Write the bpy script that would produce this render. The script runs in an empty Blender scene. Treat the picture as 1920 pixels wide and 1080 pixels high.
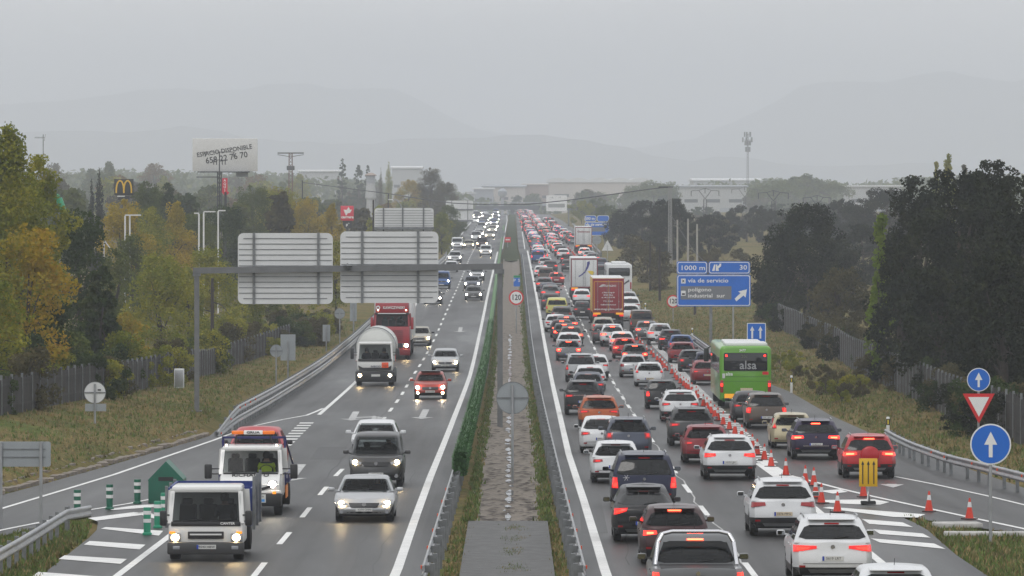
import bpy, bmesh, math, random
import numpy as np
from mathutils import Vector, Matrix
random.seed(7)
R = math.radians
C = bpy.context.scene
COL = C.collection

# ------------------------------------------------------------------ camera
FPX, CX, YH, HC = 10000.0, 960.0, 362.0, 9.1      # focal length and horizon in photograph pixels, eye height
cam_d = bpy.data.cameras.new('camera'); cam = bpy.data.objects.new('camera', cam_d); COL.objects.link(cam)
cam_d.sensor_width = 36.0; cam_d.lens = 36.0*FPX/1920.0
cam_d.shift_y = -(540-YH)/1920.0
cam_d.clip_start = 1.0; cam_d.clip_end = 30000.0
cam.location = (0, 0, HC); cam.rotation_euler = (R(90), 0, 0)
C.camera = cam

# ------------------------------------------------------------------ sky, sun, exposure
C.view_settings.view_transform = 'Standard'; C.view_settings.look = 'None'
C.view_settings.exposure = 0.38; C.view_settings.gamma = 1.0
SUN_EL, SUN_ROT = 48.0, 200.0
w = bpy.data.worlds.new('World'); C.world = w; w.use_nodes = True
nt = w.node_tree; nt.nodes.clear()
def nn(t, **k):
    n = nt.nodes.new(t)
    for a, b in k.items(): setattr(n, a, b)
    return n
wo = nn('ShaderNodeOutputWorld'); bg = nn('ShaderNodeBackground'); bg.inputs[1].default_value = 0.10
sky = nn('ShaderNodeTexSky', sky_type='NISHITA', sun_disc=False, sun_elevation=R(SUN_EL), sun_rotation=R(SUN_ROT))
tc = nn('ShaderNodeTexCoord'); sep = nn('ShaderNodeSeparateXYZ'); nt.links.new(tc.outputs['Generated'], sep.inputs[0])
rmp = nn('ShaderNodeValToRGB'); nt.links.new(sep.outputs['Z'], rmp.inputs[0])
cr = rmp.color_ramp
cr.elements[0].position = 0.0; cr.elements[0].color = (.53, .545, .59, 1)
cr.elements[1].position = 1.0; cr.elements[1].color = (.86, .86, .87, 1)
e = cr.elements.new(0.035); e.color = (.83, .81, .80, 1)
e = cr.elements.new(0.2); e.color = (0.70, 0.71, 0.72, 1)
mp = nn('ShaderNodeMapping'); mp.inputs['Scale'].default_value = (1.5, 1.5, 9); nt.links.new(tc.outputs['Generated'], mp.inputs[0])
cn = nn('ShaderNodeTexNoise'); cn.inputs['Scale'].default_value = 5; cn.inputs['Detail'].default_value = 5
nt.links.new(mp.outputs[0], cn.inputs['Vector'])
mr = nn('ShaderNodeMapRange'); mr.inputs[1].default_value = .3; mr.inputs[2].default_value = .7; mr.inputs[3].default_value = 8.9; mr.inputs[4].default_value = 12.0; nt.links.new(cn.outputs['Fac'], mr.inputs[0])
ml = nn('ShaderNodeVectorMath', operation='SCALE'); nt.links.new(rmp.outputs[0], ml.inputs[0]); nt.links.new(mr.outputs[0], ml.inputs['Scale'])
mx = nn('ShaderNodeMix', data_type='RGBA'); mx.inputs[0].default_value = 0.93
nt.links.new(sky.outputs[0], mx.inputs[6]); nt.links.new(ml.outputs[0], mx.inputs[7])
nt.links.new(mx.outputs[2], bg.inputs[0]); nt.links.new(bg.outputs[0], wo.inputs[0])
sun_d = bpy.data.lights.new('sun', 'SUN'); sun_d.energy = 0.6; sun_d.angle = R(20); sun_d.color = (1, .97, .93)
sun = bpy.data.objects.new('sun', sun_d); COL.objects.link(sun)
sun.rotation_euler = (R(90-SUN_EL), 0, R(180-SUN_ROT))
C.cycles.volume_bounces = 2; C.cycles.max_bounces = 6; C.cycles.diffuse_bounces = 2; C.cycles.glossy_bounces = 3
C.cycles.transparent_max_bounces = 12; C.cycles.use_denoising = True
C.cycles.caustics_reflective = False; C.cycles.caustics_refractive = False; C.cycles.sample_clamp_indirect = 6

# ------------------------------------------------------------------ road profile and pixel helpers
_prof = [(1066, 77.2), (897, 54.8), (800, 42.4), (700, 30.2), (630, 23.9), (555, 18.4), (480, 12.7), (440, 9.7), (414, 7.3)]
_K = [(-300, 3.2), (60, .75)] + [(FPX/s, HC-(p-YH)/s) for p, s in _prof] + [(1750, 2.1), (2150, -2.6), (3000, .5), (12000, 5.0)]
_m = []
for i in range(len(_K)):
    if i in (0, len(_K)-1): _m.append(0.0 if i else -.006)
    else: _m.append((_K[i+1][1]-_K[i-1][1])/(_K[i+1][0]-_K[i-1][0]))
def zr(Y):
    for i in range(len(_K)-1):
        if Y <= _K[i+1][0] or i == len(_K)-2:
            x0, y0 = _K[i]; x1, y1 = _K[i+1]; h = x1-x0; t = max(0, min(1, (Y-x0)/h))
            return (2*t**3-3*t*t+1)*y0 + (t**3-2*t*t+t)*h*_m[i] + (-2*t**3+3*t*t)*y1 + (t**3-t*t)*h*_m[i+1]
def row(Y): Y = max(Y, 70.0); return YH + FPX*(HC-zr(Y))/Y
def Yof(py):
    a, b = 80.0, 1740.0
    for _ in range(50):
        m = (a+b)/2
        if row(m) > py: a = m
        else: b = m
    return (a+b)/2
def pt(px, py):
    Y = Yof(py); return Vector(((px-CX)*Y/FPX, Y, zr(Y)))
def at(px, Y): return (px-CX)*Y/FPX
def zat(py, Y): return HC-(py-YH)*Y/FPX
def lerp(a, b, t): return a+(b-a)*t
def itp(tab, v):
    """piecewise linear table lookup, tab sorted by first value"""
    if v <= tab[0][0]: return tab[0][1]
    for i in range(len(tab)-1):
        if v <= tab[i+1][0]:
            return lerp(tab[i][1], tab[i+1][1], (v-tab[i][0])/(tab[i+1][0]-tab[i][0]))
    return tab[-1][1]

# ------------------------------------------------------------------ object helpers
def tag(o, label=None, cat=None, group=None, kind=None):
    if label: o['label'] = label
    if cat: o['category'] = cat
    if group: o['group'] = group
    if kind: o['kind'] = kind
    return o
def empty(name, loc=(0, 0, 0), rz=0.0, label=None, cat=None, group=None):
    o = bpy.data.objects.new(name, None); COL.objects.link(o); o.location = loc; o.rotation_euler = (0, 0, rz)
    o.empty_display_size = .3
    return tag(o, label, cat, group)
def link(name, me, parent=None, loc=None):
    o = bpy.data.objects.new(name, me); COL.objects.link(o)
    if parent is not None: o.parent = parent
    if loc is not None: o.location = loc
    return o
def copy_tree(o, parent=None):
    c = o.copy(); COL.objects.link(c); c.parent = parent
    for ch in list(o.children): copy_tree(ch, c)
    return c

MATS = {}
def mat(name, col, rough=.6, metal=0.0, em=0.0, emcol=None, coat=0.0, var=0.0, vscale=3.0, bump=0.0, bscale=20.0, spec=None):
    if name in MATS: return MATS[name]
    m = bpy.data.materials.new(name); m.use_nodes = True; MATS[name] = m
    t = m.node_tree; b = t.nodes['Principled BSDF']
    b.inputs['Base Color'].default_value = (*col, 1); b.inputs['Roughness'].default_value = rough
    b.inputs['Metallic'].default_value = metal
    if spec is not None: b.inputs['Specular IOR Level'].default_value = spec
    if coat: b.inputs['Coat Weight'].default_value = coat; b.inputs['Coat Roughness'].default_value = .06
    if em:
        b.inputs['Emission Color'].default_value = (*(emcol or col), 1); b.inputs['Emission Strength'].default_value = em
    if var or bump:
        tcn = t.nodes.new('ShaderNodeTexCoord')
    if var:
        n = t.nodes.new('ShaderNodeTexNoise'); n.inputs['Scale'].default_value = vscale; n.inputs['Detail'].default_value = 6
        t.links.new(tcn.outputs['Object'], n.inputs['Vector'])
        r = t.nodes.new('ShaderNodeValToRGB'); r.color_ramp.elements[0].position = .3; r.color_ramp.elements[1].position = .7
        r.color_ramp.elements[0].color = (*[c*(1-var) for c in col], 1); r.color_ramp.elements[1].color = (*[min(1, c*(1+var)) for c in col], 1)
        t.links.new(n.outputs['Fac'], r.inputs[0]); t.links.new(r.outputs[0], b.inputs['Base Color'])
    if bump:
        n2 = t.nodes.new('ShaderNodeTexNoise'); n2.inputs['Scale'].default_value = bscale; n2.inputs['Detail'].default_value = 5
        t.links.new(tcn.outputs['Object'], n2.inputs['Vector'])
        bp = t.nodes.new('ShaderNodeBump'); bp.inputs['Strength'].default_value = bump; bp.inputs['Distance'].default_value = .02
        t.links.new(n2.outputs['Fac'], bp.inputs['Height']); t.links.new(bp.outputs[0], b.inputs['Normal'])
    return m
def glass(name, tint, op):
    """window glass: tinted see-through mixed with a fresnel mirror; op = how much is opaque film"""
    m = bpy.data.materials.new(name); m.use_nodes = True; t = m.node_tree; t.nodes.clear(); MATS[name] = m
    o = t.nodes.new('ShaderNodeOutputMaterial'); tr = t.nodes.new('ShaderNodeBsdfTransparent'); tr.inputs[0].default_value = (*tint, 1)
    p = t.nodes.new('ShaderNodeBsdfPrincipled'); p.inputs['Base Color'].default_value = (.012, .014, .016, 1); p.inputs['Roughness'].default_value = .05
    f = t.nodes.new('ShaderNodeFresnel'); f.inputs[0].default_value = 1.5
    mp_ = t.nodes.new('ShaderNodeMapRange'); mp_.inputs[3].default_value = op; mp_.inputs[4].default_value = 1.0; t.links.new(f.outputs[0], mp_.inputs[0])
    mix = t.nodes.new('ShaderNodeMixShader'); t.links.new(mp_.outputs[0], mix.inputs[0]); t.links.new(tr.outputs[0], mix.inputs[1]); t.links.new(p.outputs[0], mix.inputs[2])
    t.links.new(mix.outputs[0], o.inputs[0])
    return m

class MB:
    def __init__(s): s.v = []; s.f = []; s.mi = []; s.cur = 0
    def add(s, vs, fs):
        n = len(s.v); s.v += [tuple(v) for v in vs]; s.f += [tuple(i+n for i in f) for f in fs]; s.mi += [s.cur]*len(fs); return s
    def box(s, c, d, rz=0.0, taper=1.0):
        hx, hy, hz = d[0]/2, d[1]/2, d[2]/2; cs, sn = math.cos(rz), math.sin(rz); vs = []
        for z in (-1, 1):
            k = taper if z > 0 else 1
            for x, y in ((-1, -1), (1, -1), (1, 1), (-1, 1)):
                X, Y_ = x*hx*k, y*hy*k; vs.append((c[0]+X*cs-Y_*sn, c[1]+X*sn+Y_*cs, c[2]+z*hz))
        return s.add(vs, [(0, 3, 2, 1), (4, 5, 6, 7), (0, 1, 5, 4), (1, 2, 6, 5), (2, 3, 7, 6), (3, 0, 4, 7)])
    def rbox(s, c, d, r=.05, rz=0.0, seg=2):
        bm = bmesh.new(); bmesh.ops.create_cube(bm, size=1)
        for v in bm.verts: v.co = Vector((v.co.x*d[0], v.co.y*d[1], v.co.z*d[2]))
        bmesh.ops.bevel(bm, geom=bm.edges[:], offset=r, segments=seg, profile=.5, affect='EDGES')
        M = Matrix.Translation(c) @ Matrix.Rotation(rz, 4, 'Z')
        bm.verts.index_update()
        s.add([M @ v.co for v in bm.verts], [[v.index for v in f.verts] for f in bm.faces]); bm.free(); return s
    def cyl(s, a, b, r, r2=None, n=10, cap=True):
        a = Vector(a); b = Vector(b); r2 = r if r2 is None else r2; d = (b-a).normalized()
        u = d.orthogonal().normalized(); w_ = d.cross(u); vs = []
        for p, q in ((a, r), (b, r2)):
            for i in range(n):
                an = 2*math.pi*i/n; vs.append(p+(u*math.cos(an)+w_*math.sin(an))*q)
        fs = [(i, (i+1) % n, n+(i+1) % n, n+i) for i in range(n)]
        if cap: fs += [tuple(range(n-1, -1, -1)), tuple(range(n, 2*n))]
        return s.add(vs, fs)
    def tube(s, pts, r, n=6):
        for i in range(len(pts)-1): s.cyl(pts[i], pts[i+1], r if not callable(r) else r(i), None if not callable(r) else r(i+1), n)
        return s
    def bar(s, a, b, wd, ht):
        """square bar between two points"""
        a = Vector(a); b = Vector(b); d = (b-a).normalized(); u = d.cross(Vector((0, 0, 1)))
        if u.length < .01: u = Vector((1, 0, 0))
        u.normalize(); w_ = u.cross(d); vs = []
        for p in (a, b):
            for x, y in ((-1, -1), (1, -1), (1, 1), (-1, 1)): vs.append(p+u*x*wd/2+w_*y*ht/2)
        return s.add(vs, [(0, 1, 2, 3), (7, 6, 5, 4), (0, 4, 5, 1), (1, 5, 6, 2), (2, 6, 7, 3), (3, 7, 4, 0)])
    def prism(s, poly, y0, y1, ax='y'):
        """polygon in (x,z) extruded along y (or polygon in (y,z) along x, or (x,y) along z)"""
        n = len(poly)
        f = {'y': lambda p, t: (p[0], t, p[1]), 'x': lambda p, t: (t, p[0], p[1]), 'z': lambda p, t: (p[0], p[1], t)}[ax]
        vs = [f(p, y0) for p in poly]+[f(p, y1) for p in poly]
        return s.add(vs, [tuple(range(n)), tuple(range(2*n-1, n-1, -1))]+[(i, n+i, n+(i+1) % n, (i+1) % n) for i in range(n)])
    def disc(s, c, r, y, th=.01, n=24):
        return s.prism([(c[0]+r*math.cos(2*math.pi*i/n), c[1]+r*math.sin(2*math.pi*i/n)) for i in range(n)], y, y+th)
    def ring(s, c, r0, r1, y, th=.01, n=32):
        for i in range(n):
            a, b = 2*math.pi*i/n, 2*math.pi*(i+1)/n
            s.prism([(c[0]+r*math.cos(t), c[1]+r*math.sin(t)) for r, t in ((r0, a), (r1, a), (r1, b), (r0, b))], y, y+th)
        return s
    def grid(s, rows, close=False):
        """rows: list of equally long point lists"""
        n = len(rows[0]); vs = [p for r in rows for p in r]; fs = []
        for i in range(len(rows)-1):
            for j in range(n if close else n-1):
                k = (j+1) % n; fs.append((i*n+j, i*n+k, (i+1)*n+k, (i+1)*n+j))
        return s.add(vs, fs)
    def lathe(s, prof, c=(0, 0, 0), ax='x', n=20):
        rows = []
        for q, r in prof:
            rw = []
            for i in range(n):
                a = 2*math.pi*i/n; u, v = r*math.cos(a), r*math.sin(a)
                rw.append((c[0]+q, c[1]+u, c[2]+v) if ax == 'x' else (c[0]+u, c[1]+q, c[2]+v) if ax == 'y' else (c[0]+u, c[1]+v, c[2]+q))
            rows.append(rw)
        return s.grid(rows, True)
    def mesh(s, name, mats=None, smooth=None):
        me = bpy.data.meshes.new(name); me.from_pydata(s.v, [], s.f)
        for m in (mats or []): me.materials.append(m)
        if any(s.mi): me.polygons.foreach_set('material_index', s.mi)
        if smooth:
            bm = bmesh.new(); bm.from_mesh(me); bmesh.ops.remove_doubles(bm, verts=bm.verts, dist=1e-4)
            bmesh.ops.recalc_face_normals(bm, faces=bm.faces)
            for f in bm.faces: f.smooth = True
            for ed in bm.edges:
                if len(ed.link_faces) == 2 and ed.calc_face_angle(0) > R(smooth): ed.smooth = False
            bm.to_mesh(me); bm.free()
        me.update(); return me
    def build(s, name, m, parent=None, smooth=None):
        return link(name, s.mesh(name, m if isinstance(m, list) else [m], smooth), parent)

def text_obj(name, body, size, m, parent, loc, rot=(R(90), 0, 0), ext=.004, align='CENTER', sx=1.0, bold=0.0):
    cu = bpy.data.curves.new(name, 'FONT'); cu.body = body; cu.size = size; cu.extrude = ext; cu.align_x = align; cu.align_y = 'CENTER'
    cu.offset = bold; cu.resolution_u = 2
    tmp = bpy.data.objects.new('tmp', cu); COL.objects.link(tmp)
    dg = bpy.context.evaluated_depsgraph_get(); me = bpy.data.meshes.new_from_object(tmp.evaluated_get(dg))
    bpy.data.objects.remove(tmp); bpy.data.curves.remove(cu)
    me.name = name; me.materials.clear(); me.materials.append(m)
    o = link(name, me, parent); o.location = loc; o.rotation_euler = rot; o.scale = (sx, 1, 1)
    return o

# ------------------------------------------------------------------ materials shared by the scene
galv = mat('galvanised steel', (.36, .37, .38), .42, .6, var=.18, vscale=2)
galv_dark = mat('weathered steel post', (.20, .21, .215), .5, .5, var=.25, vscale=4)
white_paint = mat('road marking paint', (.74, .74, .72), .5, var=.10, vscale=1.5)
worn_paint = mat('worn road marking paint', (.42, .42, .41), .5, var=.3, vscale=3)
black_plastic = mat('black plastic', (.018, .018, .02), .45)
rubber = mat('tyre rubber', (.016, .016, .017), .8)
rim_m = mat('alloy rim', (.42, .43, .45), .3, .9)
rim_dark = mat('dark rim', (.06, .06, .065), .35, .8)
interior_m = mat('car interior', (.022, .022, .024), .85)
chrome = mat('chrome', (.7, .7, .72), .12, 1.0)
white_sign = mat('white sign face', (.78, .78, .77), .4, var=.03)
blue_sign = mat('blue sign face', (.004, .13, .56), .38, var=.06, vscale=1.2)
red_sign = mat('red sign face', (.62, .015, .02), .4)
black_sign = mat('black sign letter', (.012, .012, .014), .5)
dull_back = mat('dull aluminium sign back', (.30, .325, .34), .5, .2, var=.1, vscale=1)
steel_back = mat('bare aluminium sign back', (.66, .67, .67), .5, .1, var=.06, vscale=.6)
orange_m = mat('orange plastic', (.85, .10, .02), .4)

def asphalt_mat(name, base, side):
    m = bpy.data.materials.new(name); m.use_nodes = True; t = m.node_tree; b = t.nodes['Principled BSDF']; L = t.links.new
    def N(tp, **k):
        n = t.nodes.new(tp)
        for a, v in k.items(): setattr(n, a, v)
        return n
    tcn = N('ShaderNodeTexCoord'); sp = N('ShaderNodeSeparateXYZ'); L(tcn.outputs['Object'], sp.inputs[0])
    # wear bands along the lanes, as functions of the sideways coordinate
    n1 = N('ShaderNodeTexNoise'); n1.inputs['Scale'].default_value = .25; n1.inputs['Detail'].default_value = 8
    mp1 = N('ShaderNodeMapping'); mp1.inputs['Scale'].default_value = (1, .10, 1); L(tcn.outputs['Object'], mp1.inputs[0]); L(mp1.outputs[0], n1.inputs['Vector'])
    n2 = N('ShaderNodeTexNoise'); n2.inputs['Scale'].default_value = 14; n2.inputs['Detail'].default_value = 6; L(tcn.outputs['Object'], n2.inputs['Vector'])
    n3 = N('ShaderNodeTexNoise'); n3.inputs['Scale'].default_value = 2.2; n3.inputs['Detail'].default_value = 4
    mp3 = N('ShaderNodeMapping'); mp3.inputs['Scale'].default_value = (1, .012, 1); L(tcn.outputs['Object'], mp3.inputs[0]); L(mp3.outputs[0], n3.inputs['Vector'])
    ramp = N('ShaderNodeValToRGB'); L(n1.outputs['Fac'], ramp.inputs[0])
    ramp.color_ramp.elements[0].position = .35; ramp.color_ramp.elements[0].color = (*[c*.55 for c in base], 1)
    ramp.color_ramp.elements[1].position = .68; ramp.color_ramp.elements[1].color = (*[c*1.45 for c in base], 1)
    r3 = N('ShaderNodeMapRange'); r3.inputs[1].default_value = .3; r3.inputs[2].default_value = .7; r3.inputs[3].default_value = .62; r3.inputs[4].default_value = 1.4; L(n3.outputs['Fac'], r3.inputs[0])
    r2 = N('ShaderNodeMapRange'); r2.inputs[3].default_value = .7; r2.inputs[4].default_value = 1.3; L(n2.outputs['Fac'], r2.inputs[0])
    m1 = N('ShaderNodeMath', operation='MULTIPLY'); L(r3.outputs[0], m1.inputs[0]); L(r2.outputs[0], m1.inputs[1])
    # newer, darker asphalt on the inner hard shoulder
    ab = N('ShaderNodeMath', operation='ABSOLUTE'); L(sp.outputs['X'], ab.inputs[0])
    sh = N('ShaderNodeMapRange'); sh.inputs[1].default_value = 2.42; sh.inputs[2].default_value = 2.50; sh.inputs[3].default_value = .42; sh.inputs[4].default_value = 1.0; L(ab.outputs[0], sh.inputs[0])
    m2 = N('ShaderNodeMath', operation='MULTIPLY'); L(m1.outputs[0], m2.inputs[0]); L(sh.outputs[0], m2.inputs[1])
    sc = N('ShaderNodeVectorMath', operation='SCALE'); L(ramp.outputs[0], sc.inputs[0]); L(m2.outputs[0], sc.inputs['Scale']); L(sc.outputs[0], b.inputs['Base Color'])
    rr = N('ShaderNodeMapRange'); rr.inputs[1].default_value = .3; rr.inputs[2].default_value = .7; rr.inputs[3].default_value = .34; rr.inputs[4].default_value = .58; L(n1.outputs['Fac'], rr.inputs[0]); L(rr.outputs[0], b.inputs['Roughness'])
    b.inputs['Specular IOR Level'].default_value = .28
    bp = N('ShaderNodeBump'); bp.inputs['Strength'].default_value = .25; bp.inputs['Distance'].default_value = .01; L(n2.outputs['Fac'], bp.inputs['Height']); L(bp.outputs[0], b.inputs['Normal'])
    return m
asphalt = asphalt_mat('wet asphalt', (.034, .0335, .033), 0)

def ground_mat(name, cols, scale=.12):
    m = bpy.data.materials.new(name); m.use_nodes = True; t = m.node_tree; b = t.nodes['Principled BSDF']; L = t.links.new
    tcn = t.nodes.new('ShaderNodeTexCoord')
    n = t.nodes.new('ShaderNodeTexNoise'); n.inputs['Scale'].default_value = scale; n.inputs['Detail'].default_value = 9; n.inputs['Roughness'].default_value = .62
    L(tcn.outputs['Object'], n.inputs['Vector'])
    r = t.nodes.new('ShaderNodeValToRGB'); L(n.outputs['Fac'], r.inputs[0])
    while len(r.color_ramp.elements) < len(cols): r.color_ramp.elements.new(.5)
    for i, (p, c) in enumerate(cols): r.color_ramp.elements[i].position = p; r.color_ramp.elements[i].color = (*c, 1)
    n2 = t.nodes.new('ShaderNodeTexNoise'); n2.inputs['Scale'].default_value = 3.5; n2.inputs['Detail'].default_value = 8; L(tcn.outputs['Object'], n2.inputs['Vector'])
    mr_ = t.nodes.new('ShaderNodeMapRange'); mr_.inputs[1].default_value = .25; mr_.inputs[2].default_value = .75; mr_.inputs[3].default_value = .45; mr_.inputs[4].default_value = 1.5; L(n2.outputs['Fac'], mr_.inputs[0])
    s_ = t.nodes.new('ShaderNodeVectorMath'); s_.operation = 'SCALE'; L(r.outputs[0], s_.inputs[0]); L(mr_.outputs[0], s_.inputs['Scale']); L(s_.outputs[0], b.inputs['Base Color'])
    b.inputs['Roughness'].default_value = .95; b.inputs['Specular IOR Level'].default_value = .1
    bp = t.nodes.new('ShaderNodeBump'); bp.inputs['Strength'].default_value = .6; bp.inputs['Distance'].default_value = .15; L(n2.outputs['Fac'], bp.inputs['Height']); L(bp.outputs[0], b.inputs['Normal'])
    return m
turf = ground_mat('dry and green turf', [(.32, (.075, .085, .022)), (.45, (.125, .110, .036)), (.55, (.17, .125, .05)), (.66, (.09, .115, .026))])
# ------------------------------------------------------------------ ground, hills, haze
# outermost asphalt edges, photograph pixels (row, column)
EDGE_L = [(380, 935), (414, 872), (450, 850), (494, 822), (540, 782), (600, 694), (650, 640), (700, 560), (760, 462), (818, 392), (870, 215), (905, 90), (940, -40), (1100, -620)]
EDGE_R = [(380, 985), (414, 1055), (440, 1092), (480, 1122), (545, 1170), (600, 1222), (650, 1316), (700, 1392), (735, 1482), (780, 1560), (830, 1672), (870, 1790), (925, 1950), (1100, 2460)]
def edge_x(tab, Y): return at(itp(tab, row(Y)), Y)
def sstep(t): t = max(0, min(1, t)); return t*t*(3-2*t)
def hsh(x, y):
    return (math.sin(x*.013+1.7)*math.cos(y*.0071+.4)+.5*math.sin(x*.041+y*.023)+.3*math.cos(x*.09-y*.05))
def terrain_z(X, Y):
    z = zr(Y)-.10
    xl, xr_ = edge_x(EDGE_L, Y), edge_x(EDGE_R, Y)
    if X < xl:
        d = xl-X; near = sstep((330-Y)/60)
        z += .10+.55*near*sstep(d/1.3)+.9*near*sstep((d-1)/8)+(1-near)*.3*sstep((d-.5)/5)
        z += .12*sstep(d/6)*hsh(X*8, Y*3)+sstep((d-30)/300)*(4+2*hsh(X, Y))
    elif X > xr_:
        d = X-xr_
        z += .08+.5*sstep(d/8)+.12*sstep(d/6)*hsh(X*8, Y*3)+sstep((d-30)/300)*(3+2*hsh(X+50, Y))
    elif abs(X) < 1.3 and Y > 152:
        z -= .25
    return z
# ground triangles that fall inside the road edges are kept under the asphalt
GL = [(960, 240), (985, 155), (1005, 60), (1015, -30), (1100, -500)]     # far tip / inner edge of the left grass island
xs = sorted(set([-6000, -4500, -3000, -1800, -1100, -700, -450, -300, -200, -140, -100, -75, -60, -50, -42, -36, -32] + [x*.5 for x in range(-58, 62)] + [32, 36, 42, 50, 60, 75, 100, 140, 200, 300, 450, 700, 1100, 1800, 3000, 4500, 6000]))
ysl = [-250, -100, 0, 40, 70, 90] + [90+4*i for i in range(1, 110)] + [530+8*i for i in range(1, 90)] + [1250+25*i for i in range(1, 40)] + [2300, 2500, 2800, 3200, 3700, 4300, 5000, 5800, 6800, 8000, 9500, 11500, 14000]
g = MB(); g.grid([[(x, y, terrain_z(x, y)) for x in xs] for y in ysl])
ground = g.build('ground', turf, smooth=180); ground['kind'] = 'structure'

hill_m = mat('scrub covered hill', (.045, .055, .05), .95, var=.3, vscale=.002)
def hill(Y0, tab, depth, nm='hills'):
    m = MB(); rows = []
    pxs = list(range(-500, 2421, 40))
    for k, (dy, kf) in enumerate([(-depth, 0), (-depth*.6, .35), (-depth*.3, .7), (0, 1), (depth*.5, .6), (depth, 0)]):
        rw = []
        for px in pxs:
            top = itp(tab, px)+2.5*math.sin(px*.031)+1.5*math.sin(px*.083+1)
            z1 = zat(top, Y0); x = at(px, Y0)
            rw.append((x, Y0+dy, lerp(2, z1, kf)+(0 if k in (0, 5) else 6*math.sin(x*.02+dy*.01))))
        rows.append(rw)
    m.grid(rows); o = m.build(nm, hill_m, smooth=180); o['kind'] = 'structure'
hill(12600, [(-500, 215), (0, 200), (250, 172), (420, 165), (600, 160), (720, 163), (800, 200), (920, 245), (1100, 290), (1300, 262), (1400, 215), (1500, 165), (1620, 150), (1750, 140), (1850, 145), (2420, 150)], 700)
hill(9300, [(-500, 260), (0, 255), (200, 240), (350, 245), (560, 262), (700, 275), (860, 250), (960, 255), (1060, 262), (1180, 275), (1300, 300), (2420, 330)], 500, 'foothills')

hz = MB(); hz.box((0, 6700, 158), (12400, 15200, 340))
haze = hz.build('haze', []); haze['kind'] = 'stuff'; haze['label'] = 'pale rain haze that fades the far highway and hills'; haze['category'] = 'haze'
hm = bpy.data.materials.new('haze air'); hm.use_nodes = True; t = hm.node_tree; t.nodes.clear()
ho = t.nodes.new('ShaderNodeOutputMaterial'); hv = t.nodes.new('ShaderNodeVolumePrincipled')
hv.inputs['Color'].default_value = (.875, .92, 1.0, 1); hv.inputs['Density'].default_value = .00027
t.links.new(hv.outputs[0], ho.inputs['Volume']); haze.data.materials.append(hm)

# ------------------------------------------------------------------ asphalt sheets
def sheet(name, lt, rt, r0, r1, lift, m, step=4.0, cuts=6):
    """strip of ground between two (row, column) edge tables from row r0 (near) to r1 (far)"""
    Y0, Y1 = Yof(r0), Yof(r1); n = max(2, int((Y1-Y0)/step)); rows = []
    for i in range(n+1):
        Y = Y0+(Y1-Y0)*i/n; r = row(Y); a, b = at(itp(lt, r), Y), at(itp(rt, r), Y)
        rows.append([(lerp(a, b, k/cuts), Y, zr(Y)+lift) for k in range(cuts+1)])
    mb = MB(); mb.grid(rows); o = mb.build(name, m, smooth=180); o['kind'] = 'structure'; return o
ML = [(380, 952), (414, 952), (467, 944), (480, 939), (700, 915), (897, 862), (1000, 825), (1100, 795)]
MR = [(380, 968), (414, 968), (467, 972), (480, 976), (600, 990), (700, 1000), (897, 1032), (1000, 1058), (1100, 1078)]
MRi = [(r, c) for r, c in MR]
# left carriageway splits round the grass island at the bottom left
sheet('road', EDGE_L, ML, 966, 386, 0, asphalt)
ISL_T = [(966, 158), (985, 130), (1010, 60), (1030, -20), (1100, -350)]
sheet('ramp', EDGE_L, [(960, 190), (966, 160), (985, 96), (1000, 20), (1015, -40), (1100, -480)], 1100, 966, 0, asphalt)
sheet('road', [(960, 190), (966, 168), (985, 190), (1010, 165), (1045, 120), (1080, 76), (1100, 50)], ML, 1100, 966, 0, asphalt)
sheet('road', MR, EDGE_R, 966, 386, 0, asphalt)
sheet('road', MR, [(960, 1660), (968, 1690), (990, 1735), (1040, 1792), (1080, 1852), (1100, 1885)], 1100, 966, 0, asphalt)
sheet('ramp', [(960, 1700), (968, 1695), (985, 1790), (1000, 1920), (1015, 2020), (1100, 2420)], EDGE_R, 1100, 966, 0, asphalt)

# median: concrete ditch with a wet runnel, a flat crossing in front
conc_m = mat('ditch concrete', (.165, .138, .108), .75, var=.35, vscale=2.5, bump=.4, bscale=6)
def ditch():
    rows = []
    n = 330; Y0, Y1 = 153.0, 760.0
    for i in range(n+1):
        Y = Y0+(Y1-Y0)*(i/n)**1.25
        zz = zr(Y); rows.append([(-1.25, Y, zz+.02), (-1.08, Y, zz-.02), (-.35, Y, zz-.20), (-.18, Y, zz-.24), (-.06, Y, zz-.24), (.10, Y, zz-.20), (.82, Y, zz-.02), (1.0, Y, zz+.02)])
    m = MB(); m.grid(rows); o = m.build('median_ditch', conc_m); o['kind'] = 'structure'
    wr = MB(); wat = mat('runnel water', (.05, .052, .055), .08)
    rw_ = random.Random(9); yy = Y0
    while yy < 430:
        l = rw_.uniform(.8, 6)*(1 if yy < 260 else 2); n_ = 7; c0 = -.12+rw_.gauss(0, .05); w0 = rw_.uniform(.05, .16)
        wr.grid([[(c0+rw_.gauss(0, .015)-w0*math.sin(math.pi*(k+.3)/(n_+.6)), yy+l*k/n_, zr(yy+l*k/n_)-.212), (c0+rw_.gauss(0, .015)+w0*math.sin(math.pi*(k+.3)/(n_+.6)), yy+l*k/n_, zr(yy+l*k/n_)-.212)] for k in range(n_+1)]); yy += l+rw_.uniform(.1, 2.2)
    o = wr.build('water', wat); o['kind'] = 'structure'
ditch()
cross_m = mat('crossing asphalt', (.085, .085, .083), .7, var=.3, vscale=3, bump=.4, bscale=12)
m = MB(); m.grid([[(x, 90+3*k*21/20, zr(90+3*k*21/20)+.005) for x in (-1.25, -.5, .5, 1.02)] for k in range(21)]); o = m.build('median_crossing', cross_m); o['kind'] = 'structure'
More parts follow.
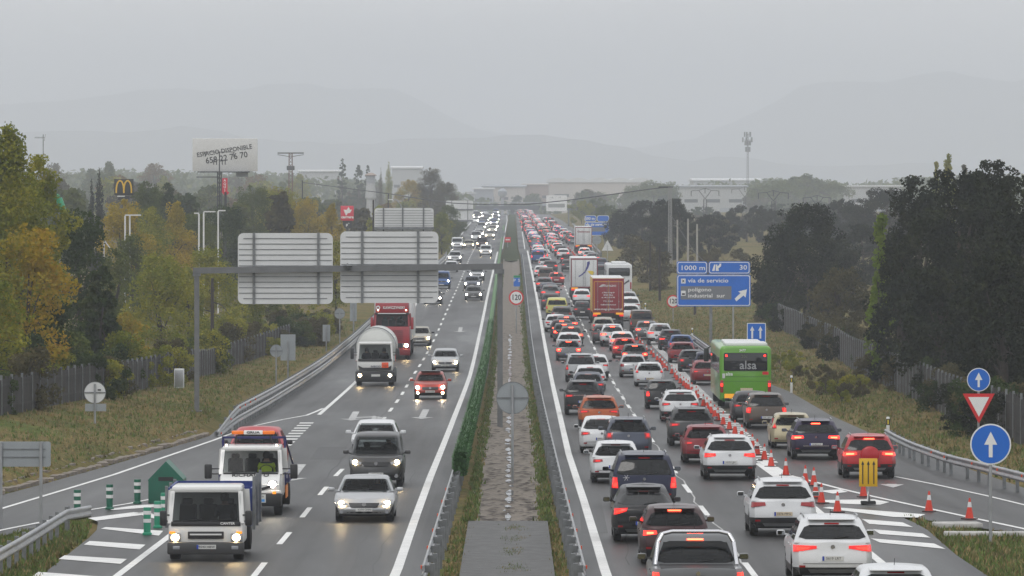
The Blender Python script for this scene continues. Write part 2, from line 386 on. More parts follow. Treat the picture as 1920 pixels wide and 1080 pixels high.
# grassy seams each side of the ditch
tuft_c = [mat('grass blade green', (.095, .14, .025), .8, var=.4, vscale=8), mat('grass blade dry', (.24, .18, .075), .85, var=.35, vscale=8), mat('grass blade olive', (.14, .13, .04), .8, var=.4, vscale=8)]
def tufts(name, fn, n, h0, h1, seed=1, weights=(.4, .35, .25), label='grass'):
    rnd = random.Random(seed); mb = MB()
    for _ in range(n):
        q = fn(rnd)
        if q is None: continue
        x, y, z = q; mb.cur = rnd.choices((0, 1, 2), weights)[0]; h = rnd.uniform(h0, h1)
        for k in range(3):
            a = rnd.uniform(0, 6.28); wd = h*rnd.uniform(.12, .3); dx, dy = math.cos(a)*wd, math.sin(a)*wd; lx, ly = rnd.uniform(-.5, .5)*h, rnd.uniform(-.5, .5)*h
            ox, oy = rnd.uniform(-.12, .12), rnd.uniform(-.12, .12)
            mb.add([(x+ox-dx, y+oy-dy, z-.02), (x+ox+dx, y+oy+dy, z-.02), (x+ox+lx, y+oy+ly, z+h*rnd.uniform(.6, 1))], [(0, 1, 2)])
    o = mb.build(name, tuft_c); tag(o, label, 'grass', kind='stuff'); return o
def seam(r):
    s = r.choice((-1, 1)); Y = 153+(r.random()**1.6)*500
    if s > 0: return (r.gauss(1.0, .09), Y, zr(Y)+.0)
    return (r.gauss(-1.2, .07), Y, zr(Y)+.0)
tufts('grass', seam, 5200, .06, .2, 5, (.75, .1, .15), 'green weeds growing along both edges of the median ditch')
def mtuft(r):
    Y = r.choice((137, 143, 130, 149))+r.gauss(0, 1.0); return (.05+r.gauss(0, .16), Y, zr(Y)+.01)
tufts('grass', mtuft, 260, .02, .06, 6, (.5, .3, .2), 'weed patches in cracks of the paved median crossing')
def med(r):
    s = r.choice((-1, 1)); Y = 112+r.random()*42
    return ((1.16 if s > 0 else -1.42)+r.gauss(0, .10), Y, zr(Y)-.08)
tufts('grass', med, 900, .05, .16, 9, (.4, .35, .25), 'ragged grass along both sides of the paved median crossing')
# dark leaf litter in the ditch
litter_m = mat('dead leaves', (.05, .038, .03), .9)
mb = MB(); rl = random.Random(3)
for _ in range(900):
    Y = 155+(rl.random()**1.5)*300; x = rl.uniform(-1.0, .75); zz = zr(Y)-.24+abs(x+.12)*.235+.02; l = rl.uniform(.05, .22); wd = rl.uniform(.02, .05); a = rl.gauss(0, .3)
    mb.add([(x-l*math.cos(a), Y-l*math.sin(a), zz+.01), (x, Y-wd*3, zz+.01), (x+l*math.cos(a), Y+l*math.sin(a), zz+.015), (x, Y+wd*4, zz+.02)], [(0, 1, 2, 3)])
tag(mb.build('litter', litter_m), 'dark dead leaves lying in the concrete median ditch', 'litter', kind='stuff')

sheet('verge', [(r, c+2) for r, c in ML], [(r, c-2) for r, c in MR], 489, 400, -.03, ground_mat('dark median scrub', [(.35, (.022, .035, .012)), (.5, (.04, .055, .02)), (.65, (.07, .07, .03))], .3))
# ------------------------------------------------------------------ painted markings
LIFT = .012
def resample(pts, step=3.0):
    out = []
    for i in range(len(pts)-1):
        a, b = pts[i], pts[i+1]; n = max(1, int((b-a).length/step))
        for k in range(n): out.append(a.lerp(b, k/n))
    return out+[pts[-1]]
def rib(mb, pts, w0, lift=LIFT, wavy=0):
    p = resample(pts); rows = []
    for i, q in enumerate(p):
        d = (p[min(i+1, len(p)-1)]-p[max(i-1, 0)]); d.z = 0; d.normalize(); nrm = Vector((-d.y, d.x, 0))
        o = wavy*math.sin(i*1.9)+wavy*.6*math.sin(i*.73) if wavy else 0
        rows.append([(q.x+nrm.x*(o-w0/2), q.y+nrm.y*(o-w0/2), zr(q.y)+lift), (q.x+nrm.x*(o+w0/2), q.y+nrm.y*(o+w0/2), zr(q.y)+lift)])
    mb.grid(rows)
def line(pxs, w0=.2, m=white_paint, **k):
    mb = MB(); rib(mb, [pt(x, y) for x, y in pxs], w0, **k); o = mb.build('road_marking', m); o['kind'] = 'structure'; return o
IL = [(735, 1092), (746, 1066), (779, 971), (806, 897), (845, 800), (881, 705), (898, 632), (914, 555.5), (925.5, 505), (933, 472)]
IR = [(1142, 1092), (1133, 1066), (1094.6, 939), (1066, 851), (1044, 755), (1029, 684), (1013, 595), (1000, 524), (989, 470)]
line(IL, .24); line(IR, .24)
line([(942, 467), (946, 440), (951, 414), (950, 404)], .16); line([(984, 467), (980, 440), (975, 414), (971, 404)], .16)
def dashes(pxs, pitch, ln, y_start, y_end, w0=.16, m=white_paint, off=0.0, jitter=0):
    P = [pt(x, y) for x, y in pxs]; P.sort(key=lambda v: v.y); tx = [(p.y, p.x) for p in P]; mb = MB()
    Y = Yof(y_start)+off; Y1 = Yof(y_end)
    while Y < Y1:
        a = Vector((itp(tx, Y), Y, 0)); b = Vector((itp(tx, Y+ln), Y+ln, 0)); rib(mb, [a, b], w0); Y += pitch
    o = mb.build('road_marking', m); o['kind'] = 'structure'
LD = [(467, 1092), (481, 1075), (522, 1023), (564.7, 972.7), (599, 929.4), (628, 894), (655, 867), (728, 775), (752, 742.5), (770, 710.6), (788.6, 683), (803, 658), (815, 635), (829, 603), (845, 567), (857.5, 540), (870, 510), (878, 489), (889, 467), (905, 440), (921, 414)]
dashes(LD, 14.6, 6.2, 1084, 470); dashes(LD, 14.6, 6.2, 470, 410, w0=.12)
RD = [(1411, 1075), (1396, 1055), (1347, 993), (1314, 950), (1283, 910), (1260, 877), (1238, 847), (1221, 824), (1190, 780), (1166.7, 744), (1148, 714), (1134, 687), (1120, 663), (1109, 642), (1099.6, 622), (1090, 605), (1078, 578), (1066, 556), (1054, 524), (1040, 500), (1028, 475)]
dashes(RD, 15.2, 6.2, 1084, 475)

line([(1002, 402), (1012, 430), (1022, 455), (1030, 474)], .2)
line([(x, y) for x, y in RD], .05, worn_paint, wavy=.07, lift=.009)
def quad(pxs, m=white_paint, lift=LIFT, name='road_marking'):
    mb = MB(); P = [pt(x, y) for x, y in pxs]; mb.add([(p.x, p.y, p.z+lift) for p in P], [tuple(range(len(P)))]); o = mb.build(name, m); o['kind'] = 'structure'; return o
tar = mat('tar seam', (.014, .014, .015), .5)
line([(430, 1112), (486, 1045), (545, 985), (594, 920), (625, 880), (650, 850), (725, 770), (748, 740), (768, 708)], .05, tar, wavy=.04, lift=.007)
for a_ in ([(640, 1010), (690, 1006), (760, 1012)], [(560, 905), (600, 902), (640, 906)], [(690, 800), (740, 797), (810, 801)], [(300, 870), (340, 866), (395, 869)], [(1180, 1060), (1175, 1000), (1160, 930), (1140, 860)], [(700, 1075), (745, 960), (780, 880)],
           [(1500, 1060), (1450, 1000), (1400, 930), (1340, 860)], [(1700, 930), (1780, 950), (1860, 962)], [(880, 760), (893, 700), (905, 640)], [(660, 1090), (670, 1040), (690, 990), (700, 940)]): line(a_, .035, tar, wavy=.06, lift=.006)
quad([(1090, 1000), (1140, 1000), (1120, 905), (1083, 905)], mat('asphalt patch', (.020, .020, .020), .5), .004); quad([(580, 862), (640, 862), (652, 838), (598, 838)], mat('asphalt patch', (.02, .02, .02)), .004); quad([(420, 1085), (470, 1085), (560, 960), (522, 960)], mat('lighter asphalt patch', (.05, .05, .049), .55), .004)
# left edge lines and gore
line([(190, 1108), (220, 1080), (312, 1010), (420, 925), (520, 845)], .2)
line([(598, 778), (664, 719), (700, 680), (735, 628), (777, 575), (800, 535), (829, 494), (838, 482), (858, 452), (871, 431), (885, 415)], .2)
line([(-60, 973), (0, 955), (100, 925), (215, 890), (310, 857), (400, 826), (440, 811), (480, 798), (530, 787), (575, 779), (590, 773), (606, 766)], .16)
line([(-60, 1012), (0, 995), (100, 975), (165, 957), (240, 945), (285, 936), (330, 925)], .16)
# 1 m block line between ramp and lane
def blocks(p0, p1, wd, ln, gap, m=white_paint, skew=0.0):
    a, b = pt(*p0), pt(*p1); mb = MB(); n = int(abs(b.y-a.y)/(ln+gap))
    for i in range(n):
        t_ = i/n; c_ = a.lerp(b, t_); Y0 = c_.y; 
        vs = [(c_.x-wd/2, Y0+skew, zr(Y0)+LIFT), (c_.x+wd/2, Y0, zr(Y0)+LIFT), (c_.x+wd/2, Y0+ln, zr(Y0+ln)+LIFT), (c_.x-wd/2, Y0+ln+skew, zr(Y0+ln)+LIFT)]
        mb.add(vs, [(0, 1, 2, 3)])
    o = mb.build('road_marking', m); o['kind'] = 'structure'
blocks((531, 836), (578, 790), .62, 1.4, 1.6)
blocks((420, 925), (531, 838), .5, 1.4, 1.6)
for q in ([(189, 992), (198, 989), (306, 996), (298, 1005)], [(157, 1022), (168, 1015), (273, 1022), (262, 1031)], [(110, 1049), (121, 1042), (238, 1049), (226, 1058)], [(60, 1082), (72, 1073), (190, 1082), (178, 1092)],
          [(165, 972), (250, 961), (288, 963), (268, 966), (180, 977)], [(205, 955), (255, 948), (310, 945), (310, 950), (212, 957)], [(250, 962), (272, 961), (312, 971), (300, 976)]): quad(q)
# right: block line beside the cones, then the gore
blocks((1440, 868), (1352, 775), .75, 1.3, 1.2); blocks((1350, 773), (1262, 680), .6, 1.3, 1.2); blocks((1261, 679), (1221, 640), .5, 1.3, 1.2)
line([(1225, 640), (1212, 622), (1198, 606), (1182, 588), (1170, 570), (1150, 545), (1135, 520), (1120, 494), (1098, 470)], .18)
line([(1112, 465), (1098, 450), (1085, 440)], .15)
line([(1420, 869), (1470, 905), (1543, 966), (1652, 1055), (1700, 1095)], .22)
line([(1432, 862), (1455, 882), (1480, 892), (1501, 897), (1568, 915), (1631, 930), (1737, 953), (1830, 973), (1920, 992), (1990, 1008)], .18)
line([(1678, 894), (1750, 908), (1850, 930), (1920, 947), (2000, 966)], .14)
for q in ([(1425, 868), (1438, 862), (1474, 886), (1500, 898), (1480, 902), (1455, 892)],
          [(1535, 921), (1575, 918), (1590, 923), (1562, 926)], [(1546, 938), (1640, 937), (1668, 942), (1650, 947), (1600, 946), (1548, 943)],
          [(1542, 953), (1555, 951), (1735, 965), (1720, 971), (1675, 970)], [(1616, 974), (1692, 980), (1712, 989), (1630, 983)], [(1636, 993), (1730, 1001), (1745, 1009), (1650, 1002)], [(1632, 1010), (1752, 1020), (1773, 1030), (1650, 1018)]): quad(q)
def arrow(tip, tail, hw=.55, hl=2.6, sw=.16, m=worn_paint, side=None):
    a, b = pt(*tip), pt(*tail); d = (b-a); L_ = d.length; d.normalize(); n = Vector((-d.y, d.x, 0)); mb = MB()
    P = [a, a+d*hl+n*hw, a+d*hl+n*sw, b+n*sw, b-n*sw, a+d*hl-n*sw, a+d*hl-n*hw]
    mb.add([(p.x, p.y, zr(p.y)+LIFT) for p in P[:2]+P[-1:]], [(0, 1, 2)]); mb.add([(p.x, p.y, zr(p.y)+LIFT) for p in (P[2], P[3], P[4], P[5])], [(0, 1, 2, 3)])
    if side:
        c_ = a+d*(hl+1.5); e_ = c_+n*side
        mb.add([(q.x, q.y, zr(q.y)+LIFT) for q in (c_-d*.6, c_+d*.9, e_+d*1.9, e_+d*.3)], [(0, 1, 2, 3)])
        tp = e_+n*side*.8-d*1.0
        mb.add([(q.x, q.y, zr(q.y)+LIFT) for q in (tp, e_+d*3.0, e_-d*1.8)], [(0, 1, 2)])
    o = mb.build('road_marking', m); o['kind'] = 'structure'
arrow((790, 786), (799, 768)); arrow((658, 789), (668, 772), side=-.9); arrow((862, 623), (864, 614)); arrow((541, 903), (566, 871)); arrow((1675, 915), (1672, 908), .4)
# ------------------------------------------------------------------ car builder
def paint(name, col, metal=.0, rough=.32):
    return mat('paint '+name, col, rough, metal, spec=.35, coat=.2, bump=.03, bscale=40, var=.06, vscale=1.6)
PAINT = {k: paint(k, c, m) for k, c, m in [
    ('white', (.66, .67, .68), 0), ('ivory', (.62, .60, .52), 0), ('silver', (.42, .43, .44), .5), ('grey', (.15, .155, .16), .4), ('dark grey', (.055, .056, .058), .4),
    ('black', (.010, .010, .012), 0), ('navy', (.012, .016, .045), .2), ('violet navy', (.022, .014, .045), .2), ('blue', (.03, .09, .26), .2), ('slate', (.07, .08, .11), .4), ('brown', (.10, .078, .062), .4),
    ('maroon', (.045, .016, .018), .2), ('red', (.42, .012, .018), 0), ('dark red', (.20, .008, .014), 0), ('vermilion', (.50, .035, .012), 0), ('orange', (.42, .09, .018), .1),
    ('beige', (.46, .40, .26), .2), ('champagne', (.36, .34, .29), .4), ('yellow', (.55, .52, .16), 0), ('red brown', (.36, .045, .03), 0)]}
G_DARK = glass('privacy glass', (.10, .10, .11), .62); G_CLEAR = glass('clear glass', (.72, .76, .76), .08); G_MID = glass('tinted glass', (.35, .38, .38), .30)
lens_red = mat('tail lamp lens', (.32, .008, .012), .18, coat=.5)
lens_dim = mat('tail lamp glowing', (.40, .006, .008), .2, em=.55, emcol=(1, .02, .015))
lens_on = mat('brake lamp lit', (.6, .01, .01), .2, em=3.2, emcol=(1, .022, .012))
lens_core = mat('brake lamp core', (.9, .2, .1), .2, em=11, emcol=(1, .05, .02))
lens_white = mat('reversing lamp lens', (.6, .6, .6), .15)
head_glass = mat('headlamp lens', (.35, .36, .38), .08, .3)
head_on = mat('headlamp lit warm', (1, .85, .6), .2, em=70, emcol=(1, .72, .36))
head_on_w = mat('headlamp lit white', (1, .95, .85), .2, em=70, emcol=(1, .88, .68))
amber = mat('amber lens', (.9, .3, .02), .25, em=.6, emcol=(1, .35, .03))
plate_w = mat('number plate', (.62, .62, .60), .4, var=.08, vscale=14)
plate_y = mat('old number plate', (.60, .50, .36), .4, var=.1, vscale=14)
plate_blue = mat('plate blue band', (.01, .05, .4), .4)
plate_ink = mat('plate characters', (.03, .03, .035), .5)
cloth = [mat('seat cloth', (.03, .03, .033), .9)]
skin_m = mat('skin', (.42, .26, .19), .6); hair_m = mat('dark hair', (.02, .014, .01), .7)
vest_m = mat('hi-vis vest', (.55, .72, .03), .6, em=0); jacket_m = mat('dark jacket', (.03, .035, .05), .9)

T = {}   # car types -> parameters
def ct(name, L, W, H, belt, rear, gh, ws, hood, **k):
    """rear: [(z, y)] lower rear profile up to the belt; gh: [(z, y)] rear glass profile from belt to roof;
    ws: (y of windscreen base, y of roof front) measured from the rear; hood: height at the nose; k: rear/front details"""
    d = dict(L=L, W=W, H=H, belt=belt, rear=rear, gh=gh, ws=ws, hood=hood, zb=.20, rc=.22, wr=.32, tumble=.19, bow=.06); d.update(k); T[name] = d
_hr = lambda b: [(.20, .14), (.30, .04), (.50, 0), (.62, .02), (.78, .06), (b, .10)]
ct('hatch', 4.25, 1.79, 1.46, .93, _hr(.93), [(.93, .12), (1.05, .20), (1.30, .48), (1.40, .62), (1.46, .80)], (3.15, 2.15), .74,
   lamps=[('h', .52, .86, .74, .86)], win=(.98, 1.32, .70), glass='G_MID', clad=.34)
ct('oldhatch', 3.95, 1.68, 1.46, .92, _hr(.92), [(.92, .12), (1.05, .16), (1.33, .36), (1.42, .55), (1.46, .8)], (3.0, 2.0), .76,
   lamps=[('v', .74, .90, .84, 1.26)], win=(.96, 1.32, .66), glass='G_CLEAR', clad=.30)
ct('supermini', 3.95, 1.73, 1.45, .92, _hr(.92), [(.92, .12), (1.05, .19), (1.33, .44), (1.41, .6), (1.45, .8)], (3.0, 2.0), .76,
   lamps=[('c', .58, .88, .68, .88)], win=(.97, 1.32, .68), glass='G_MID', clad=.36)
ct('citycar', 3.55, 1.64, 1.49, .92, _hr(.92), [(.92, .11), (1.05, .14), (1.36, .28), (1.44, .4), (1.49, .65)], (2.8, 1.9), .80,
   lamps=[('v', .74, .90, .66, .96)], win=(.96, 1.34, .76), glass='G_DARK', clad=.30)
ct('suv', 4.40, 1.83, 1.62, 1.02, [(.24, .16), (.36, .04), (.55, 0), (.70, .01), (.86, .05), (1.02, .09)], [(1.02, .10), (1.12, .15), (1.42, .36), (1.53, .5), (1.62, .8)], (3.2, 2.15), .90, zb=.24, wr=.35,
   lamps=[('h', .52, .90, .84, .99)], win=(1.09, 1.43, .70), glass='G_DARK', clad=.52, rails=1)
ct('bigsuv', 4.65, 1.88, 1.70, 1.07, [(.26, .16), (.38, .04), (.60, 0), (.76, .01), (.92, .04), (1.07, .07)], [(1.07, .08), (1.2, .12), (1.50, .30), (1.62, .45), (1.70, .8)], (3.4, 2.25), .96, zb=.26, wr=.37,
   lamps=[('h', .50, .92, .88, 1.02)], win=(1.13, 1.50, .72), glass='G_DARK', clad=.50, rails=1)
ct('boxsuv', 4.74, 1.86, 1.82, 1.10, [(.28, .14), (.40, .02), (.60, 0), (.80, .02), (1.0, .04), (1.10, .05)], [(1.10, .06), (1.3, .09), (1.62, .17), (1.74, .3), (1.82, .7)], (3.5, 2.5), 1.02, zb=.28, wr=.38, tumble=.13,
   lamps=[('v', .80, .94, .80, 1.14)], win=(1.16, 1.60, .76), glass='G_DARK', clad=.5, rails=1)
ct('wedgesuv', 4.64, 1.87, 1.64, 1.04, [(.24, .16), (.36, .03), (.55, 0), (.70, .02), (.86, .07), (1.04, .10)], [(1.04, .12), (1.14, .2), (1.42, .50), (1.54, .64), (1.64, .95)], (3.4, 2.3), .92, zb=.24, wr=.36,
   lamps=[('w', .40, .92, .83, .98)], win=(1.12, 1.45, .66), glass='G_DARK', clad=.48, rails=1)
ct('sedan', 4.65, 1.80, 1.46, .92, [(.20, .12), (.32, .03), (.50, 0), (.66, .02), (.84, .06), (.92, .12)], [(.92, .75), (1.02, .98), (1.32, 1.50), (1.42, 1.85), (1.46, 2.1)], (3.45, 2.6), .74, deck=1.0,
   lamps=[('h', .54, .90, .74, .88)], win=(.96, 1.36, .72), glass='G_MID', clad=.28)
ct('oldsedan', 4.35, 1.72, 1.43, .90, [(.20, .12), (.32, .03), (.50, 0), (.66, .02), (.82, .05), (.90, .10)], [(.90, .60), (1.02, .8), (1.30, 1.25), (1.39, 1.55), (1.43, 1.8)], (3.2, 2.4), .74, deck=.98,
   lamps=[('c', .66, .90, .68, .88)], win=(.95, 1.33, .72), glass='G_CLEAR', clad=.28)
ct('estate', 4.60, 1.80, 1.50, .94, _hr(.94), [(.94, .11), (1.05, .16), (1.34, .34), (1.43, .5), (1.50, .9)], (3.4, 2.3), .76,
   lamps=[('c', .66, .90, .74, .98)], win=(.99, 1.36, .72), glass='G_MID', clad=.30, rails=1)
ct('mpv', 4.45, 1.80, 1.66, 1.00, [(.22, .14), (.34, .04), (.52, 0), (.70, .02), (.88, .05), (1.0, .08)], [(1.0, .09), (1.15, .14), (1.48, .32), (1.58, .48), (1.66, .9)], (3.45, 2.5), .84, zb=.22,
   lamps=[('c', .74, .93, .74, 1.02)], win=(1.06, 1.50, .72), glass='G_DARK', clad=.34)
ct('minivan', 4.95, 1.98, 1.76, 1.05, [(.24, .12), (.36, .03), (.56, 0), (.76, .01), (.94, .03), (1.05, .05)], [(1.05, .06), (1.2, .10), (1.56, .26), (1.68, .4), (1.76, .8)], (3.9, 2.9), .90, zb=.24, tumble=.17,
   lamps=[('v', .80, .95, .66, 1.0)], win=(1.08, 1.58, .78), glass='G_DARK', clad=.4, rails=1)
ct('van', 4.90, 1.93, 1.95, 1.12, [(.26, .10), (.38, .02), (.60, 0), (.80, .0), (1.0, .01), (1.12, .02)], [(1.12, .03), (1.4, .05), (1.76, .10), (1.88, .18), (1.95, .45)], (4.1, 3.3), 1.0, zb=.26, wr=.34, tumble=.10,
   lamps=[('v', .86, .96, .74, 1.1)], win=(1.22, 1.72, .78), glass='G_DARK', clad=.42)
ct('leisurevan', 4.40, 1.85, 1.82, 1.10, [(.24, .10), (.36, .02), (.58, 0), (.80, .0), (1.0, .02), (1.10, .03)], [(1.10, .04), (1.4, .08), (1.62, .14), (1.74, .24), (1.82, .5)], (3.55, 2.75), .98, zb=.24, wr=.33, tumble=.13,
   lamps=[('v', .84, .95, .8, 1.3)], win=(1.18, 1.60, .74), glass='G_MID', clad=.46, fbelt=1)
ct('coupesuv', 4.36, 1.80, 1.56, .99, [(.24, .16), (.36, .04), (.55, .0), (.72, .02), (.90, .0), (.99, .08)], [(.99, .16), (1.08, .36), (1.32, .85), (1.46, 1.1), (1.56, 1.5)], (3.2, 2.25), .88, zb=.22, wr=.35, tumble=.23,
   lamps=[('L', .52, .93, .76, .97)], win=(1.04, 1.36, .64), glass='G_DARK', clad=.5)
ct('smallsuv', 4.10, 1.77, 1.64, 1.0, [(.26, .14), (.38, .04), (.56, 0), (.74, .02), (.88, .05), (1.0, .08)], [(1.0, .09), (1.12, .13), (1.46, .30), (1.56, .42), (1.64, .8)], (3.05, 2.05), .92, zb=.26, wr=.35,
   lamps=[('h', .48, .92, .86, 1.0)], win=(1.07, 1.46, .70), glass='G_DARK', clad=.55, rails=1)
# pickup: cab in front of an open bed
ct('pickup', 5.25, 1.95, 1.80, 1.10, [(.40, .12), (.50, .02), (.66, .06), (.80, .08), (1.0, .08), (1.10, .10)], [(1.10, 1.72), (1.3, 1.78), (1.62, 1.95), (1.74, 2.1), (1.80, 2.35)], (3.85, 3.05), 1.05, zb=.38, wr=.39, tumble=.16, deck=1.10, bow=.02,
   lamps=[('v', .82, .95, .74, 1.02)], win=(1.14, 1.62, .80), glass='G_DARK', clad=.5, bed=1)

def ptab(tab, z): return itp(tab, z)
class Car:
    def __init__(s, name):
        s.n = name; s.p = p = T[name]; s.L, s.W, s.H, s.belt = p['L'], p['W'], p['H'], p['belt']; s.hw0 = s.W/2
        s.wsb, s.wst = p['ws']; s.hood = p['hood']; s.zb = p['zb']; s.wr = p['wr']
        fw = s.L
        s.front = [(s.zb, fw-.16), (s.zb+.12, fw-.05), (.50, fw-.0), (.62, fw-.03), (s.hood-.06, fw-.10), (s.hood, fw-.16), (s.belt, fw-.30)]
        s.gh = p['gh']; s.wsp = [(s.belt, s.wsb), (s.belt+.05, s.wsb-.08), (s.H-.08, s.wst+.12), (s.H-.02, s.wst-.08), (s.H, s.wst-.3)]
        s.ax = (.78+.02*(s.L-4), s.L-.86)         # rear / front axle, from the rear end
    def hw(s, z):
        f = itp([(s.zb, .955), (s.zb+.15, .985), (.62*s.belt, 1.0), (.85*s.belt, .985), (s.belt, .955)], z)
        if z > s.belt:
            t = (z-s.belt)/(s.H-s.belt); f = .955-s.p['tumble']*1.25*(t**1.15)-(.05*max(0, (t-.85)/.15)**2)
        return s.hw0*f
    def ztop(s, y):
        b = s.belt
        if y > s.wsb: return lerp(b+.015, s.hood, sstep((y-s.wsb)/(s.L-.15-s.wsb))**1.15)
        return b
    def corner(s, x, hw, rc=None):
        rc = rc or s.p['rc']; a = abs(x)-(hw-rc)
        if a <= 0: return 0.0
        a = min(a/rc, 1.0); return rc*1.25*(1-math.sqrt(max(0, 1-a*a)))
    def rear_y(s, x, z):
        hw = s.hw(z); y0 = ptab(s.p['rear'], z) if z <= s.belt else ptab(s.gh, z)
        return y0+s.p['bow']*(x/hw)**2+s.corner(x, hw)
    def front_y(s, x, z, gh=False):
        hw = s.hw(z); y0 = ptab(s.wsp, z) if (z > s.belt or gh) else ptab(s.front, z)
        return y0-(.16 if not gh and z <= s.belt else .12)*(x/hw)**2-s.corner(x, hw, .30 if z <= s.belt else .14)
    def arch(s, y):
        for a in s.ax:
            r = s.wr+.06; d = abs(y-a)
            if d < r: return max(s.zb, s.wr+math.sqrt(r*r-d*d))
        return s.zb
    def ring(s, z_of, gh=False, inset=1.0, dz=0.0, rfun=None, zref=None):
        NR, NS = 10, 26; pts = []
        zz = z_of
        hwm = s.hw(zz); cs = [-1+2*i/NR for i in range(NR+1)]
        cs = [math.copysign(abs(c)**.75, c) for c in cs]
        rear = [(c*hwm, s.rear_y(c*hwm, zz) if not gh else ptab(s.gh, zz)+s.p['bow']*c*c+s.corner(c*hwm, hwm, .10)) for c in cs]
        fr = [(-c*hwm, s.front_y(-c*hwm, zz, gh)) for c in cs]
        ya, yb = rear[-1][1], fr[0][1]
        side = [(hwm, lerp(ya, yb, i/NS)) for i in range(1, NS)]
        side2 = [(-hwm, lerp(yb, ya, i/NS)) for i in range(1, NS)]
        return rear+side+fr+side2
    def body_mesh(s):
        mb = MB(); p = s.p; lv = [0, .04, .12, .25, .4, .55, .7, .82, .92, .97, 1.0]; rows = []
        for t in lv:
            z = s.zb+t*(s.belt-s.zb); rg = s.ring(z); rw = []
            for (x, y) in rg:
                hwm = s.hw(z); zt = s.ztop(y); z0 = s.zb
                if abs(x) > hwm*.93: z0 = s.arch(y)
                zv = z0+t*(zt-z0) if zt < s.belt-.001 or z0 > s.zb else z
                if t >= .97 and y > s.wsb: x *= .985
                rw.append((x, y, max(zv, z0)))
            rows.append(rw)
        # top cap, drawn in towards the middle line
        for k in (.86, .55, .2, 0):
            rows.append([(x*k, y, z+(.018*(1-k*k))) for x, y, z in rows[10]])
        n0 = len(mb.f); mb.grid(rows, True); nper = len(rows[0])
        for i in range(len(rows)-1):
            for j in range(nper):
                q = n0+i*nper+j; a = rows[i][j]; y = a[1]; zc = (rows[i][j][2]+rows[min(i+1, len(rows)-1)][j][2])/2
                if i >= 10 and s.gh[0][1]+.10 < y < s.wsb-.12: mb.mi[q] = 2
                elif i < 10 and zc < p['clad'] : mb.mi[q] = 1
        mb.cur = 1; mb.prism([(-s.hw0*.9, s.zb+.05), (s.hw0*.9, s.zb+.05), (s.hw0*.9, s.zb+.10), (-s.hw0*.9, s.zb+.10)], .25, s.L-.25)
        # inner wheel wells
        for a in s.ax:
            for sx in (-1, 1): mb.prism([(sx*s.hw0*.60, s.zb), (sx*s.hw0*.93, s.zb), (sx*s.hw0*.93, s.wr*2+.08), (sx*s.hw0*.60, s.wr*2+.08)][::sx], a-s.wr-.05, a+s.wr+.05)
        # greenhouse shell with open window holes
        mb.cur = 0; b, H = s.belt, s.H; zl = [b-.01, b+.03]+[lerp(b+.06, H-.12, i/6) for i in range(7)]+[H-.08, H-.045, H-.018]; gr = []
        for z in zl: gr.append([(x, y, z) for x, y in s.ring(z, True)])
        cxm = (s.gh[-1][1]+s.wst)/2
        for k, dz in ((.90, .012), (.6, .030), (.2, .04), (0, .042)): gr.append([(x*k, cxm+(y-cxm)*(1-(1-k)*.35 if k else .6), H-.018+dz) for x, y, z in gr[len(zl)-1]])
        off = len(mb.f); mb.grid(gr, True); rm = []
        z0w, z1w, _ = p['win']; npz = len(gr[0])
        for i in range(len(zl)-1):
            for j in range(npz):
                za, zb_ = zl[i], zl[i+1]; pa, pb = gr[i][j], gr[i][(j+1) % npz]; xm, ym = (pa[0]+pb[0])/2, (pa[1]+pb[1])/2
                hwm = s.hw((za+zb_)/2)
                if za < z0w-.001 or zb_ > max(z1w, H-.13)+.001: continue
                seg = 'r' if j < 10 else 's' if j < 36 else 'f' if j < 46 else 's'
                if seg == 'r' and zb_ <= z1w+.02 and max(abs(pa[0]), abs(pb[0])) < hwm*.86 and not p.get('solid'): rm.append(off+i*npz+j)
                if seg == 'f' and zb_ <= H-.11 and max(abs(pa[0]), abs(pb[0])) < hwm*.90: rm.append(off+i*npz+j)
                if seg == 's':
                    t = (ym-gr[i][10][1])/(gr[i][36][1]-gr[i][10][1])
                    if .06 < t < .44 or .52 < t < .93: rm.append(off+i*npz+j)
        rs = set(rm); mb.f, mb.mi = [f for i, f in enumerate(mb.f) if i not in rs], [q for i, q in enumerate(mb.mi) if i not in rs]
        if p.get('bed'):
            mb.cur = 1; mb.box((0, .92, s.belt+.012), (s.W*.80, 1.4, .02))
            mb.cur = 0
        return mb
    # surface patches -------------------------------------------------
    def patch(s, fn, c4, off=.012, nx=6, nz=3, rnd=0.0, skirt=.02, sgn=-1):
        """c4: corner (u,z) bl, br, tr, tl; fn(u,z)->(x,y,z) ; sgn: outward direction along y"""
        rows = []
        for i in range(nz+1):
            tz = i/nz; rw = []
            for j in range(nx+1):
                tx = j/nx
                u = lerp(lerp(c4[0][0], c4[1][0], tx), lerp(c4[3][0], c4[2][0], tx), tz)
                z = lerp(lerp(c4[0][1], c4[1][1], tx), lerp(c4[3][1], c4[2][1], tx), tz)
                if rnd:
                    e = max(0, abs(tx-.5)*2-.8)/.2; z += (-1 if tz > .5 else 1)*rnd*e*e*abs(tz-.5)*2
                x, y, zz = fn(u, z); rw.append((x, y+sgn*off, zz))
            rows.append(rw)
        n = nx+1; m_ = nz+1
        rim = [rows[0][j] for j in range(n)]+[rows[i][n-1] for i in range(1, m_)]+[rows[m_-1][j] for j in range(n-2, -1, -1)]+[rows[i][0] for i in range(m_-2, 0, -1)]
        return rows, [[(x, y-sgn*skirt, z) for x, y, z in rim], rim]
    def rearf(s, x, z): return (x, s.rear_y(x, z), z)
    def frontf(s, x, z):
        return (x, s.front_y(x, z), z)
    def ghr(s, x, z): hw = s.hw(z); return (x, ptab(s.gh, z)+s.p['bow']*(x/hw)**2+s.corner(x, hw, .10), z)
    def ghf(s, x, z): return (x, s.front_y(x, z, True), z)
def patch_mb(mb, rs):
    mb.grid(rs[0]); mb.grid(rs[1], True); return mb
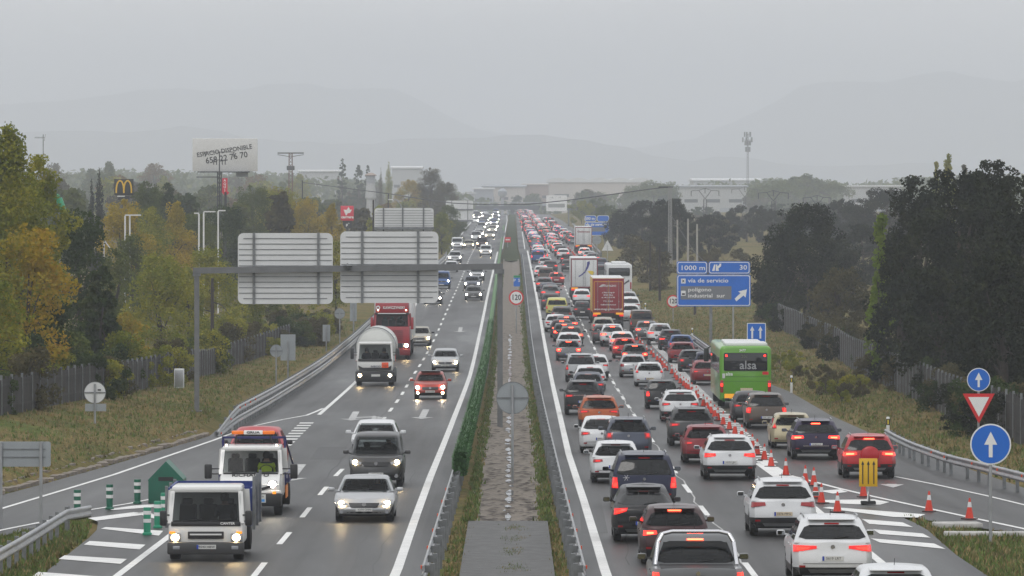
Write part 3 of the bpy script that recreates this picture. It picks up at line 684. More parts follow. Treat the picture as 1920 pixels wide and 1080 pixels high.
def rot_side(rows, sx): return rows

def car_parts(name):
    """dictionary of part meshes for one car type, origin at ground under the rear end centre"""
    c = Car(name); p = c.p; P = {}; hw0 = c.hw0; b, H = c.belt, c.H
    P['body'] = c.body_mesh()
    z0, z1, wf = p['win']; hwz0, hwz1 = c.hw(z0), c.hw(z1)
    P['rear_window'] = patch_mb(MB(), c.patch(c.ghr, [(-hwz0*.90, z0), (hwz0*.90, z0), (hwz1*.86, z1), (-hwz1*.86, z1)], .010, 10, 6, rnd=.05))
    zt = H-.11
    P['windscreen'] = patch_mb(MB(), c.patch(c.ghf, [(-c.hw(b+.04)*.93, b+.03), (c.hw(b+.04)*.93, b+.03), (c.hw(zt)*.93, zt), (-c.hw(zt)*.93, zt)], .010, 10, 6, rnd=.03, sgn=1))
    for sx in (-1, 1):
        for (ta, tb) in ((.05, .47), (.49, .95)):
            rows = []
            for i in range(5):
                z = lerp(b+.05, H-.12, i/4); hwm = c.hw(z); ya = ptab(c.gh, z)+.12; yb = c.front_y(hwm, z, True)
                rows.append([(sx*(hwm+.008), lerp(ya, yb, lerp(ta, tb, j/4)), z) for j in range(5)])
            if ta > .4:   # raked front edge follows the windscreen pillar
                rows = [r for r in rows]
            P.setdefault('side_window', []).append(MB().grid(rows))
    # wheels
    wh = MB(); r = c.wr; wh.lathe([(-.11, r*.62), (-.105, r*.93), (-.07, r), (.07, r), (.105, r*.93), (.11, r*.62)], (0, 0, 0), 'x', 20)
    rm_ = MB(); rm_.lathe([(.06, r*.64), (.10, r*.62), (.085, r*.50), (.06, r*.45), (.06, .0)], (0, 0, 0), 'x', 20)
    for k in range(5):
        a = k*2*math.pi/5; rm_.bar((.085, .03*math.cos(a), .03*math.sin(a)), (.085, r*.56*math.cos(a), r*.56*math.sin(a)), .05, .03)
    P['tyre'] = wh; P['rim'] = rm_
    # lamps, per side
    for lm in p['lamps']:
        st, x0, x1, za, zb_ = lm
        for sx in (-1, 1):
            o = lambda pts: [(sx*x*hw0, z) for x, z in (pts if sx > 0 else [pts[1], pts[0], pts[3], pts[2]])]
            h = zb_-za; xc = lerp(x0, x1, .55)
            if st == 'h': outer = [(x0, za+h*.35), (x1+.06, za), (x1+.04, zb_), (x0+.02, zb_)]; inner = [(x0+.10, za+h*.35), (x1-.04, za+h*.25), (x1-.05, zb_-h*.25), (x0+.10, zb_-h*.25)]
            elif st == 'w': outer = [(x0, za+h*.45), (x1+.06, za-.02), (x1+.05, zb_), (x0, zb_-h*.1)]; inner = [(x0+.22, za+h*.35), (x1-.02, za+h*.10), (x1-.03, zb_-h*.20), (x0+.16, zb_-h*.28)]
            elif st == 'L': outer = [(x0+.05, za+h*.5), (x1+.04, za), (x1+.02, zb_-h*.1), (x0, zb_)]; inner = [(x0+.12, za+h*.55), (x1-.02, za+h*.15), (x1-.03, zb_-h*.4), (x0+.10, zb_-h*.15)]
            elif st == 'v': outer = [(x0, za), (x1+.05, za), (x1+.02, zb_), (x0+.03, zb_)]; inner = [(x0+.03, za+h*.1), (x1, za+h*.1), (x1-.01, zb_-h*.5), (x0+.03, zb_-h*.5)]
            else: outer = [(x0+.05, za), (x1+.06, za+.02), (x1+.03, zb_), (x0, zb_-.02)]; inner = [(x0+.1, za+h*.3), (x1-.01, za+h*.3), (x1-.02, zb_-h*.2), (x0+.09, zb_-h*.2)]
            fn = c.rearf
            P.setdefault('tail_lamp', []).append(patch_mb(MB(), c.patch(fn, o(outer), .016, 5, 3)))
            P.setdefault('brake_light', []).append(patch_mb(MB(), c.patch(fn, o(inner), .024, 4, 2, skirt=.012)))
    for sx in (-1, 1):
        P.setdefault('reflector', []).append(patch_mb(MB(), c.patch(c.rearf, [(sx*hw0*.76-.07, c.zb+.20), (sx*hw0*.76+.07, c.zb+.20), (sx*hw0*.76+.07, c.zb+.25), (sx*hw0*.76-.07, c.zb+.25)], .014, 2, 1)))
    zc = z1+.03 if not p.get('deck') or p.get('bed') else z1-.01
    P['third_brake_light'] = patch_mb(MB(), c.patch(c.ghr, [(-.17, zc-.012), (.17, zc-.012), (.17, zc+.02), (-.17, zc+.02)], .028, 4, 1))
    pz = (.60 if c.n in ('hatch', 'sedan', 'suv', 'wedgesuv', 'bigsuv') else .48)+(.0 if b < .95 else .06)
    if p.get('bed'): pz = .56
    y = c.rear_y(0, pz); P['number_plate'] = MB().box((0, y-.02, pz), (.50, .02, .11)); P['_plate'] = (y-.034, pz)
    P['plate_recess'] = patch_mb(MB(), c.patch(c.rearf, [(-.36, pz-.09), (.36, pz-.09), (.33, pz+.10), (-.33, pz+.10)], .006, 4, 2))
    # bumper trim, diffuser, boot line
    if p['clad'] > .45:
        P['bumper_insert'] = patch_mb(MB(), c.patch(c.rearf, [(-hw0*.55, c.zb+.06), (hw0*.55, c.zb+.06), (hw0*.62, c.zb+.15), (-hw0*.62, c.zb+.15)], .014, 6, 1))
    y = c.rear_y(0, b-.10); P['badge'] = MB().disc((0, b-.10), .05, y-.022, .016, 12)
    P['boot_seam'] = patch_mb(MB(), c.patch(c.rearf, [(-hw0*.74, pz-.135), (hw0*.74, pz-.135), (hw0*.74, pz-.122), (-hw0*.74, pz-.122)], .004, 8, 1, skirt=.002))
    zz = z0+.02; P['rear_wiper'] = MB().bar((0, c.ghr(0, zz)[1]-.03, zz), (.38, c.ghr(.38, zz+.05)[1]-.03, zz+.05), .02, .02)
    if not p.get('deck'):
        zs = H-.05; P['spoiler'] = MB().prism([(c.ghr(0, zs-.06)[1]-.10, zs-.02), (c.ghr(0, zs-.06)[1]-.10, zs+.0), (ptab(c.gh, H-.01)+.06, H+.002), (ptab(c.gh, H-.03), H-.06)], -c.hw(zs)*.80, c.hw(zs)*.80, 'x')
    else: P['spoiler'] = None
    for sx in (-1, 1):
        m = MB(); ym = c.wsb-.42; m.rbox((sx*(c.hw(b)+.17), ym, b+.09), (.20, .12, .14), .04); m.bar((sx*c.hw(b)*.96, ym+.04, b+.03), (sx*(c.hw(b)+.12), ym, b+.07), .05, .05)
        P.setdefault('wing_mirror', []).append(m)
        P.setdefault('mirror_glass', []).append(MB().box((sx*(c.hw(b)+.17), ym-.064, b+.09), (.16, .006, .10)))
        if p.get('rails'):
            P.setdefault('roof_rail', []).append(MB().tube([(sx*c.hw(H-.08)*.90, lerp(ptab(c.gh, H-.04)+.1, c.wst-.1, t), H-.01+.05*math.sin(math.pi*min(1, max(0, (t+.12)/1.24)))) for t in (0, .15, .4, .6, .85, 1)], .02, 6))
        P.setdefault('door_handle', []).extend([MB().box((sx*(c.hw(b-.12)+.012), yy, b-.12), (.03, .18, .03)) for yy in (c.ax[0]+.45, c.ax[0]+1.35)])
    P['aerial'] = MB().bar((0, ptab(c.gh, H-.02)+.25, H+.01), (0, ptab(c.gh, H-.02)+.12, H+.17), .012, .012)
    # front end
    hz_ = c.hood
    for sx in (-1, 1):
        pts = [(.56, hz_-.19), (.98, hz_-.15), (.97, hz_-.01), (.54, hz_-.10)]; pts = pts if sx > 0 else [pts[1], pts[0], pts[3], pts[2]]
        P.setdefault('headlamp', []).append(patch_mb(MB(), c.patch(c.frontf, [(sx*x*hw0*.98, z) for x, z in pts], .016, 5, 3, sgn=1)))
        xc, zc = sx*hw0*.76, hz_-.11
        P.setdefault('headlight', []).append(MB().disc((xc, zc), .085, c.front_y(xc, zc)+.02, .02, 14))
        P.setdefault('fog_lamp', []).append(MB().disc((sx*hw0*.74, c.zb+.16), .07, c.front_y(sx*hw0*.74, c.zb+.16)+.01, .02, 12))
    P['grille'] = patch_mb(MB(), c.patch(c.frontf, [(-hw0*.44, hz_-.24), (hw0*.44, hz_-.24), (hw0*.52, hz_-.10), (-hw0*.52, hz_-.10)], .012, 8, 2, sgn=1))
    P['air_intake'] = patch_mb(MB(), c.patch(c.frontf, [(-hw0*.60, c.zb+.06), (hw0*.60, c.zb+.06), (hw0*.52, c.zb+.20), (-hw0*.52, c.zb+.20)], .012, 8, 2, sgn=1))
    y = c.front_y(0, .42); P['front_plate'] = MB().box((0, y+.03, c.zb+.22), (.50, .02, .11)); P['_fplate'] = (y+.045, c.zb+.22)
    y = c.front_y(0, hz_-.14); P['front_badge'] = MB().disc((0, hz_-.15), .065, y+.014, .02, 10)
    zz = b+.06
    P['wiper'] = [MB().bar((x0, c.ghf(x0, zz)[1]+.03, zz), (x0+.50, c.ghf(x0+.5, zz+.07)[1]+.03, zz+.07), .02, .02) for x0 in (-.62, -.02)]
    # cabin
    st = MB()
    sb = b-.05
    for yy, xs_ in ((c.wsb-1.35, (-.36, .36)), (max(c.gh[0][1]+.75, c.wsb-2.35), (-.40, .40))):
        if yy < c.gh[0][1]+.35: continue
        for x in xs_:
            P.setdefault('seat', []).append(MB().rbox((x, yy, sb+.08), (.44, .12, .34), .05).rbox((x, yy-.03, sb+.33), (.22, .09, .16), .04))
    P['dashboard'] = MB().rbox((0, c.wsb-.25, b-.0), (c.W*.72, .35, .06), .02)
    P['_c'] = c
    return P

SM = {'body': 38, 'tyre': 50, 'rim': 30, 'wing_mirror': 40, 'rear_window': 60, 'windscreen': 60, 'spoiler': 30, 'seat': 40}
MESH = {}
def car_meshes(name):
    if name in MESH: return MESH[name]
    P = car_parts(name); out = {'_c': P['_c'], '_plate': P['_plate'], '_fplate': P['_fplate']}
    for k, v in P.items():
        if k[0] == '_' or v is None: continue
        L_ = v if isinstance(v, list) else [v]
        if k == 'body': out[k] = [v.mesh(k, [PAINT['white'], black_plastic, interior_m], 38)]
        else: out[k] = [q.mesh(k, [black_plastic], SM.get(k, 35)) for q in L_]
    MESH[name] = out; return out

def person_mesh():
    """seated driver down to the waist, one continuous skinned body"""
    me = bpy.data.meshes.new('person')
    V = [(0, 0, 0), (0, .02, .22), (0, .03, .42), (0, .05, .52), (0, .08, .62), (0, .09, .72),
         (.19, .03, .42), (.26, .16, .20), (.20, .42, .22), (.19, .50, .24), (-.19, .03, .42), (-.26, .16, .20), (-.20, .42, .22), (-.19, .50, .24),
         (.10, .18, -.04), (.12, .50, -.02), (-.10, .18, -.04), (-.12, .50, -.02)]
    E = [(0, 1), (1, 2), (2, 3), (3, 4), (4, 5), (2, 6), (6, 7), (7, 8), (8, 9), (2, 10), (10, 11), (11, 12), (12, 13), (0, 14), (14, 15), (0, 16), (16, 17)]
    rad = [.15, .15, .13, .055, .10, .085, .075, .055, .038, .045, .075, .055, .038, .045, .09, .07, .09, .07]
    me.from_pydata(V, E, []); o = bpy.data.objects.new('tmp', me); COL.objects.link(o)
    o.modifiers.new('s', 'SKIN'); su = o.modifiers.new('u', 'SUBSURF'); su.levels = 1; su.render_levels = 1
    for i, v in enumerate(me.skin_vertices[0].data): v.radius = (rad[i], rad[i]*(.8 if i < 3 else 1)); v.use_root = (i == 0)
    dg = bpy.context.evaluated_depsgraph_get(); m2 = bpy.data.meshes.new_from_object(o.evaluated_get(dg)); bpy.data.objects.remove(o)
    m2.name = 'person'; m2.materials.clear(); m2.materials.append(skin_m); m2.materials.append(jacket_m); m2.materials.append(vest_m)
    for f in m2.polygons: f.use_smooth = True; f.material_index = 1 if (f.center.z < .49 and f.center.y < .45) else 0
    return m2
PERSON = person_mesh(); PERSON_V = PERSON.copy()
for f in PERSON_V.polygons:
    if f.center.z < .47 and abs(f.center.x) < .26 and f.center.y < .30: f.material_index = 2
HAIR = MB(); HAIR.lathe([(.60, .088), (.68, .112), (.76, .10), (.80, .06), (.815, 0)], (0, .06, 0), 'z', 12); HAIRM = HAIR.mesh('hair', [hair_m], 60)
FACE = MB(); FACE.rbox((0, .185, .655), (.03, .05, .05), .012); FACE.box((0, .178, .615), (.06, .01, .012))
for sx in (-1, 1): FACE.rbox((sx*.036, .176, .685), (.024, .012, .012), .004); FACE.rbox((sx*.10, .08, .665), (.02, .04, .06), .008)
FACEM = FACE.mesh('face', [mat('face detail', (.26, .14, .10), .6)], 40)
def driver(loc, rz, label, vest=False, group='people driving the vehicles that face the camera', sc=1.0):
    o = link('person', PERSON_V if vest else PERSON); o.location = loc; o.rotation_euler = (0, 0, rz); o.scale = (sc, sc, sc)
    tag(o, label, 'person', group); link('hair', HAIRM, o); link('face', FACEM, o); return o

MIRROR = mat('mirror glass', (.3, .32, .34), .03, 1.0)
def OM(o, m):
    if o.data.materials[0] is m: return o
    o.material_slots[0].link = 'OBJECT'; o.material_slots[0].material = m; return o
BLUR = {}
def car(kind, px, py, col, label, cat='car', lamps='on', front=False, lod=2, sx=1.0, sz=1.0, gls=None, rz=0.0, head='warm', group=None, plate='w', rails=None, badge=True, ptext=None, third=True, Y=None, sl=1.0):
    """px,py: photograph pixel where the nearest axle's tyres meet the road, middle of the car"""
    M = car_meshes(kind); c = M['_c']
    if Y is None: g_ = pt(px, py)
    else: g_ = Vector((at(px, Y), Y, zr(Y)))
    root = empty({'car': 'parked_car'}.get('x', 'car') if cat == 'car' else cat.replace(' ', '_'), g_, (math.pi if front else 0)+rz, label, cat, group or ('cars driving towards the camera' if front else 'cars queueing away from the camera'))
    ay = c.ax[1] if front else c.ax[0]
    sl_ = (zr(g_.y+4)-zr(g_.y))/4
    root.rotation_euler = (math.atan(sl_)*(-1 if front else 1), 0, root.rotation_euler.z)
    root.scale = (sx, sl, sz*.945)
    def put(k, m, names=None, par=root, dx=0, idx=None, loc=None):
        res = []
        for i, me in enumerate(M.get(k, [])):
            if idx is not None and i not in idx: continue
            o = link(names or k, me, par); o.location = loc or (dx, -ay, 0)
            if m: OM(o, m)
            res.append(o)
        return res
    body = put('body', PAINT[col])[0]
    gm = {'G_DARK': G_DARK, 'G_CLEAR': G_CLEAR, 'G_MID': G_MID}[gls or c.p['glass']]
    put('rear_window', gm); put('windscreen', G_CLEAR if front or gm is G_CLEAR else G_MID)
    tw = c.hw0-.14
    for yy in c.ax:
        for s_ in (-1, 1):
            o = link('wheel', M['tyre'][0], root); o.location = (s_*tw, yy-ay, c.wr); OM(o, rubber); o.rotation_euler = (0, 0, 0 if s_ > 0 else math.pi)
            if lod >= 1:
                q = link('rim', M['rim'][0], o); OM(q, rim_m)
    tl = {'on': (lens_dim, lens_on), 'dim': (lens_red, lens_dim), 'off': (lens_red, lens_red), 'hot': (lens_on, lens_core)}[lamps if not front else 'off']
    if not front:
        L1 = put('tail_lamp', tl[0]); L2 = M['brake_light']
        for i, o in enumerate(L1): q = link('brake_light', L2[i], o); OM(q, tl[1])
        if third: put('third_brake_light', tl[1] if lamps == 'hot' else lens_red)
    if lod >= 1:
        put('side_window', gm); put('seat', cloth[0]); put('dashboard', interior_m); put('wing_mirror', black_plastic if col in ('black',) or lod < 2 else PAINT[col])
        if front:
            hl = put('headlamp', head_glass); on = head_on if head == 'warm' else head_on_w
            for i, o in enumerate(hl): q = link('headlight', M['headlight'][i], o); OM(q, on if head != 'off' else head_glass)
            put('grille', black_plastic); put('air_intake', black_plastic); put('front_plate', plate_w, 'number_plate'); put('front_badge', chrome, 'badge'); put('wiper', black_plastic)
            if head == 'fog':
                for i, o in enumerate(hl): pass
                fl = put('fog_lamp', head_on)
            elif lod >= 2: put('fog_lamp', head_glass)
        else:
            put('number_plate', plate_w if plate == 'w' else plate_y)
    elif front:
        hl = put('headlight', head_on_w if head != 'warm' else head_on)
    else: put('number_plate', plate_w)
    if lod >= 2:
        put('door_handle', PAINT[col])
        if rails or (rails is None and c.p.get('rails')): put('roof_rail', galv)
        if not front:
            put('reflector', lens_red); put('plate_recess', PAINT[col] if kind not in ('suv', 'bigsuv', 'wedgesuv', 'smallsuv') else PAINT[col]); put('boot_seam', black_plastic)
            put('bumper_insert', galv); put('rear_wiper', black_plastic)
            if badge: put('badge', chrome)
            put('spoiler', PAINT[col])
            for o in put('mirror_glass', MIRROR): pass
            yy, zz = M['_plate']
            t_ = text_obj('plate_characters', ptext or random.choice(['7281 KLM', '4093 JBD', '5619 LRT', '0847 HZC', '3376 MFG']), .085, plate_ink, root, (.015, yy-ay+.004, zz), sx=1.05)
            mb = MB().box((-.225, yy-ay, zz), (.045, .006, .108)); mb.build('plate_band', plate_blue, root)
        else:
            yy, zz = M['_fplate']
            text_obj('plate_characters', ptext or '6274 GHN', .085, plate_ink, root, (-.015, yy-ay-.004, zz), rot=(R(90), 0, math.pi), sx=1.05)
        put('aerial', black_plastic)
    return root
# ------------------------------------------------------------------ cars seen from behind (right carriageway)
QA, QB, QC = 'cars queueing in the lane beside the median', 'cars queueing in the middle lane', 'cars on the lane right of the cones'
A = lambda *a, **k: car(*a, **{**dict(group=QA), **k}); B = lambda *a, **k: car(*a, **{**dict(group=QB), **k}); D = lambda *a, **k: car(*a, **{**dict(group=QC), **k})
A('pickup', 1307, 1156, 'grey', 'dark grey double cab pickup truck with chrome roll bar, nearest in the left queue', 'pickup truck', 'hot', sz=1.0, ptext='2963 LSV')
A('hatch', 1264, 1056, 'maroon', 'dark maroon hatchback with glowing brake lights right behind the pickup ahead of the camera', lamps='hot', sx=.95, sz=1.03, ptext='8115 GMR')
A('coupesuv', 1207, 1014, 'black', 'black coupe crossover with a split ribbed rear spoiler and pale plate', lamps='on', sx=.93, ptext='9254 LLF')
A('minivan', 1207, 952, 'navy', 'dark navy people carrier with tinted glass and a white flower sticker', lamps='on', sx=.99, ptext='1640 DHK', plate='w')
A('hatch', 1154, 905, 'white', 'white hatchback with slim red lamps directly left of the navy people carrier', lamps='dim', sx=.93)
A('estate', 1178, 858, 'slate', 'blue grey compact people carrier with round red lamps behind the white hatchback', lamps='dim', sz=1.06, sx=.98)
A('sedan', 1128, 849, 'white', 'white saloon with wide rear window between the orange crossover and the blue grey carrier', lamps='dim', sx=.93)
A('smallsuv', 1123, 808, 'orange', 'orange compact crossover with claw shaped red lamps', lamps='dim', sx=1.0, sz=.97, gls='G_MID')
A('bigsuv', 1093, 777, 'black', 'black SUV with a chrome strip across the tailgate behind the orange crossover', lamps='dim', sx=.94)
A('sedan', 1103, 748, 'slate', 'dark blue grey saloon half hidden by the black SUV', lamps='dim', gls='G_CLEAR', sx=.94, lod=1)
A('hatch', 1106, 732, 'white', 'white hatchback between the silver off-roader and the blue grey saloon', lamps='dim', lod=1)
A('boxsuv', 1089, 716, 'silver', 'silver square off-roader with tall upright red lamps', lamps='dim', sz=.96, sx=.98)
A('hatch', 1117, 708, 'white', 'white car peeking out right of the silver off-roader', lamps='dim', lod=1, sx=.9)
A('supermini', 1066, 676, 'grey', 'small grey hatchback with three lit brake lights below a white car', lamps='hot', gls='G_CLEAR', ptext='4410 HTN')
A('hatch', 1067, 660, 'white', 'white hatchback right in front of the small grey hatchback', lamps='dim', lod=1)
A('sedan', 1071, 647, 'brown', 'brown grey saloon with a lit brake light above the white hatchback', lamps='hot', lod=1)
A('supermini', 1058, 640, 'dark grey', 'dark grey car in a tight row of braking cars by the median', lamps='hot', lod=1)
A('hatch', 1053, 633, 'maroon', 'maroon car in a tight row of braking cars by the median', lamps='hot', lod=1)
A('suv', 1062, 624, 'grey', 'mid grey crossover in a tight row of braking cars', lamps='hot', lod=1, sz=.9)
A('hatch', 1042, 622, 'white', 'white car at the left edge of the row of braking cars', lamps='dim', lod=1)
A('estate', 1053, 606, 'dark grey', 'dark estate car behind the yellow green van', lamps='off', lod=1)
A('leisurevan', 1044, 595, 'yellow', 'pale yellow green tall van with upright red lamps', 'van', lamps='dim', lod=1, sx=1.05)
A('suv', 1033, 581, 'dark grey', 'dark grey crossover ahead of the yellow green van', lamps='dim', lod=1)
A('bigsuv', 1032, 565, 'grey', 'charcoal SUV with both side lamps glowing two ahead of the yellow van', lamps='on', lod=1)
A('hatch', 1029, 556, 'slate', 'slate hatchback between two dark SUVs beside the median', lamps='dim', lod=1)
A('suv', 1021, 547, 'grey', 'grey crossover with pale rear window by the median', lamps='on', lod=1, gls='G_MID')
A('sedan', 1043, 534, 'dark red', 'dark red saloon close to the dashed line', lamps='hot', lod=1)
A('leisurevan', 1024, 530, 'brown', 'dark boxy van left of the dark red saloon', 'van', lamps='dim', lod=1, gls='G_DARK')
A('hatch', 1015, 520, 'white', 'white hatchback behind the dark boxy van', lamps='on', lod=1)
A('suv', 1032, 511, 'dark grey', 'dark car right of the white hatchback by the median', lamps='on', lod=1)
A('estate', 1022, 503, 'silver', 'silver estate with large pale window by the median', lamps='dim', lod=1, gls='G_CLEAR')

B('hatch', 1678, 1192, 'white', 'white hatchback cut off by the bottom edge, only its roof showing', lamps='dim')
B('wedgesuv', 1558, 1094, 'white', 'white SUV with pointed red lamps and narrow window, nearest to the striped gore', lamps='on', sx=.99, ptext='')
B('suv', 1466, 1004, 'white', 'white SUV with dark lower bumper beside the gore stripes', lamps='off', sx=.99, ptext='', plate='y')
B('suv', 1367, 899, 'white', 'white SUV with lit curved red lamps beside the lowest row of cones', lamps='on', sx=.99, sz=.98, ptext='1575 LJH')
B('hatch', 1323, 868, 'dark red', 'dark red hatchback just left behind the white SUV', lamps='dim', sx=.96)
B('suv', 1296, 836, 'dark grey', 'charcoal SUV with rounded lamps and white plate behind the dark red hatchback', lamps='dim', gls='G_MID', ptext='9281 KKR')
B('suv', 1275, 790, 'white', 'white crossover with almond shaped red lamps in front of the charcoal SUV', lamps='dim', sx=.96, sz=.92)
B('citycar', 1240, 766, 'black', 'small black city car with upright red lamps', lamps='on', sx=.98)
B('oldhatch', 1217, 724, 'white', 'white three-door hatchback with tall lamps beside the rear window', lamps='dim', plate='y', sz=.98)
B('oldsedan', 1187, 707, 'silver', 'silver hatchback with lamps off left of the white three-door hatchback', lamps='off', plate='y', sx=.96)
B('supermini', 1190, 685, 'dark grey', 'dark small hatchback with three bright brake lights', lamps='hot', gls='G_CLEAR')
B('hatch', 1171, 672, 'red', 'bright red hatchback in the middle lane', lamps='hot', gls='G_CLEAR', sx=.93)
B('hatch', 1166, 658, 'white', 'white hatchback just ahead of the bright red one', lamps='hot', lod=1)
B('bigsuv', 1148, 649, 'white', 'white SUV with dark rear window behind the red and yellow lorry', lamps='hot', lod=2, sx=.94)
B('hatch', 1131, 644, 'dark grey', 'dark car squeezed left of the white SUV', lamps='off', lod=1, sx=.9)
B('estate', 1131, 629, 'champagne', 'pale beige car directly under the tail of the red lorry', lamps='dim', lod=1, gls='G_CLEAR')
B('suv', 1092, 598, 'black', 'black car left of the red and yellow lorry', lamps='dim', lod=1, sx=.85)
B('suv', 1091, 572, 'white', 'white crossover left of the red and yellow lorry', lamps='on', lod=1, sx=.95)
B('suv', 1066, 509, 'dark grey', 'dark SUV left of the white box lorry', lamps='dim', lod=1)
B('hatch', 1063, 495, 'maroon', 'dark maroon hatchback ahead of the dark SUV in the middle lane', lamps='on', lod=1)
B('suv', 1056, 486, 'white', 'white crossover in the middle lane beside the far cones', lamps='on', lod=1)
B('bigsuv', 1051, 481, 'dark grey', 'dark SUV leading the white crossover in the middle lane', lamps='on', lod=1)

D('smallsuv', 1628, 896, 'red', 'bright red compact SUV with a spare wheel on its tailgate behind the yellow sign', lamps='hot', sx=1.03, sz=.96)
D('bigsuv', 1528, 861, 'violet navy', 'dark violet blue SUV with claw shaped brake lights', lamps='hot', sx=.97, sz=.93, ptext='1638 LLT')
D('oldhatch', 1484, 840, 'beige', 'pale beige hatchback half hidden by the violet blue SUV', lamps='dim', gls='G_CLEAR')
D('mpv', 1436, 803, 'brown', 'brown people carrier with glowing lamps behind the green bus', lamps='on', sx=1.0, sz=.98, ptext='2301 GKC')
D('hatch', 1409, 791, 'dark grey', 'dark grey car hidden behind the brown people carrier', lamps='dim', lod=1)
D('sedan', 1326, 721, 'dark red', 'dark red saloon beside the front of the green bus', lamps='dim', gls='G_CLEAR', plate='y')
D('estate', 1328, 703, 'navy', 'dark blue car just ahead of the dark red saloon', lamps='dim', lod=1, gls='G_CLEAR')
D('supermini', 1298, 697, 'black', 'black hatchback beside the row of cones, left of the bus', lamps='dim', gls='G_MID')
D('hatch', 1279, 681, 'dark red', 'dark red hatchback with pale window next to the guard rail', lamps='off', gls='G_CLEAR')
D('supermini', 1277, 665, 'blue', 'mid blue hatchback with lit brake lights by the guard rail', lamps='on', gls='G_CLEAR')
D('bigsuv', 1258, 656, 'black', 'black SUV with a silver bumper strip right of the first cones', lamps='on', sx=.93, sz=.9)
D('smallsuv', 1237, 646, 'white', 'white off-roader with dark rear window right of the cones', lamps='on', sx=1.05)
D('sedan', 1213, 636, 'grey', 'dark grey saloon with lit high brake light, right lane', lamps='hot', lod=1)
D('van', 1203, 625, 'brown', 'dark brown passenger van on the right lane', 'van', lamps='dim', lod=2, sx=.96)
D('oldsedan', 1182, 601, 'white', 'white saloon right of the red and yellow lorry', lamps='off', lod=1)
D('bigsuv', 1181, 590, 'white', 'white SUV with a dark window half hidden by the white saloon', lamps='off', lod=1)
D('hatch', 1177, 574, 'silver', 'silver hatchback behind the white coach', lamps='off', lod=1)
D('boxsuv', 1127, 524, 'dark grey', 'dark square off-roader between the box lorry and the coach', lamps='off', lod=1)
D('suv', 1126, 506, 'slate', 'slate crossover beside the white box lorry', lamps='dim', lod=1)
D('suv', 1112, 495, 'grey', 'grey crossover above the white box lorry', lamps='on', lod=1)
D('hatch', 1105, 489, 'silver', 'silver hatchback ahead of the grey crossover', lamps='on', lod=1)
D('suv', 1096, 484, 'white', 'white crossover with every lamp lit behind the distant lorry', lamps='hot', lod=1)

# ------------------------------------------------------------------ cars facing the camera (left carriageway)
LG = 'cars driving towards the camera'
car('sedan', 684, 977, 'silver', 'silver saloon with cream headlights, nearest on the left carriageway', front=True, head='warm', sx=.96, sz=.92, ptext='')
car('leisurevan', 706, 912, 'dark grey', 'dark grey leisure van with both headlights glowing, behind the silver saloon', 'van', front=True, head='warm', sz=1.0, sx=.97)
car('supermini', 704, 858, 'white', 'white hatchback with crossed wipers hidden behind the dark grey van', front=True, head='off', sx=1.04)
car('supermini', 807, 748, 'red brown', 'orange red hatchback with black roof and low fog lights', front=True, head='fog', sx=1.0, sz=1.03)
car('hatch', 835, 696, 'silver', 'silver white hatchback with bright headlights ahead of the red one', front=True, head='warm', sx=.99)
car('sedan', 786, 648, 'champagne', 'beige saloon partly behind the red lorry', front=True, head='warm', lod=1)
car('hatch', 888, 563, 'dark grey', 'black hatchback with lit headlights in the overtaking lane', front=True, head='white', sx=1.0)
car('sedan', 885, 542, 'slate', 'dark blue saloon just behind the black hatchback', front=True, head='white', lod=1)
car('suv', 894, 526, 'silver', 'pale grey car behind the dark blue saloon', front=True, head='white', lod=1)
car('van', 828, 541, 'blue', 'dark blue van half hidden by the big sign back', 'van', front=True, head='white', lod=1)
car('hatch', 812, 570, 'black', 'black car almost hidden below the sign panel', front=True, head='white', lod=1)
car('supermini', 846, 510, 'white', 'white hatchback crossing behind the gantry beam', front=True, head='off', lod=1)
car('bigsuv', 853, 493, 'silver', 'grey SUV with two bright headlights in the slow lane', front=True, head='white', lod=1)
car('van', 857, 467, 'white', 'white van with bright headlights in the slow lane', 'van', front=True, head='white', lod=1)
car('sedan', 879, 466, 'champagne', 'beige car beside the white van in the distance', front=True, head='warm', lod=1)
car('leisurevan', 911, 481, 'white', 'white small van with a dark bumper in the overtaking lane', 'van', front=True, head='warm', lod=1)
car('van', 904, 466, 'maroon', 'dark van behind the small white van', 'van', front=True, head='warm', lod=1)

# ------------------------------------------------------------------ far traffic, one mesh per car
def joined(kind, front):
    M = car_parts(kind); c = M['_c']; mb = MB()
    def put(src, mi, dx=0, dy=0, dz=0):
        for q in (src if isinstance(src, list) else [src]):
            n = len(mb.v); mb.v += [(v[0]+dx, v[1]+dy, v[2]+dz) for v in q.v]; mb.f += [tuple(i+n for i in f) for f in q.f]; mb.mi += ([mi]*len(q.f) if mi is not None else list(q.mi))
    put(M['body'], None)
    for k in ('rear_window', 'windscreen', 'side_window'): put(M[k], 3)
    for k in ('wing_mirror',): put(M[k], 1)
    for k in ('tail_lamp',): put(M[k], 4)
    for k in ('brake_light', 'third_brake_light'): put(M[k], 5)
    put(M['headlight'], 6); put(M['number_plate'], 7)
    for yy in c.ax:
        for s in (-1, 1): put(M['tyre'], 8, s*(c.hw0-.14), yy, c.wr)
    me = mb.mesh('far_car', [PAINT['white'], black_plastic, interior_m, G_DARK, lens_red if front else lens_dim, lens_red if front else lens_on, head_on_w if front else head_glass, plate_w, rubber], 38)
    return me, c
FAR = {}
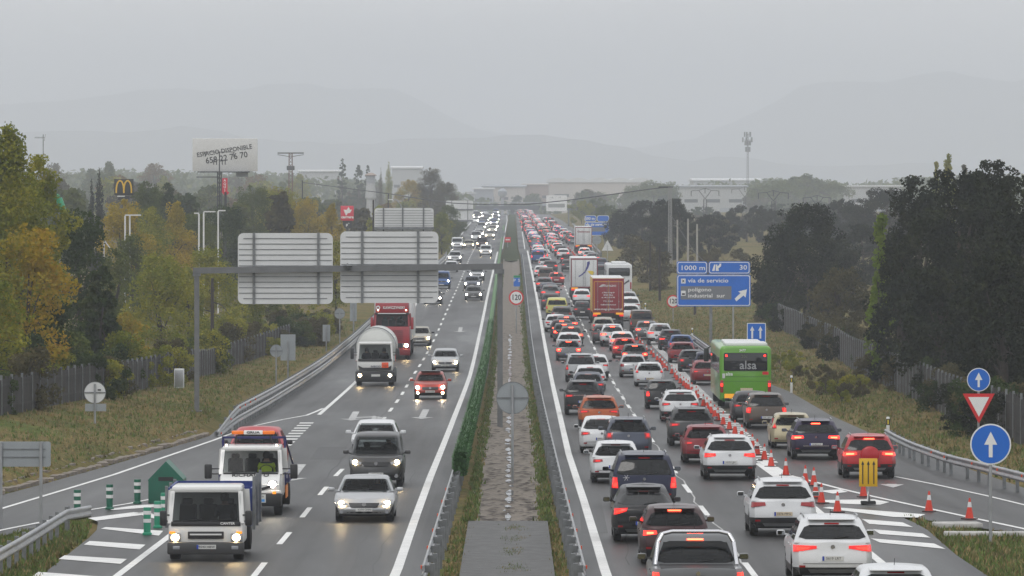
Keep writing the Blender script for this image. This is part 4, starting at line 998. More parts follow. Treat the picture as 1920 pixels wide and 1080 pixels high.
def far_car(kind, X, Y, col, front, label, group):
    k = (kind, front)
    if k not in FAR: FAR[k] = joined(kind, front)
    me, c = FAR[k]; o = link('car', me); ay = c.ax[1] if front else c.ax[0]
    a = math.pi if front else 0
    sl_ = math.atan((zr(Y+5)-zr(Y))/5)
    o.location = (X, Y, zr(Y)) ; o.rotation_euler = (sl_*(-1 if front else 1), 0, a)
    o.material_slots[0].link = 'OBJECT'; o.material_slots[0].material = PAINT[col]; tag(o, label, 'car', group); return o
LA = [(400, 974), (414, 982), (440, 993), (470, 1006), (500, 1016)]; LB = [(400, 988), (414, 1001), (440, 1020), (470, 1042), (500, 1062)]; LC = [(400, 1004), (414, 1020), (440, 1050), (470, 1086), (500, 1112)]
rf = random.Random(11); nf = 0
kinds = ['hatch', 'suv', 'supermini', 'bigsuv', 'sedan', 'estate', 'mpv', 'leisurevan']; cols = ['white']*4+['silver']*3+['grey', 'dark grey', 'dark grey', 'black', 'slate', 'maroon', 'dark red', 'blue', 'champagne']
for tab, nm, r0, rend, k in ((LA, 'lane beside the median', 494, 401, 1.0), (LB, 'middle lane', 474, 402, 1.0), (LC, 'right hand lane', 474, 420, 1.35)):
    Y = Yof(r0); Y1 = Yof(rend)
    Y1 = min(Y1, 1740)
    while Y < Y1 and nf < 196:
        r = row(Y); kd, cl = rf.choice(kinds), rf.choice(cols)
        if not (nm[0] == 'r' and Y < Yof(462) and Y > Yof(474)):
            far_car(kd, at(itp(tab, r), Y)+rf.gauss(0, .2), Y, cl, False, f'far {cl} car with red lamps, a speck in the {nm}', 'far queueing cars, a few pixels each'); nf += 1
        Y += rf.uniform(9.0, 13.5)*k*(1 if Y < 1000 else 1.3 if Y < 1250 else 1.8)
FL1 = [(400, 905), (414, 912), (430, 905), (440, 899), (455, 892), (470, 883)]; FL2 = [(400, 930), (414, 930), (430, 926), (440, 922), (455, 917)]; FL3 = [(400, 893), (414, 893), (440, 872), (470, 850)]
for tab, rows_, nm in ((FL1, [452, 446, 441, 436, 433, 429, 426, 423, 420, 417, 415, 412, 410, 408, 406, 404, 402], 'slow lane'), (FL2, [447, 436, 430, 424, 421, 416, 412, 409, 406, 403], 'overtaking lane'), (FL3, [418, 412, 409, 406, 404], 'slip lane')):
    for r in rows_:
        Y = Yof(r); kd, cl = rf.choice(kinds), rf.choice(cols)
        far_car(kd, at(itp(tab, r), Y)+rf.gauss(0, .2), Y, cl, True, f'far {cl} car with white headlights in the oncoming {nm}', 'far oncoming cars, a few pixels each')

# extras on single cars
def child_of(label): return next(o for o in COL.objects if o.get('label') == label)
pk = child_of('dark grey double cab pickup truck with chrome roll bar, nearest in the left queue')
c_ = MESH['pickup']['_c']; ay = c_.ax[0]
mb = MB(); mb.tube([(-.86, 1.35-ay, 1.12), (-.80, 1.52-ay, 1.62), (-.70, 1.60-ay, 1.80), (-.5, 1.62-ay, 1.85), (.5, 1.62-ay, 1.85), (.70, 1.60-ay, 1.80), (.80, 1.52-ay, 1.62), (.86, 1.35-ay, 1.12)], .045, 8); mb.build('roll_bar', chrome, pk, 50)
mb = MB(); mb.box((0, c_.rear_y(0, .95)-ay-.014, .93), (.30, .02, .035)); mb.build('tailgate_handle', black_plastic, pk)
es = child_of('bright red compact SUV with a spare wheel on its tailgate behind the yellow sign'); c_ = MESH['smallsuv']['_c']; ay = c_.ax[0]
y = c_.rear_y(0, .9)-ay; mb = MB(); mb.lathe([(.0, .30), (-.10, .33), (-.20, .31), (-.235, .24), (-.24, .0)], (0, y, .90), 'y', 28); mb.build('spare_wheel_cover', PAINT['red'], es, 40)
mv = child_of('dark navy people carrier with tinted glass and a white flower sticker'); c_ = MESH['minivan']['_c']; ay = c_.ax[0]
mb = MB(); y = c_.rear_y(-.55, .98)-ay-.012
for k in range(6):
    a = k*math.pi/3; mb.bar((-.55, y, .99), (-.55+.10*math.cos(a), y, .99+.10*math.sin(a)), .035, .008)
mb.build('flower_sticker', white_sign, mv)
cs = child_of('black coupe crossover with a split ribbed rear spoiler and pale plate'); c_ = MESH['coupesuv']['_c']; ay = c_.ax[0]
mb = MB(); y = c_.ghr(0, 1.40)[1]-ay
for z, dy in ((1.40, -.10), (1.30, -.17)): mb.bar((-.45, y+dy, z), (.45, y+dy, z), .05, .02)
for x in (-.45, -.15, .15, .45): mb.bar((x, y-.17, 1.30), (x, y-.05, 1.42), .03, .02)
mb.build('ribbed_spoiler', black_plastic, cs)
for lb, z in (('black SUV with a chrome strip across the tailgate behind the orange crossover', .98), ('dark violet blue SUV with claw shaped brake lights', .60), ('black SUV with a silver bumper strip right of the first cones', .42)):
    o = child_of(lb); c_ = MESH['bigsuv']['_c']; ay = c_.ax[0]; mb = MB(); y = c_.rear_y(0, z)-ay
    mb.box((0, y-.018, z), (1.0, .02, .05)); mb.build('chrome_strip', chrome, o)
rr = child_of('orange red hatchback with black roof and low fog lights'); c_ = MESH['supermini']['_c']; ay = c_.ax[1]
mb = MB(); mb.rbox((0, 1.55-ay, c_.H+.022), (1.02, 1.35, .03), .012); mb.build('black_roof', PAINT['black'], rr)
driver((pt(706, 912)+Vector((.36, 1.9, .82))), math.pi, 'driver in dark clothing at the wheel of the dark grey leisure van')
driver((pt(684, 977)+Vector((.33, 1.75, .56))), math.pi, 'driver in dark clothing inside the nearest silver saloon', sc=.85)

# ------------------------------------------------------------------ lorries, bus, coach
def wheels(root, ys, tw, r, wd=.28, rimm=None, y0=0):
    for yy in ys:
        for s in (-1, 1):
            mb = MB(); mb.lathe([(-wd/2, r*.6), (-wd/2+.01, r*.93), (-wd*.35, r), (wd*.35, r), (wd/2-.01, r*.93), (wd/2, r*.6)], (0, 0, 0), 'x', 20)
            o = mb.build('wheel', rubber, root, 50); o.location = (s*tw, yy-y0, r)
            mb = MB(); mb.lathe([(s*wd*.40, r*.62), (s*wd*.2, r*.5), (s*wd*.3, .1), (s*wd*.42, .09), (s*wd*.42, 0)], (0, 0, 0), 'x', 16); mb.build('rim', rimm or rim_m, o, 40)
def box_lorry(px, py, label, rearm, framem, sidem, roofm, cabm, H=4.0, L=13.6, W=2.55, fl=1.2, sc=1.0):
    g_ = pt(px, py); root = empty('lorry', g_, 0, label, 'lorry', 'lorries in the queue'); root.scale = (sc, 1, sc); y0 = 2.4
    mb = MB(); mb.rbox((0, L/2-y0, (fl+H)/2), (W, L, H-fl), .05); mb.build('cargo_body', sidem, root, 30)
    mb = MB(); mb.rbox((0, L/2-y0, H-.02), (W*.985, L*.995, .12), .05); mb.build('roof', roofm, root, 30)
    for s in (-1, 1):
        mb = MB(); mb.rbox((s*W*.235, -y0-.015, (fl+H)/2-.03), (W*.455, .05, H-fl-.26), .015)
        d = mb.build('rear_door', rearm, root, 30)
        for x in (.10, .85):
            mb = MB(); mb.cyl((s*x, -y0-.06, fl+.12), (s*x, -y0-.06, H-.2), .014, n=6); mb.box((s*x, -y0-.06, fl+.9), (.10, .03, .05)); mb.build('locking_rod', galv, d)
        mb = MB(); mb.box((s*W*.42, -y0-.03, 1.0), (.34, .06, .16)); o = mb.build('tail_lamp', lens_dim, root)
        mb = MB(); mb.box((s*W*.36, -y0-.05, fl-.06), (.6, .02, .16)); mb.build('reflective_plate', mat('glowing amber reflector', (.95, .42, .02), .35, em=.25, emcol=(1, .4, .02)), root)  # faint emission stands in for light thrown back by the plate
        mb = MB(); mb.box((s*(W/2-.35), .2, .62), (.55, .02, .65)); mb.build('mud_flap', black_plastic, root)
    mb = MB()
    for a, d_ in (((0, -y0-.02, H-.09), (W, .06, .14)), ((0, -y0-.02, fl+.03), (W, .06, .10)), ((-W/2+.045, -y0-.02, (fl+H)/2), (.09, .055, H-fl-.2)), ((W/2-.045, -y0-.02, (fl+H)/2), (.09, .055, H-fl-.2))): mb.box(a, d_)
    mb.build('door_frame', framem, root)
    mb = MB(); mb.box((0, -y0+.05, .55), (W*.92, .1, .14)); mb.build('underrun_bar', black_plastic, root)
    mb = MB(); mb.box((0, L/2-y0, fl-.17), (1.0, L*.9, .3)); mb.box((0, .6, .85), (W*.9, 3.6, .25)); mb.build('chassis', black_plastic, root)
    mb = MB(); mb.box((0, -y0-.075, .82), (.5, .02, .12)); mb.build('number_plate', plate_y, root)
    mb = MB(); mb.rbox((0, L-y0+1.75, 2.15), (2.45, 2.2, 3.0), .2); mb.build('cab', cabm, root, 30)
    wheels(root, [1.1, 2.4, 3.7, L+.3, L+3.2-.2], W/2-.2, .5, .34, y0=y0)
    return root, y0
wht = mat('lorry white panel', (.66, .67, .67), .4, var=.05, vscale=1.2); redp = mat('lorry red tarpaulin', (.26, .012, .02), .5, var=.08, vscale=1.0); yel = mat('lorry yellow curtain', (.62, .40, .09), .55, var=.10, vscale=.8); yl2 = mat('yellow trim', (.70, .36, .02), .45)
r1, y0 = box_lorry(1139.5, 613, 'red and yellow curtain-sided lorry with white lettering on its doors', redp, redp, yel, wht, PAINT['red'], sc=1.02)
for s, a, b in ((-1, 0, 0), ):
    mb = MB()
    for c1, d1 in (((0, -y0-.056, 3.72), (2.28, .012, .05)), ((-1.14, -y0-.056, 2.55), (.05, .012, 2.3)), ((1.14, -y0-.056, 2.55), (.05, .012, 2.3))): mb.box(c1, d1)
    mb.build('yellow_border', yl2, r1)
for z, t_, sz_ in ((3.38, 'OMEGA PILZNO', .20), (2.84, 'ul. Pilzno Omega 39', .14), (2.64, '39-220  Pilzno', .15), (2.44, 'tel. +48 14 67 67 700', .14), (2.14, 'P O L A N D', .16), (1.86, 'info@omega-pilzno.com.pl', .13), (1.50, 'www.omega-pilzno.com.pl', .24)):
    text_obj('lettering', t_, sz_, white_sign, r1, (0, -y0-.062, z), bold=.004, sx=.88)
mb = MB(); mb.prism([(-.78, 3.30), (-.50, 3.50), (-.2, 3.50), (-.42, 3.42), (-.46, 3.30)], -y0-.066, -y0-.058); mb.build('wing_logo', white_sign, r1)
r2, y0 = box_lorry(1095, 562, 'white box lorry with a dark blue and yellow swoosh on its rear doors', wht, mat('maroon frame', (.20, .02, .03), .5), wht, wht, PAINT['white'], sc=1.04)
navyp = mat('navy print', (.03, .03, .22), .4); yelp = mat('yellow print', (.75, .55, .03), .4)
mb = MB()
mb.prism([(-.55, 2.30), (-.25, 2.48), (.02, 2.72), (.22, 3.20), (.28, 3.62), (.5, 3.72), (.52, 3.5), (.38, 3.1), (.12, 2.66), (-.2, 2.38), (-.5, 2.2)][::-1], -y0-.06, -y0-.046); mb.build('blue_swoosh', navyp, r2)
mb = MB(); mb.prism([(.30, 2.72), (.50, 2.80), (.85, 2.76), (.95, 2.6), (.80, 2.4), (.60, 2.45)][::-1], -y0-.06, -y0-.046); mb.build('yellow_swoosh', yelp, r2)
r3, y0 = box_lorry(1094, 474, 'distant white lorry with dark red lettering on its doors', wht, mat('maroon frame', (.2, .02, .03)), wht, wht, PAINT['white'], sc=1.0)
text_obj('lettering', 'Gheldermans', .42, mat('dark red print', (.25, .02, .03), .4), r3, (0, -y0-.05, 3.25), bold=.012, sx=.85)

def rounded(mb, W, H, z0, r, y0, y1, rb=.12):
    """bus body section: rounded rectangle in x,z swept along y with softened ends"""
    def sec(k):
        pts = []; w_, h0, h1 = W/2-k, z0+k, H-k
        for cx_, cz, a0, rr in ((w_-r, h1-r, 0, r), (-w_+r, h1-r, 90, r), (-w_+.06, h0+.06, 180, .06), (w_-.06, h0+.06, 270, .06)):
            for j in range(5): a = R(a0+j*22.5); pts.append((cx_+rr*math.cos(a), cz+rr*math.sin(a)))
        return pts
    rows = []
    for y, k in ((y0+rb*0, .12), (y0+.03, .05), (y0+.10, .012), (y0+.22, 0), (y1-.22, 0), (y1-.10, .012), (y1, .1)): rows.append([(x, y, z) for x, z in sec(k)])
    mb.grid(rows, True); n = len(rows[0])
    mb.add(rows[0], [tuple(range(n-1, -1, -1))]); mb.add(rows[-1], [tuple(range(n))])
green = mat('bus green paint', (.115, .33, .02), .32, coat=.6, var=.04, vscale=1); green_d = mat('bus dark green', (.02, .10, .015), .4)
def coach(px, py, label, bodym, H, cat='bus'):
    g_ = pt(px, py); root = empty(cat, g_, 0, label, cat, 'buses in the queue'); y0 = 3.0
    mb = MB(); rounded(mb, 2.55, H, .42, .22, -y0, 12.2-y0); mb.build('body', bodym, root, 40)
    wheels(root, [3.0, 9.4], 1.08, .5, .36, y0=y0)
    return root, y0
bdark = mat('black bus glass', (.012, .013, .015), .06, coat=.3)
bus, y0 = coach(1393, 762, 'green coach with a white roof unit and large dark rear window', green, 3.10, 'bus')
mb = MB(); mb.rbox((0, -y0-.0, 2.32), (2.14, .05, .88), .06); o = mb.build('rear_window', bdark, bus, 30)
text_obj('lettering', 'alsa', .58, mat('pale film lettering', (.30, .31, .32), .4), bus, (.12, -y0-.03, 2.14), bold=.008)
text_obj('fleet_number', '3477', .16, white_sign, bus, (-.15, -y0-.004, 2.88), bold=.004)
text_obj('lettering', 'alsa', .24, white_sign, bus, (-.98, -y0-.004, 1.72), bold=.004, align='LEFT')
text_obj('lettering', '201', .22, mat('led dots', (.10, .11, .07), .5), bus, (-.05, -y0-.03, 2.58))
mb = MB(); mb.box((.98, -y0-.004, 1.76), (.30, .02, .15)); mb.build('red_sticker', red_sign, bus)
mb = MB(); mb.rbox((.05, 1.6-y0, 3.15), (2.1, 2.6, .22), .09); mb.rbox((.05, 6.5-y0, 3.13), (1.9, 3.0, .18), .08); mb.build('roof_unit', wht, bus, 30)
for s in (-1, 1):
    mb = MB(); mb.rbox((s*1.17, -y0+.02, 1.10), (.17, .12, .62), .05); o = mb.build('tail_lamp', lens_red, bus, 40)
    mb = MB(); mb.rbox((s*1.17, -y0-.045, 1.18), (.10, .02, .14), .008); mb.build('brake_light', lens_on, o)
    mb = MB(); mb.rbox((s*.95, -y0-.03, 2.62), (.10, .03, .09), .012); mb.build('high_brake_light', lens_on, bus)
    mb = MB(); mb.box((s*1.279, 6.0-y0, 2.12), (.02, 11.0, .80)); o = mb.build('side_windows', bdark, bus)
    mb = MB()
    for k in range(8): mb.box((s*1.29, 1.4*k+1.2-y0, 2.12), (.012, .07, .82))
    mb.build('window_pillars', black_plastic, o)
    mb = MB(); mb.rbox((s*1.50, 12.0-y0, 2.3), (.26, .22, .70), .05); mb.bar((s*1.25, 12.1-y0, 2.75), (s*1.5, 12.0-y0, 2.6), .06, .06); mb.build('wing_mirror', black_plastic, bus, 30)
mb = MB(); mb.box((-.78, -y0-.01, .62), (.52, .03, .24)); mb.build('amber_reflective_plate', mat('glowing amber reflector', (.95, .42, .02), .35), bus)  # shares the faintly emissive plate material of the lorries
mb = MB(); mb.box((.05, -y0-.01, .96), (.60, .03, .13)); mb.build('number_plate', plate_y, bus)
mb = MB(); mb.box((0, -y0-.0, .45), (2.3, .05, .16)); mb.box((0, -y0+.02, 1.58), (2.3, .05, .02)); mb.box((0, -y0+.02, 1.36), (2.2, .05, .015)); mb.build('bumper_trim', green_d, bus)
mb = MB(); mb.rbox((-1.08, -y0+.0, 1.62), (.14, .05, .24), .02); mb.build('side_lamp_panel', lens_white, bus)
co, y0 = coach(1160, 560, 'white coach with a raised roof pod and a curved dark rear window', PAINT['white'], 3.5, 'coach')
mb = MB(); mb.rbox((0, -y0, 2.72), (2.1, .06, .78), .10); mb.build('rear_window', bdark, co, 30)
mb = MB(); mb.rbox((0, 3-y0, 3.58), (1.5, 5, .28), .12); mb.build('roof_pod', wht, co, 30)
text_obj('lettering', 'iberbus', .26, mat('grey print', (.2, .2, .22), .5), co, (.2, -y0-.01, 2.12))
mb = MB()
for k in range(4): mb.prism([(.35+.12*k, 1.5+.1*k), (.95, 1.95-.06*k), (1.0, 1.9-.06*k), (.45+.12*k, 1.4+.1*k)], -y0-.014, -y0-.004)
mb.build('curved_stripes', mat('grey print', (.2, .2, .22)), co)
for s in (-1, 1):
    mb = MB(); mb.rbox((s*1.14, -y0+.01, 1.35), (.16, .08, .7), .03); mb.build('tail_lamp', lens_red, co, 30)
    mb = MB(); mb.box((s*1.279, 6-y0, 2.4), (.02, 11, .9)); mb.build('side_windows', bdark, co)
mb = MB(); mb.box((0, -y0-.01, 1.0), (.55, .02, .12)); mb.build('number_plate', plate_w, co)

# cabs that face the camera: local -y is forward, the windscreen is an opening with glass and a cabin behind it
def cab(root, W, z0, zs0, zs1, H, D_, m, r=.10, lean=.18, bon=0.0, gm=G_CLEAR):
    """z0 underside, zs0..zs1 windscreen, H roof; lean: windscreen rake; bon: bonnet length"""
    mb = MB(); mb.rbox((0, D_/2+.0, (z0+zs0)/2), (W, D_, zs0-z0), r); 
    y1 = lean
    mb.rbox((0, (D_+y1)/2+.02, (zs1+H)/2), (W*.94, D_-y1, H-zs1), min(r, (H-zs1)*.45))
    mb.box((0, D_-.04, (zs0+zs1)/2), (W*.94, .06, zs1-zs0+.1))
    for s in (-1, 1):
        mb.bar((s*W*.475, .07, zs0-.03), (s*W*.448, y1+.07, zs1+.04), .11, .10)
        mb.bar((s*W*.475, D_*.62, zs0-.03), (s*W*.45, D_*.62, zs1+.03), .05, .3)
        mb.bar((s*W*.475, D_-.1, zs0-.03), (s*W*.45, D_-.1, zs1+.03), .05, .3)
    c0 = mb.build('cab', m, root, 32)
    mb = MB(); mb.grid([[(lerp(-1, 1, j/8)*W*lerp(.455, .435, i/4), lerp(.03, y1+.02, i/4)+.05*(abs(lerp(-1, 1, j/8))**3), lerp(zs0-.0, zs1+.02, i/4)) for j in range(9)] for i in range(5)]); mb.build('windscreen', gm, root, 60)
    for s in (-1, 1):
        mb = MB(); mb.grid([[(s*W*lerp(.474, .45, i), lerp(.16, D_*.60, j), lerp(zs0, zs1, i)) for j in (0, 1)] for i in (0, 1)]); mb.build('side_window', G_CLEAR, root)
    mb = MB(); mb.box((0, .35, zs0-.0), (W*.88, .5, .05)); mb.build('dashboard', interior_m, root)
    mb = MB()
    for x in (-.5, 0, .5): mb.rbox((x, 1.15, zs0+.12), (.44, .14, .62), .05); mb.rbox((x, 1.15, zs0+.50), (.24, .1, .16), .04)
    mb.build('seats', cloth[0], root, 40)
    mb = MB(); mb.lathe([(-.015, .19), (.015, .19), (.015, .215), (-.015, .215), (-.015, .19)], (W*.24, .45, zs0+.05), 'y', 20); mb.build('steering_wheel', black_plastic, root)
    return c0
def cab_mirror(root, x, z, y=.1, h=.42, w_=.20, reach=.28, m=black_plastic):
    mb = MB(); s = 1 if x > 0 else -1; mb.rbox((x+s*reach, y, z), (w_, .12, h), .04)
    for dz in (-.08, .08): mb.bar((x, y+.05, z+dz), (x+s*reach, y, z+dz), .035, .035)
    mb.build('wing_mirror', m, root, 30)
def lamp_front(root, x, z, y, w_, h, on=head_on, hr=.09, hx=0):
    mb = MB(); mb.rbox((x, y, z), (w_, .06, h), .02); o = mb.build('headlamp', head_glass, root, 30)
    mb = MB(); mb.disc((x+hx, z), hr, y-.045, .015, 16); mb.build('headlight', on, o)
def bpart(root, name, c0, d0, m, r=0): 
    mb = MB(); (mb.rbox(c0, d0, r) if r else mb.box(c0, d0)); return mb.build(name, m, root, 30)
ws = mat('lorry white paint', (.70, .70, .68), .3, coat=.5)
# light truck, nearest
g_ = pt(386, 1052); tr = empty('truck', g_, 0, 'white light truck with a dark blue load bed, nearest vehicle at the lower left', 'truck', 'trucks driving towards the camera'); tr.scale = (1.04, 1, .95)
cab(tr, 1.80, .40, 1.00, 1.76, 1.95, 1.75, ws, .10, .26, gm=G_MID)
bpart(tr, 'windscreen_surround', (0, -.010, .975), (1.66, .03, .12), black_plastic, .01)
bpart(tr, 'grille', (0, -.02, .68), (.86, .05, .19), black_plastic, .015); bpart(tr, 'grille_bar', (0, -.05, .70), (.76, .03, .04), ws)
bpart(tr, 'bumper', (0, -.04, .34), (1.84, .18, .32), mat('dark grey bumper', (.045, .045, .047), .5), .04)
for s in (-1, 1):
    lamp_front(tr, s*.74, .62, -.02, .28, .22, head_on, .085, -s*.01); bpart(tr, 'indicator', (s*.80, -.05, .75), (.14, .03, .06), amber, .01)
    bpart(tr, 'fog_lamp', (s*.70, -.135, .36), (.16, .02, .09), head_glass, .005); cab_mirror(tr, s*.88, 1.12, .05, .40, .17, .14)
bpart(tr, 'number_plate', (.02, -.142, .38), (.46, .02, .11), plate_w); text_obj('plate_characters', '9040 HBW', .085, plate_ink, tr, (.03, -.156, .38), sx=1.0)
bpart(tr, 'plate_band', (-.19, -.155, .38), (.045, .008, .108), plate_blue)
text_obj('lettering', 'CANTER', .09, white_sign, tr, (.52, -.03, .985), bold=.002)
for x0 in (-.6, .1): 
    mb = MB(); mb.bar((x0, -.01, 1.05), (x0+.5, .01, 1.10), .02, .02); mb.build('wiper', black_plastic, tr)
bed = mat('blue load bed', (.012, .035, .20), .45, var=.1); 
mb = MB(); mb.box((0, 3.6, .85), (2.0, 3.4, .12)); mb.box((-1.0, 3.6, 1.35), (.05, 3.4, .9)); mb.box((1.0, 3.6, 1.35), (.05, 3.4, .9)); mb.box((0, 1.92, 1.48), (1.95, .05, .74)); mb.box((0, 5.3, 1.35), (1.95, .05, .9)); mb.build('load_bed', bed, tr)
mb = MB()
for y_ in (1.95, 3.6, 5.2): mb.box((1.06, y_, 1.4), (.07, .14, 1.4))
for y_ in (1.95, 3.6, 5.2): mb.box((-1.06, y_, 1.3), (.07, .14, 1.1))
mb.build('bed_posts', galv_dark, tr); bpart(tr, 'chassis', (0, 2.9, .62), (.8, 4.8, .2), black_plastic)
wheels(tr, [.55, 4.3], .76, .36, .26, rim_m); driver(g_+Vector((.42, .95, .84)), math.pi*0, 'driver in a dark jacket at the wheel of the nearest white light truck')
# recovery truck
g_ = pt(470, 966); tw = empty('recovery_truck', g_, 0, 'white recovery truck with amber beacons carrying a red car, behind the light truck', 'recovery truck', 'trucks driving towards the camera'); tw.scale = (1, 1, .935)
cab(tw, 1.84, .50, 1.30, 1.98, 2.14, 2.0, ws, .12, .32)
mb = MB(); mb.prism([(-.50, .62), (-.50, .98), (-.30, 1.16), (.10, 1.34), (.30, 1.34), (.30, .62)], -.86, .86, 'x'); mb.build('bonnet', ws, tw, 25)
bpart(tw, 'windscreen_surround', (0, -.0, 1.30), (1.6, .05, .06), black_plastic)
mb = MB(); mb.prism([(-.62, .98), (-.25, .86), (.25, .86), (.62, .98), (.62, .90), (.25, .76), (-.25, .76), (-.62, .90)], -.53, -.49); mb.build('grille', black_plastic, tw)
bpart(tw, 'bumper', (0, -.46, .52), (1.86, .26, .42), black_plastic, .06)
bpart(tw, 'bumper_flank', (0, -.44, .74), (1.84, .22, .14), ws, .05)
lamp_front(tw, .66, 1.0, -.46, .26, .22, head_on_w, .10); lamp_front(tw, -.66, 1.0, -.46, .26, .22, head_glass, .08)
text_obj('lettering', 'RICHAUTO', .27, black_sign, tw, (0, -.11, 1.26), rot=(R(27), 0, 0), bold=.006, sx=.80)
bpart(tw, 'number_plate', (.30, -.60, .56), (.34, .02, .26), plate_w); text_obj('plate_characters', '8302 H', .075, plate_ink, tw, (.30, -.615, .62)); 
bpart(tw, 'plate_blue_mark', (.36, -.612, .50), (.16, .01, .08), mat('light blue print', (.05, .3, .7), .4))
bpart(tw, 'amber_marker', (.72, -.60, .74), (.10, .02, .08), amber)
blu = mat('dark blue steel frame', (.018, .02, .12), .4)
mb = MB()
for s in (-1, 1): mb.bar((s*.92, 2.05, .8), (s*.92, 2.05, 2.34), .06, .06); mb.bar((s*.92, 2.05, 2.32), (s*1.02, 7.0, 1.0), .05, .05)
mb.bar((-.95, 2.05, 2.34), (.95, 2.05, 2.34), .06, .07); mb.build('headboard_frame', blu, tw)
bpart(tw, 'light_bar', (0, 1.6, 2.52), (.56, .22, .12), white_sign, .02); text_obj('lettering', 'GRUA', .11, black_sign, tw, (0, 1.48, 2.52), bold=.003, sx=1.3)
for s in (-1, 1):
    bpart(tw, 'beacon', (s*.46, 1.6, 2.52), (.36, .22, .11), mat('amber beacon', (.70, .15, .012), .25, em=.15, emcol=(1, .22, .01)), .03); bpart(tw, 'marker_lamp', (s*.74, .62, 2.16), (.14, .1, .12), head_glass, .03)
    mb = MB(); mb.disc((s*.74, 2.16), .035, .555, .01, 10); mb.build('marker_light', mat('warm marker lamp', (1, .8, .6), .3, em=6, emcol=(1, .7, .45)), tw)
    cab_mirror(tw, s*.92, 1.36, .25, .46, .22, .34)
    mb = MB(); mb.bar((s*.5, 1.6, 2.42), (s*.55, 1.8, 2.16), .04, .04); mb.build('beacon_bracket', black_plastic, tw)
mb = MB(); mb.box((0, 4.8, .98), (2.1, 5.4, .12)); mb.box((-1.03, 4.8, 1.08), (.05, 5.4, .16)); mb.box((1.03, 4.8, 1.08), (.05, 5.4, .16)); mb.build('flat_bed', blu, tw); bpart(tw, 'chassis', (0, 3.6, .7), (.8, 6.5, .22), black_plastic)
for s in (-1, 1):
    bpart(tw, 'hazard_panel', (s*.95, 2.5, .62), (.03, 1.2, .4), mat('hazard orange', (.8, .25, .05), .5))
mb = MB(); mb.bar((-.55, .03, 1.34), (.05, .05, 1.37), .02, .02); mb.bar((.1, .03, 1.34), (.62, .05, 1.36), .02, .02); mb.build('wiper', black_plastic, tw)
wheels(tw, [0.25, 5.4], .80, .36, .26, rim_m)
driver(g_+Vector((.42, .95, 1.02)), 0, 'driver in a yellow hi-vis vest inside the recovery truck', vest=True)
Mh = car_meshes('hatch'); cr_ = car('hatch', 470, 930, 'red', 'red car carried on the bed of the recovery truck', front=True, head='off', lod=1, group='cars driving towards the camera')
cr_.location = g_+Vector((0, 3.3, 1.0)); cr_.scale = (.95, .95, .95)
# tanker
g_ = pt(703, 724); tk = empty('tanker_truck', g_, 0, 'white fuel tanker with an orange hazard plate in front of the red lorry', 'tanker truck', 'trucks driving towards the camera')
cab(tk, 2.05, .85, 1.45, 2.35, 2.50, 1.8, ws, .10, .16)
bpart(tk, 'windscreen_surround', (0, -.012, 1.48), (1.92, .03, .14), black_plastic, .01)
mb = MB(); mb.prism([(-.95, 1.18), (-.70, 1.05), (.70, 1.05), (.95, 1.18), (.90, .92), (-.90, .92)][::-1], -.05, .02); mb.build('grille', black_plastic, tk)
bpart(tk, 'bumper', (0, -.06, .55), (2.22, .30, .62), black_plastic, .06)
for s in (-1, 1): lamp_front(tk, s*.86, .62, -.21, .34, .18, head_on, .085)
bpart(tk, 'number_plate', (.05, -.22, .62), (.50, .02, .13), plate_w)
bpart(tk, 'hazard_plate', (.58, -.07, 1.20), (.38, .03, .30), orange_m); text_obj('lettering', 'IVECO', .13, mat('blue grey print', (.06, .07, .12), .4), tk, (.05, -.065, 1.12), bold=.004, sx=1.5)
mb = MB(); mb.bar((.395, -.088, 1.20), (.765, -.088, 1.20), .012, .012); mb.build('hazard_plate_line', black_sign, tk)
text_obj('hazard_number', '1202', .10, black_sign, tk, (.58, -.088, 1.12))
for s in (-1, 1): cab_mirror(tk, s*1.02, 1.85, .1, .62, .20, .28)
mb = MB(); mb.lathe([(0, 0), (.02, .6), (.12, 1.0), (.35, 1.14), (6.2, 1.14), (6.4, 1.0), (6.5, 0)], (0, 2.0, 2.12), 'y', 40); mb.build('tank', mat('tank cream enamel', (.60, .61, .58), .32, coat=.4, var=.04), tk, 40)
mb = MB(); mb.lathe([(0, 1.14), (0, 1.19), (.08, 1.19), (.08, 1.14)], (0, 2.2, 2.12), 'y', 40); mb.build('tank_hoop', galv_dark, tk, 40)
for s in (-1, 1):
    mb = MB(); mb.prism([(s*.98, 1.55), (s*1.14, 1.75), (s*1.14, 1.35)], 1.95, 1.98); mb.build('red_triangle', red_sign, tk)
bpart(tk, 'chassis', (0, 4.5, .9), (1.0, 8.0, .3), black_plastic); bpart(tk, 'tool_box', (1.05, 3.2, .75), (.25, 1.2, .5), galv_dark, .03)
wheels(tk, [.8, 6.6], .92, .46, .32, rim_m)
driver(g_+Vector((.50, .95, 1.36)), 0, 'driver in dark clothes at the wheel of the white tanker'); driver(g_+Vector((-.50, .98, 1.36)), 0, 'passenger beside the driver inside the white tanker')
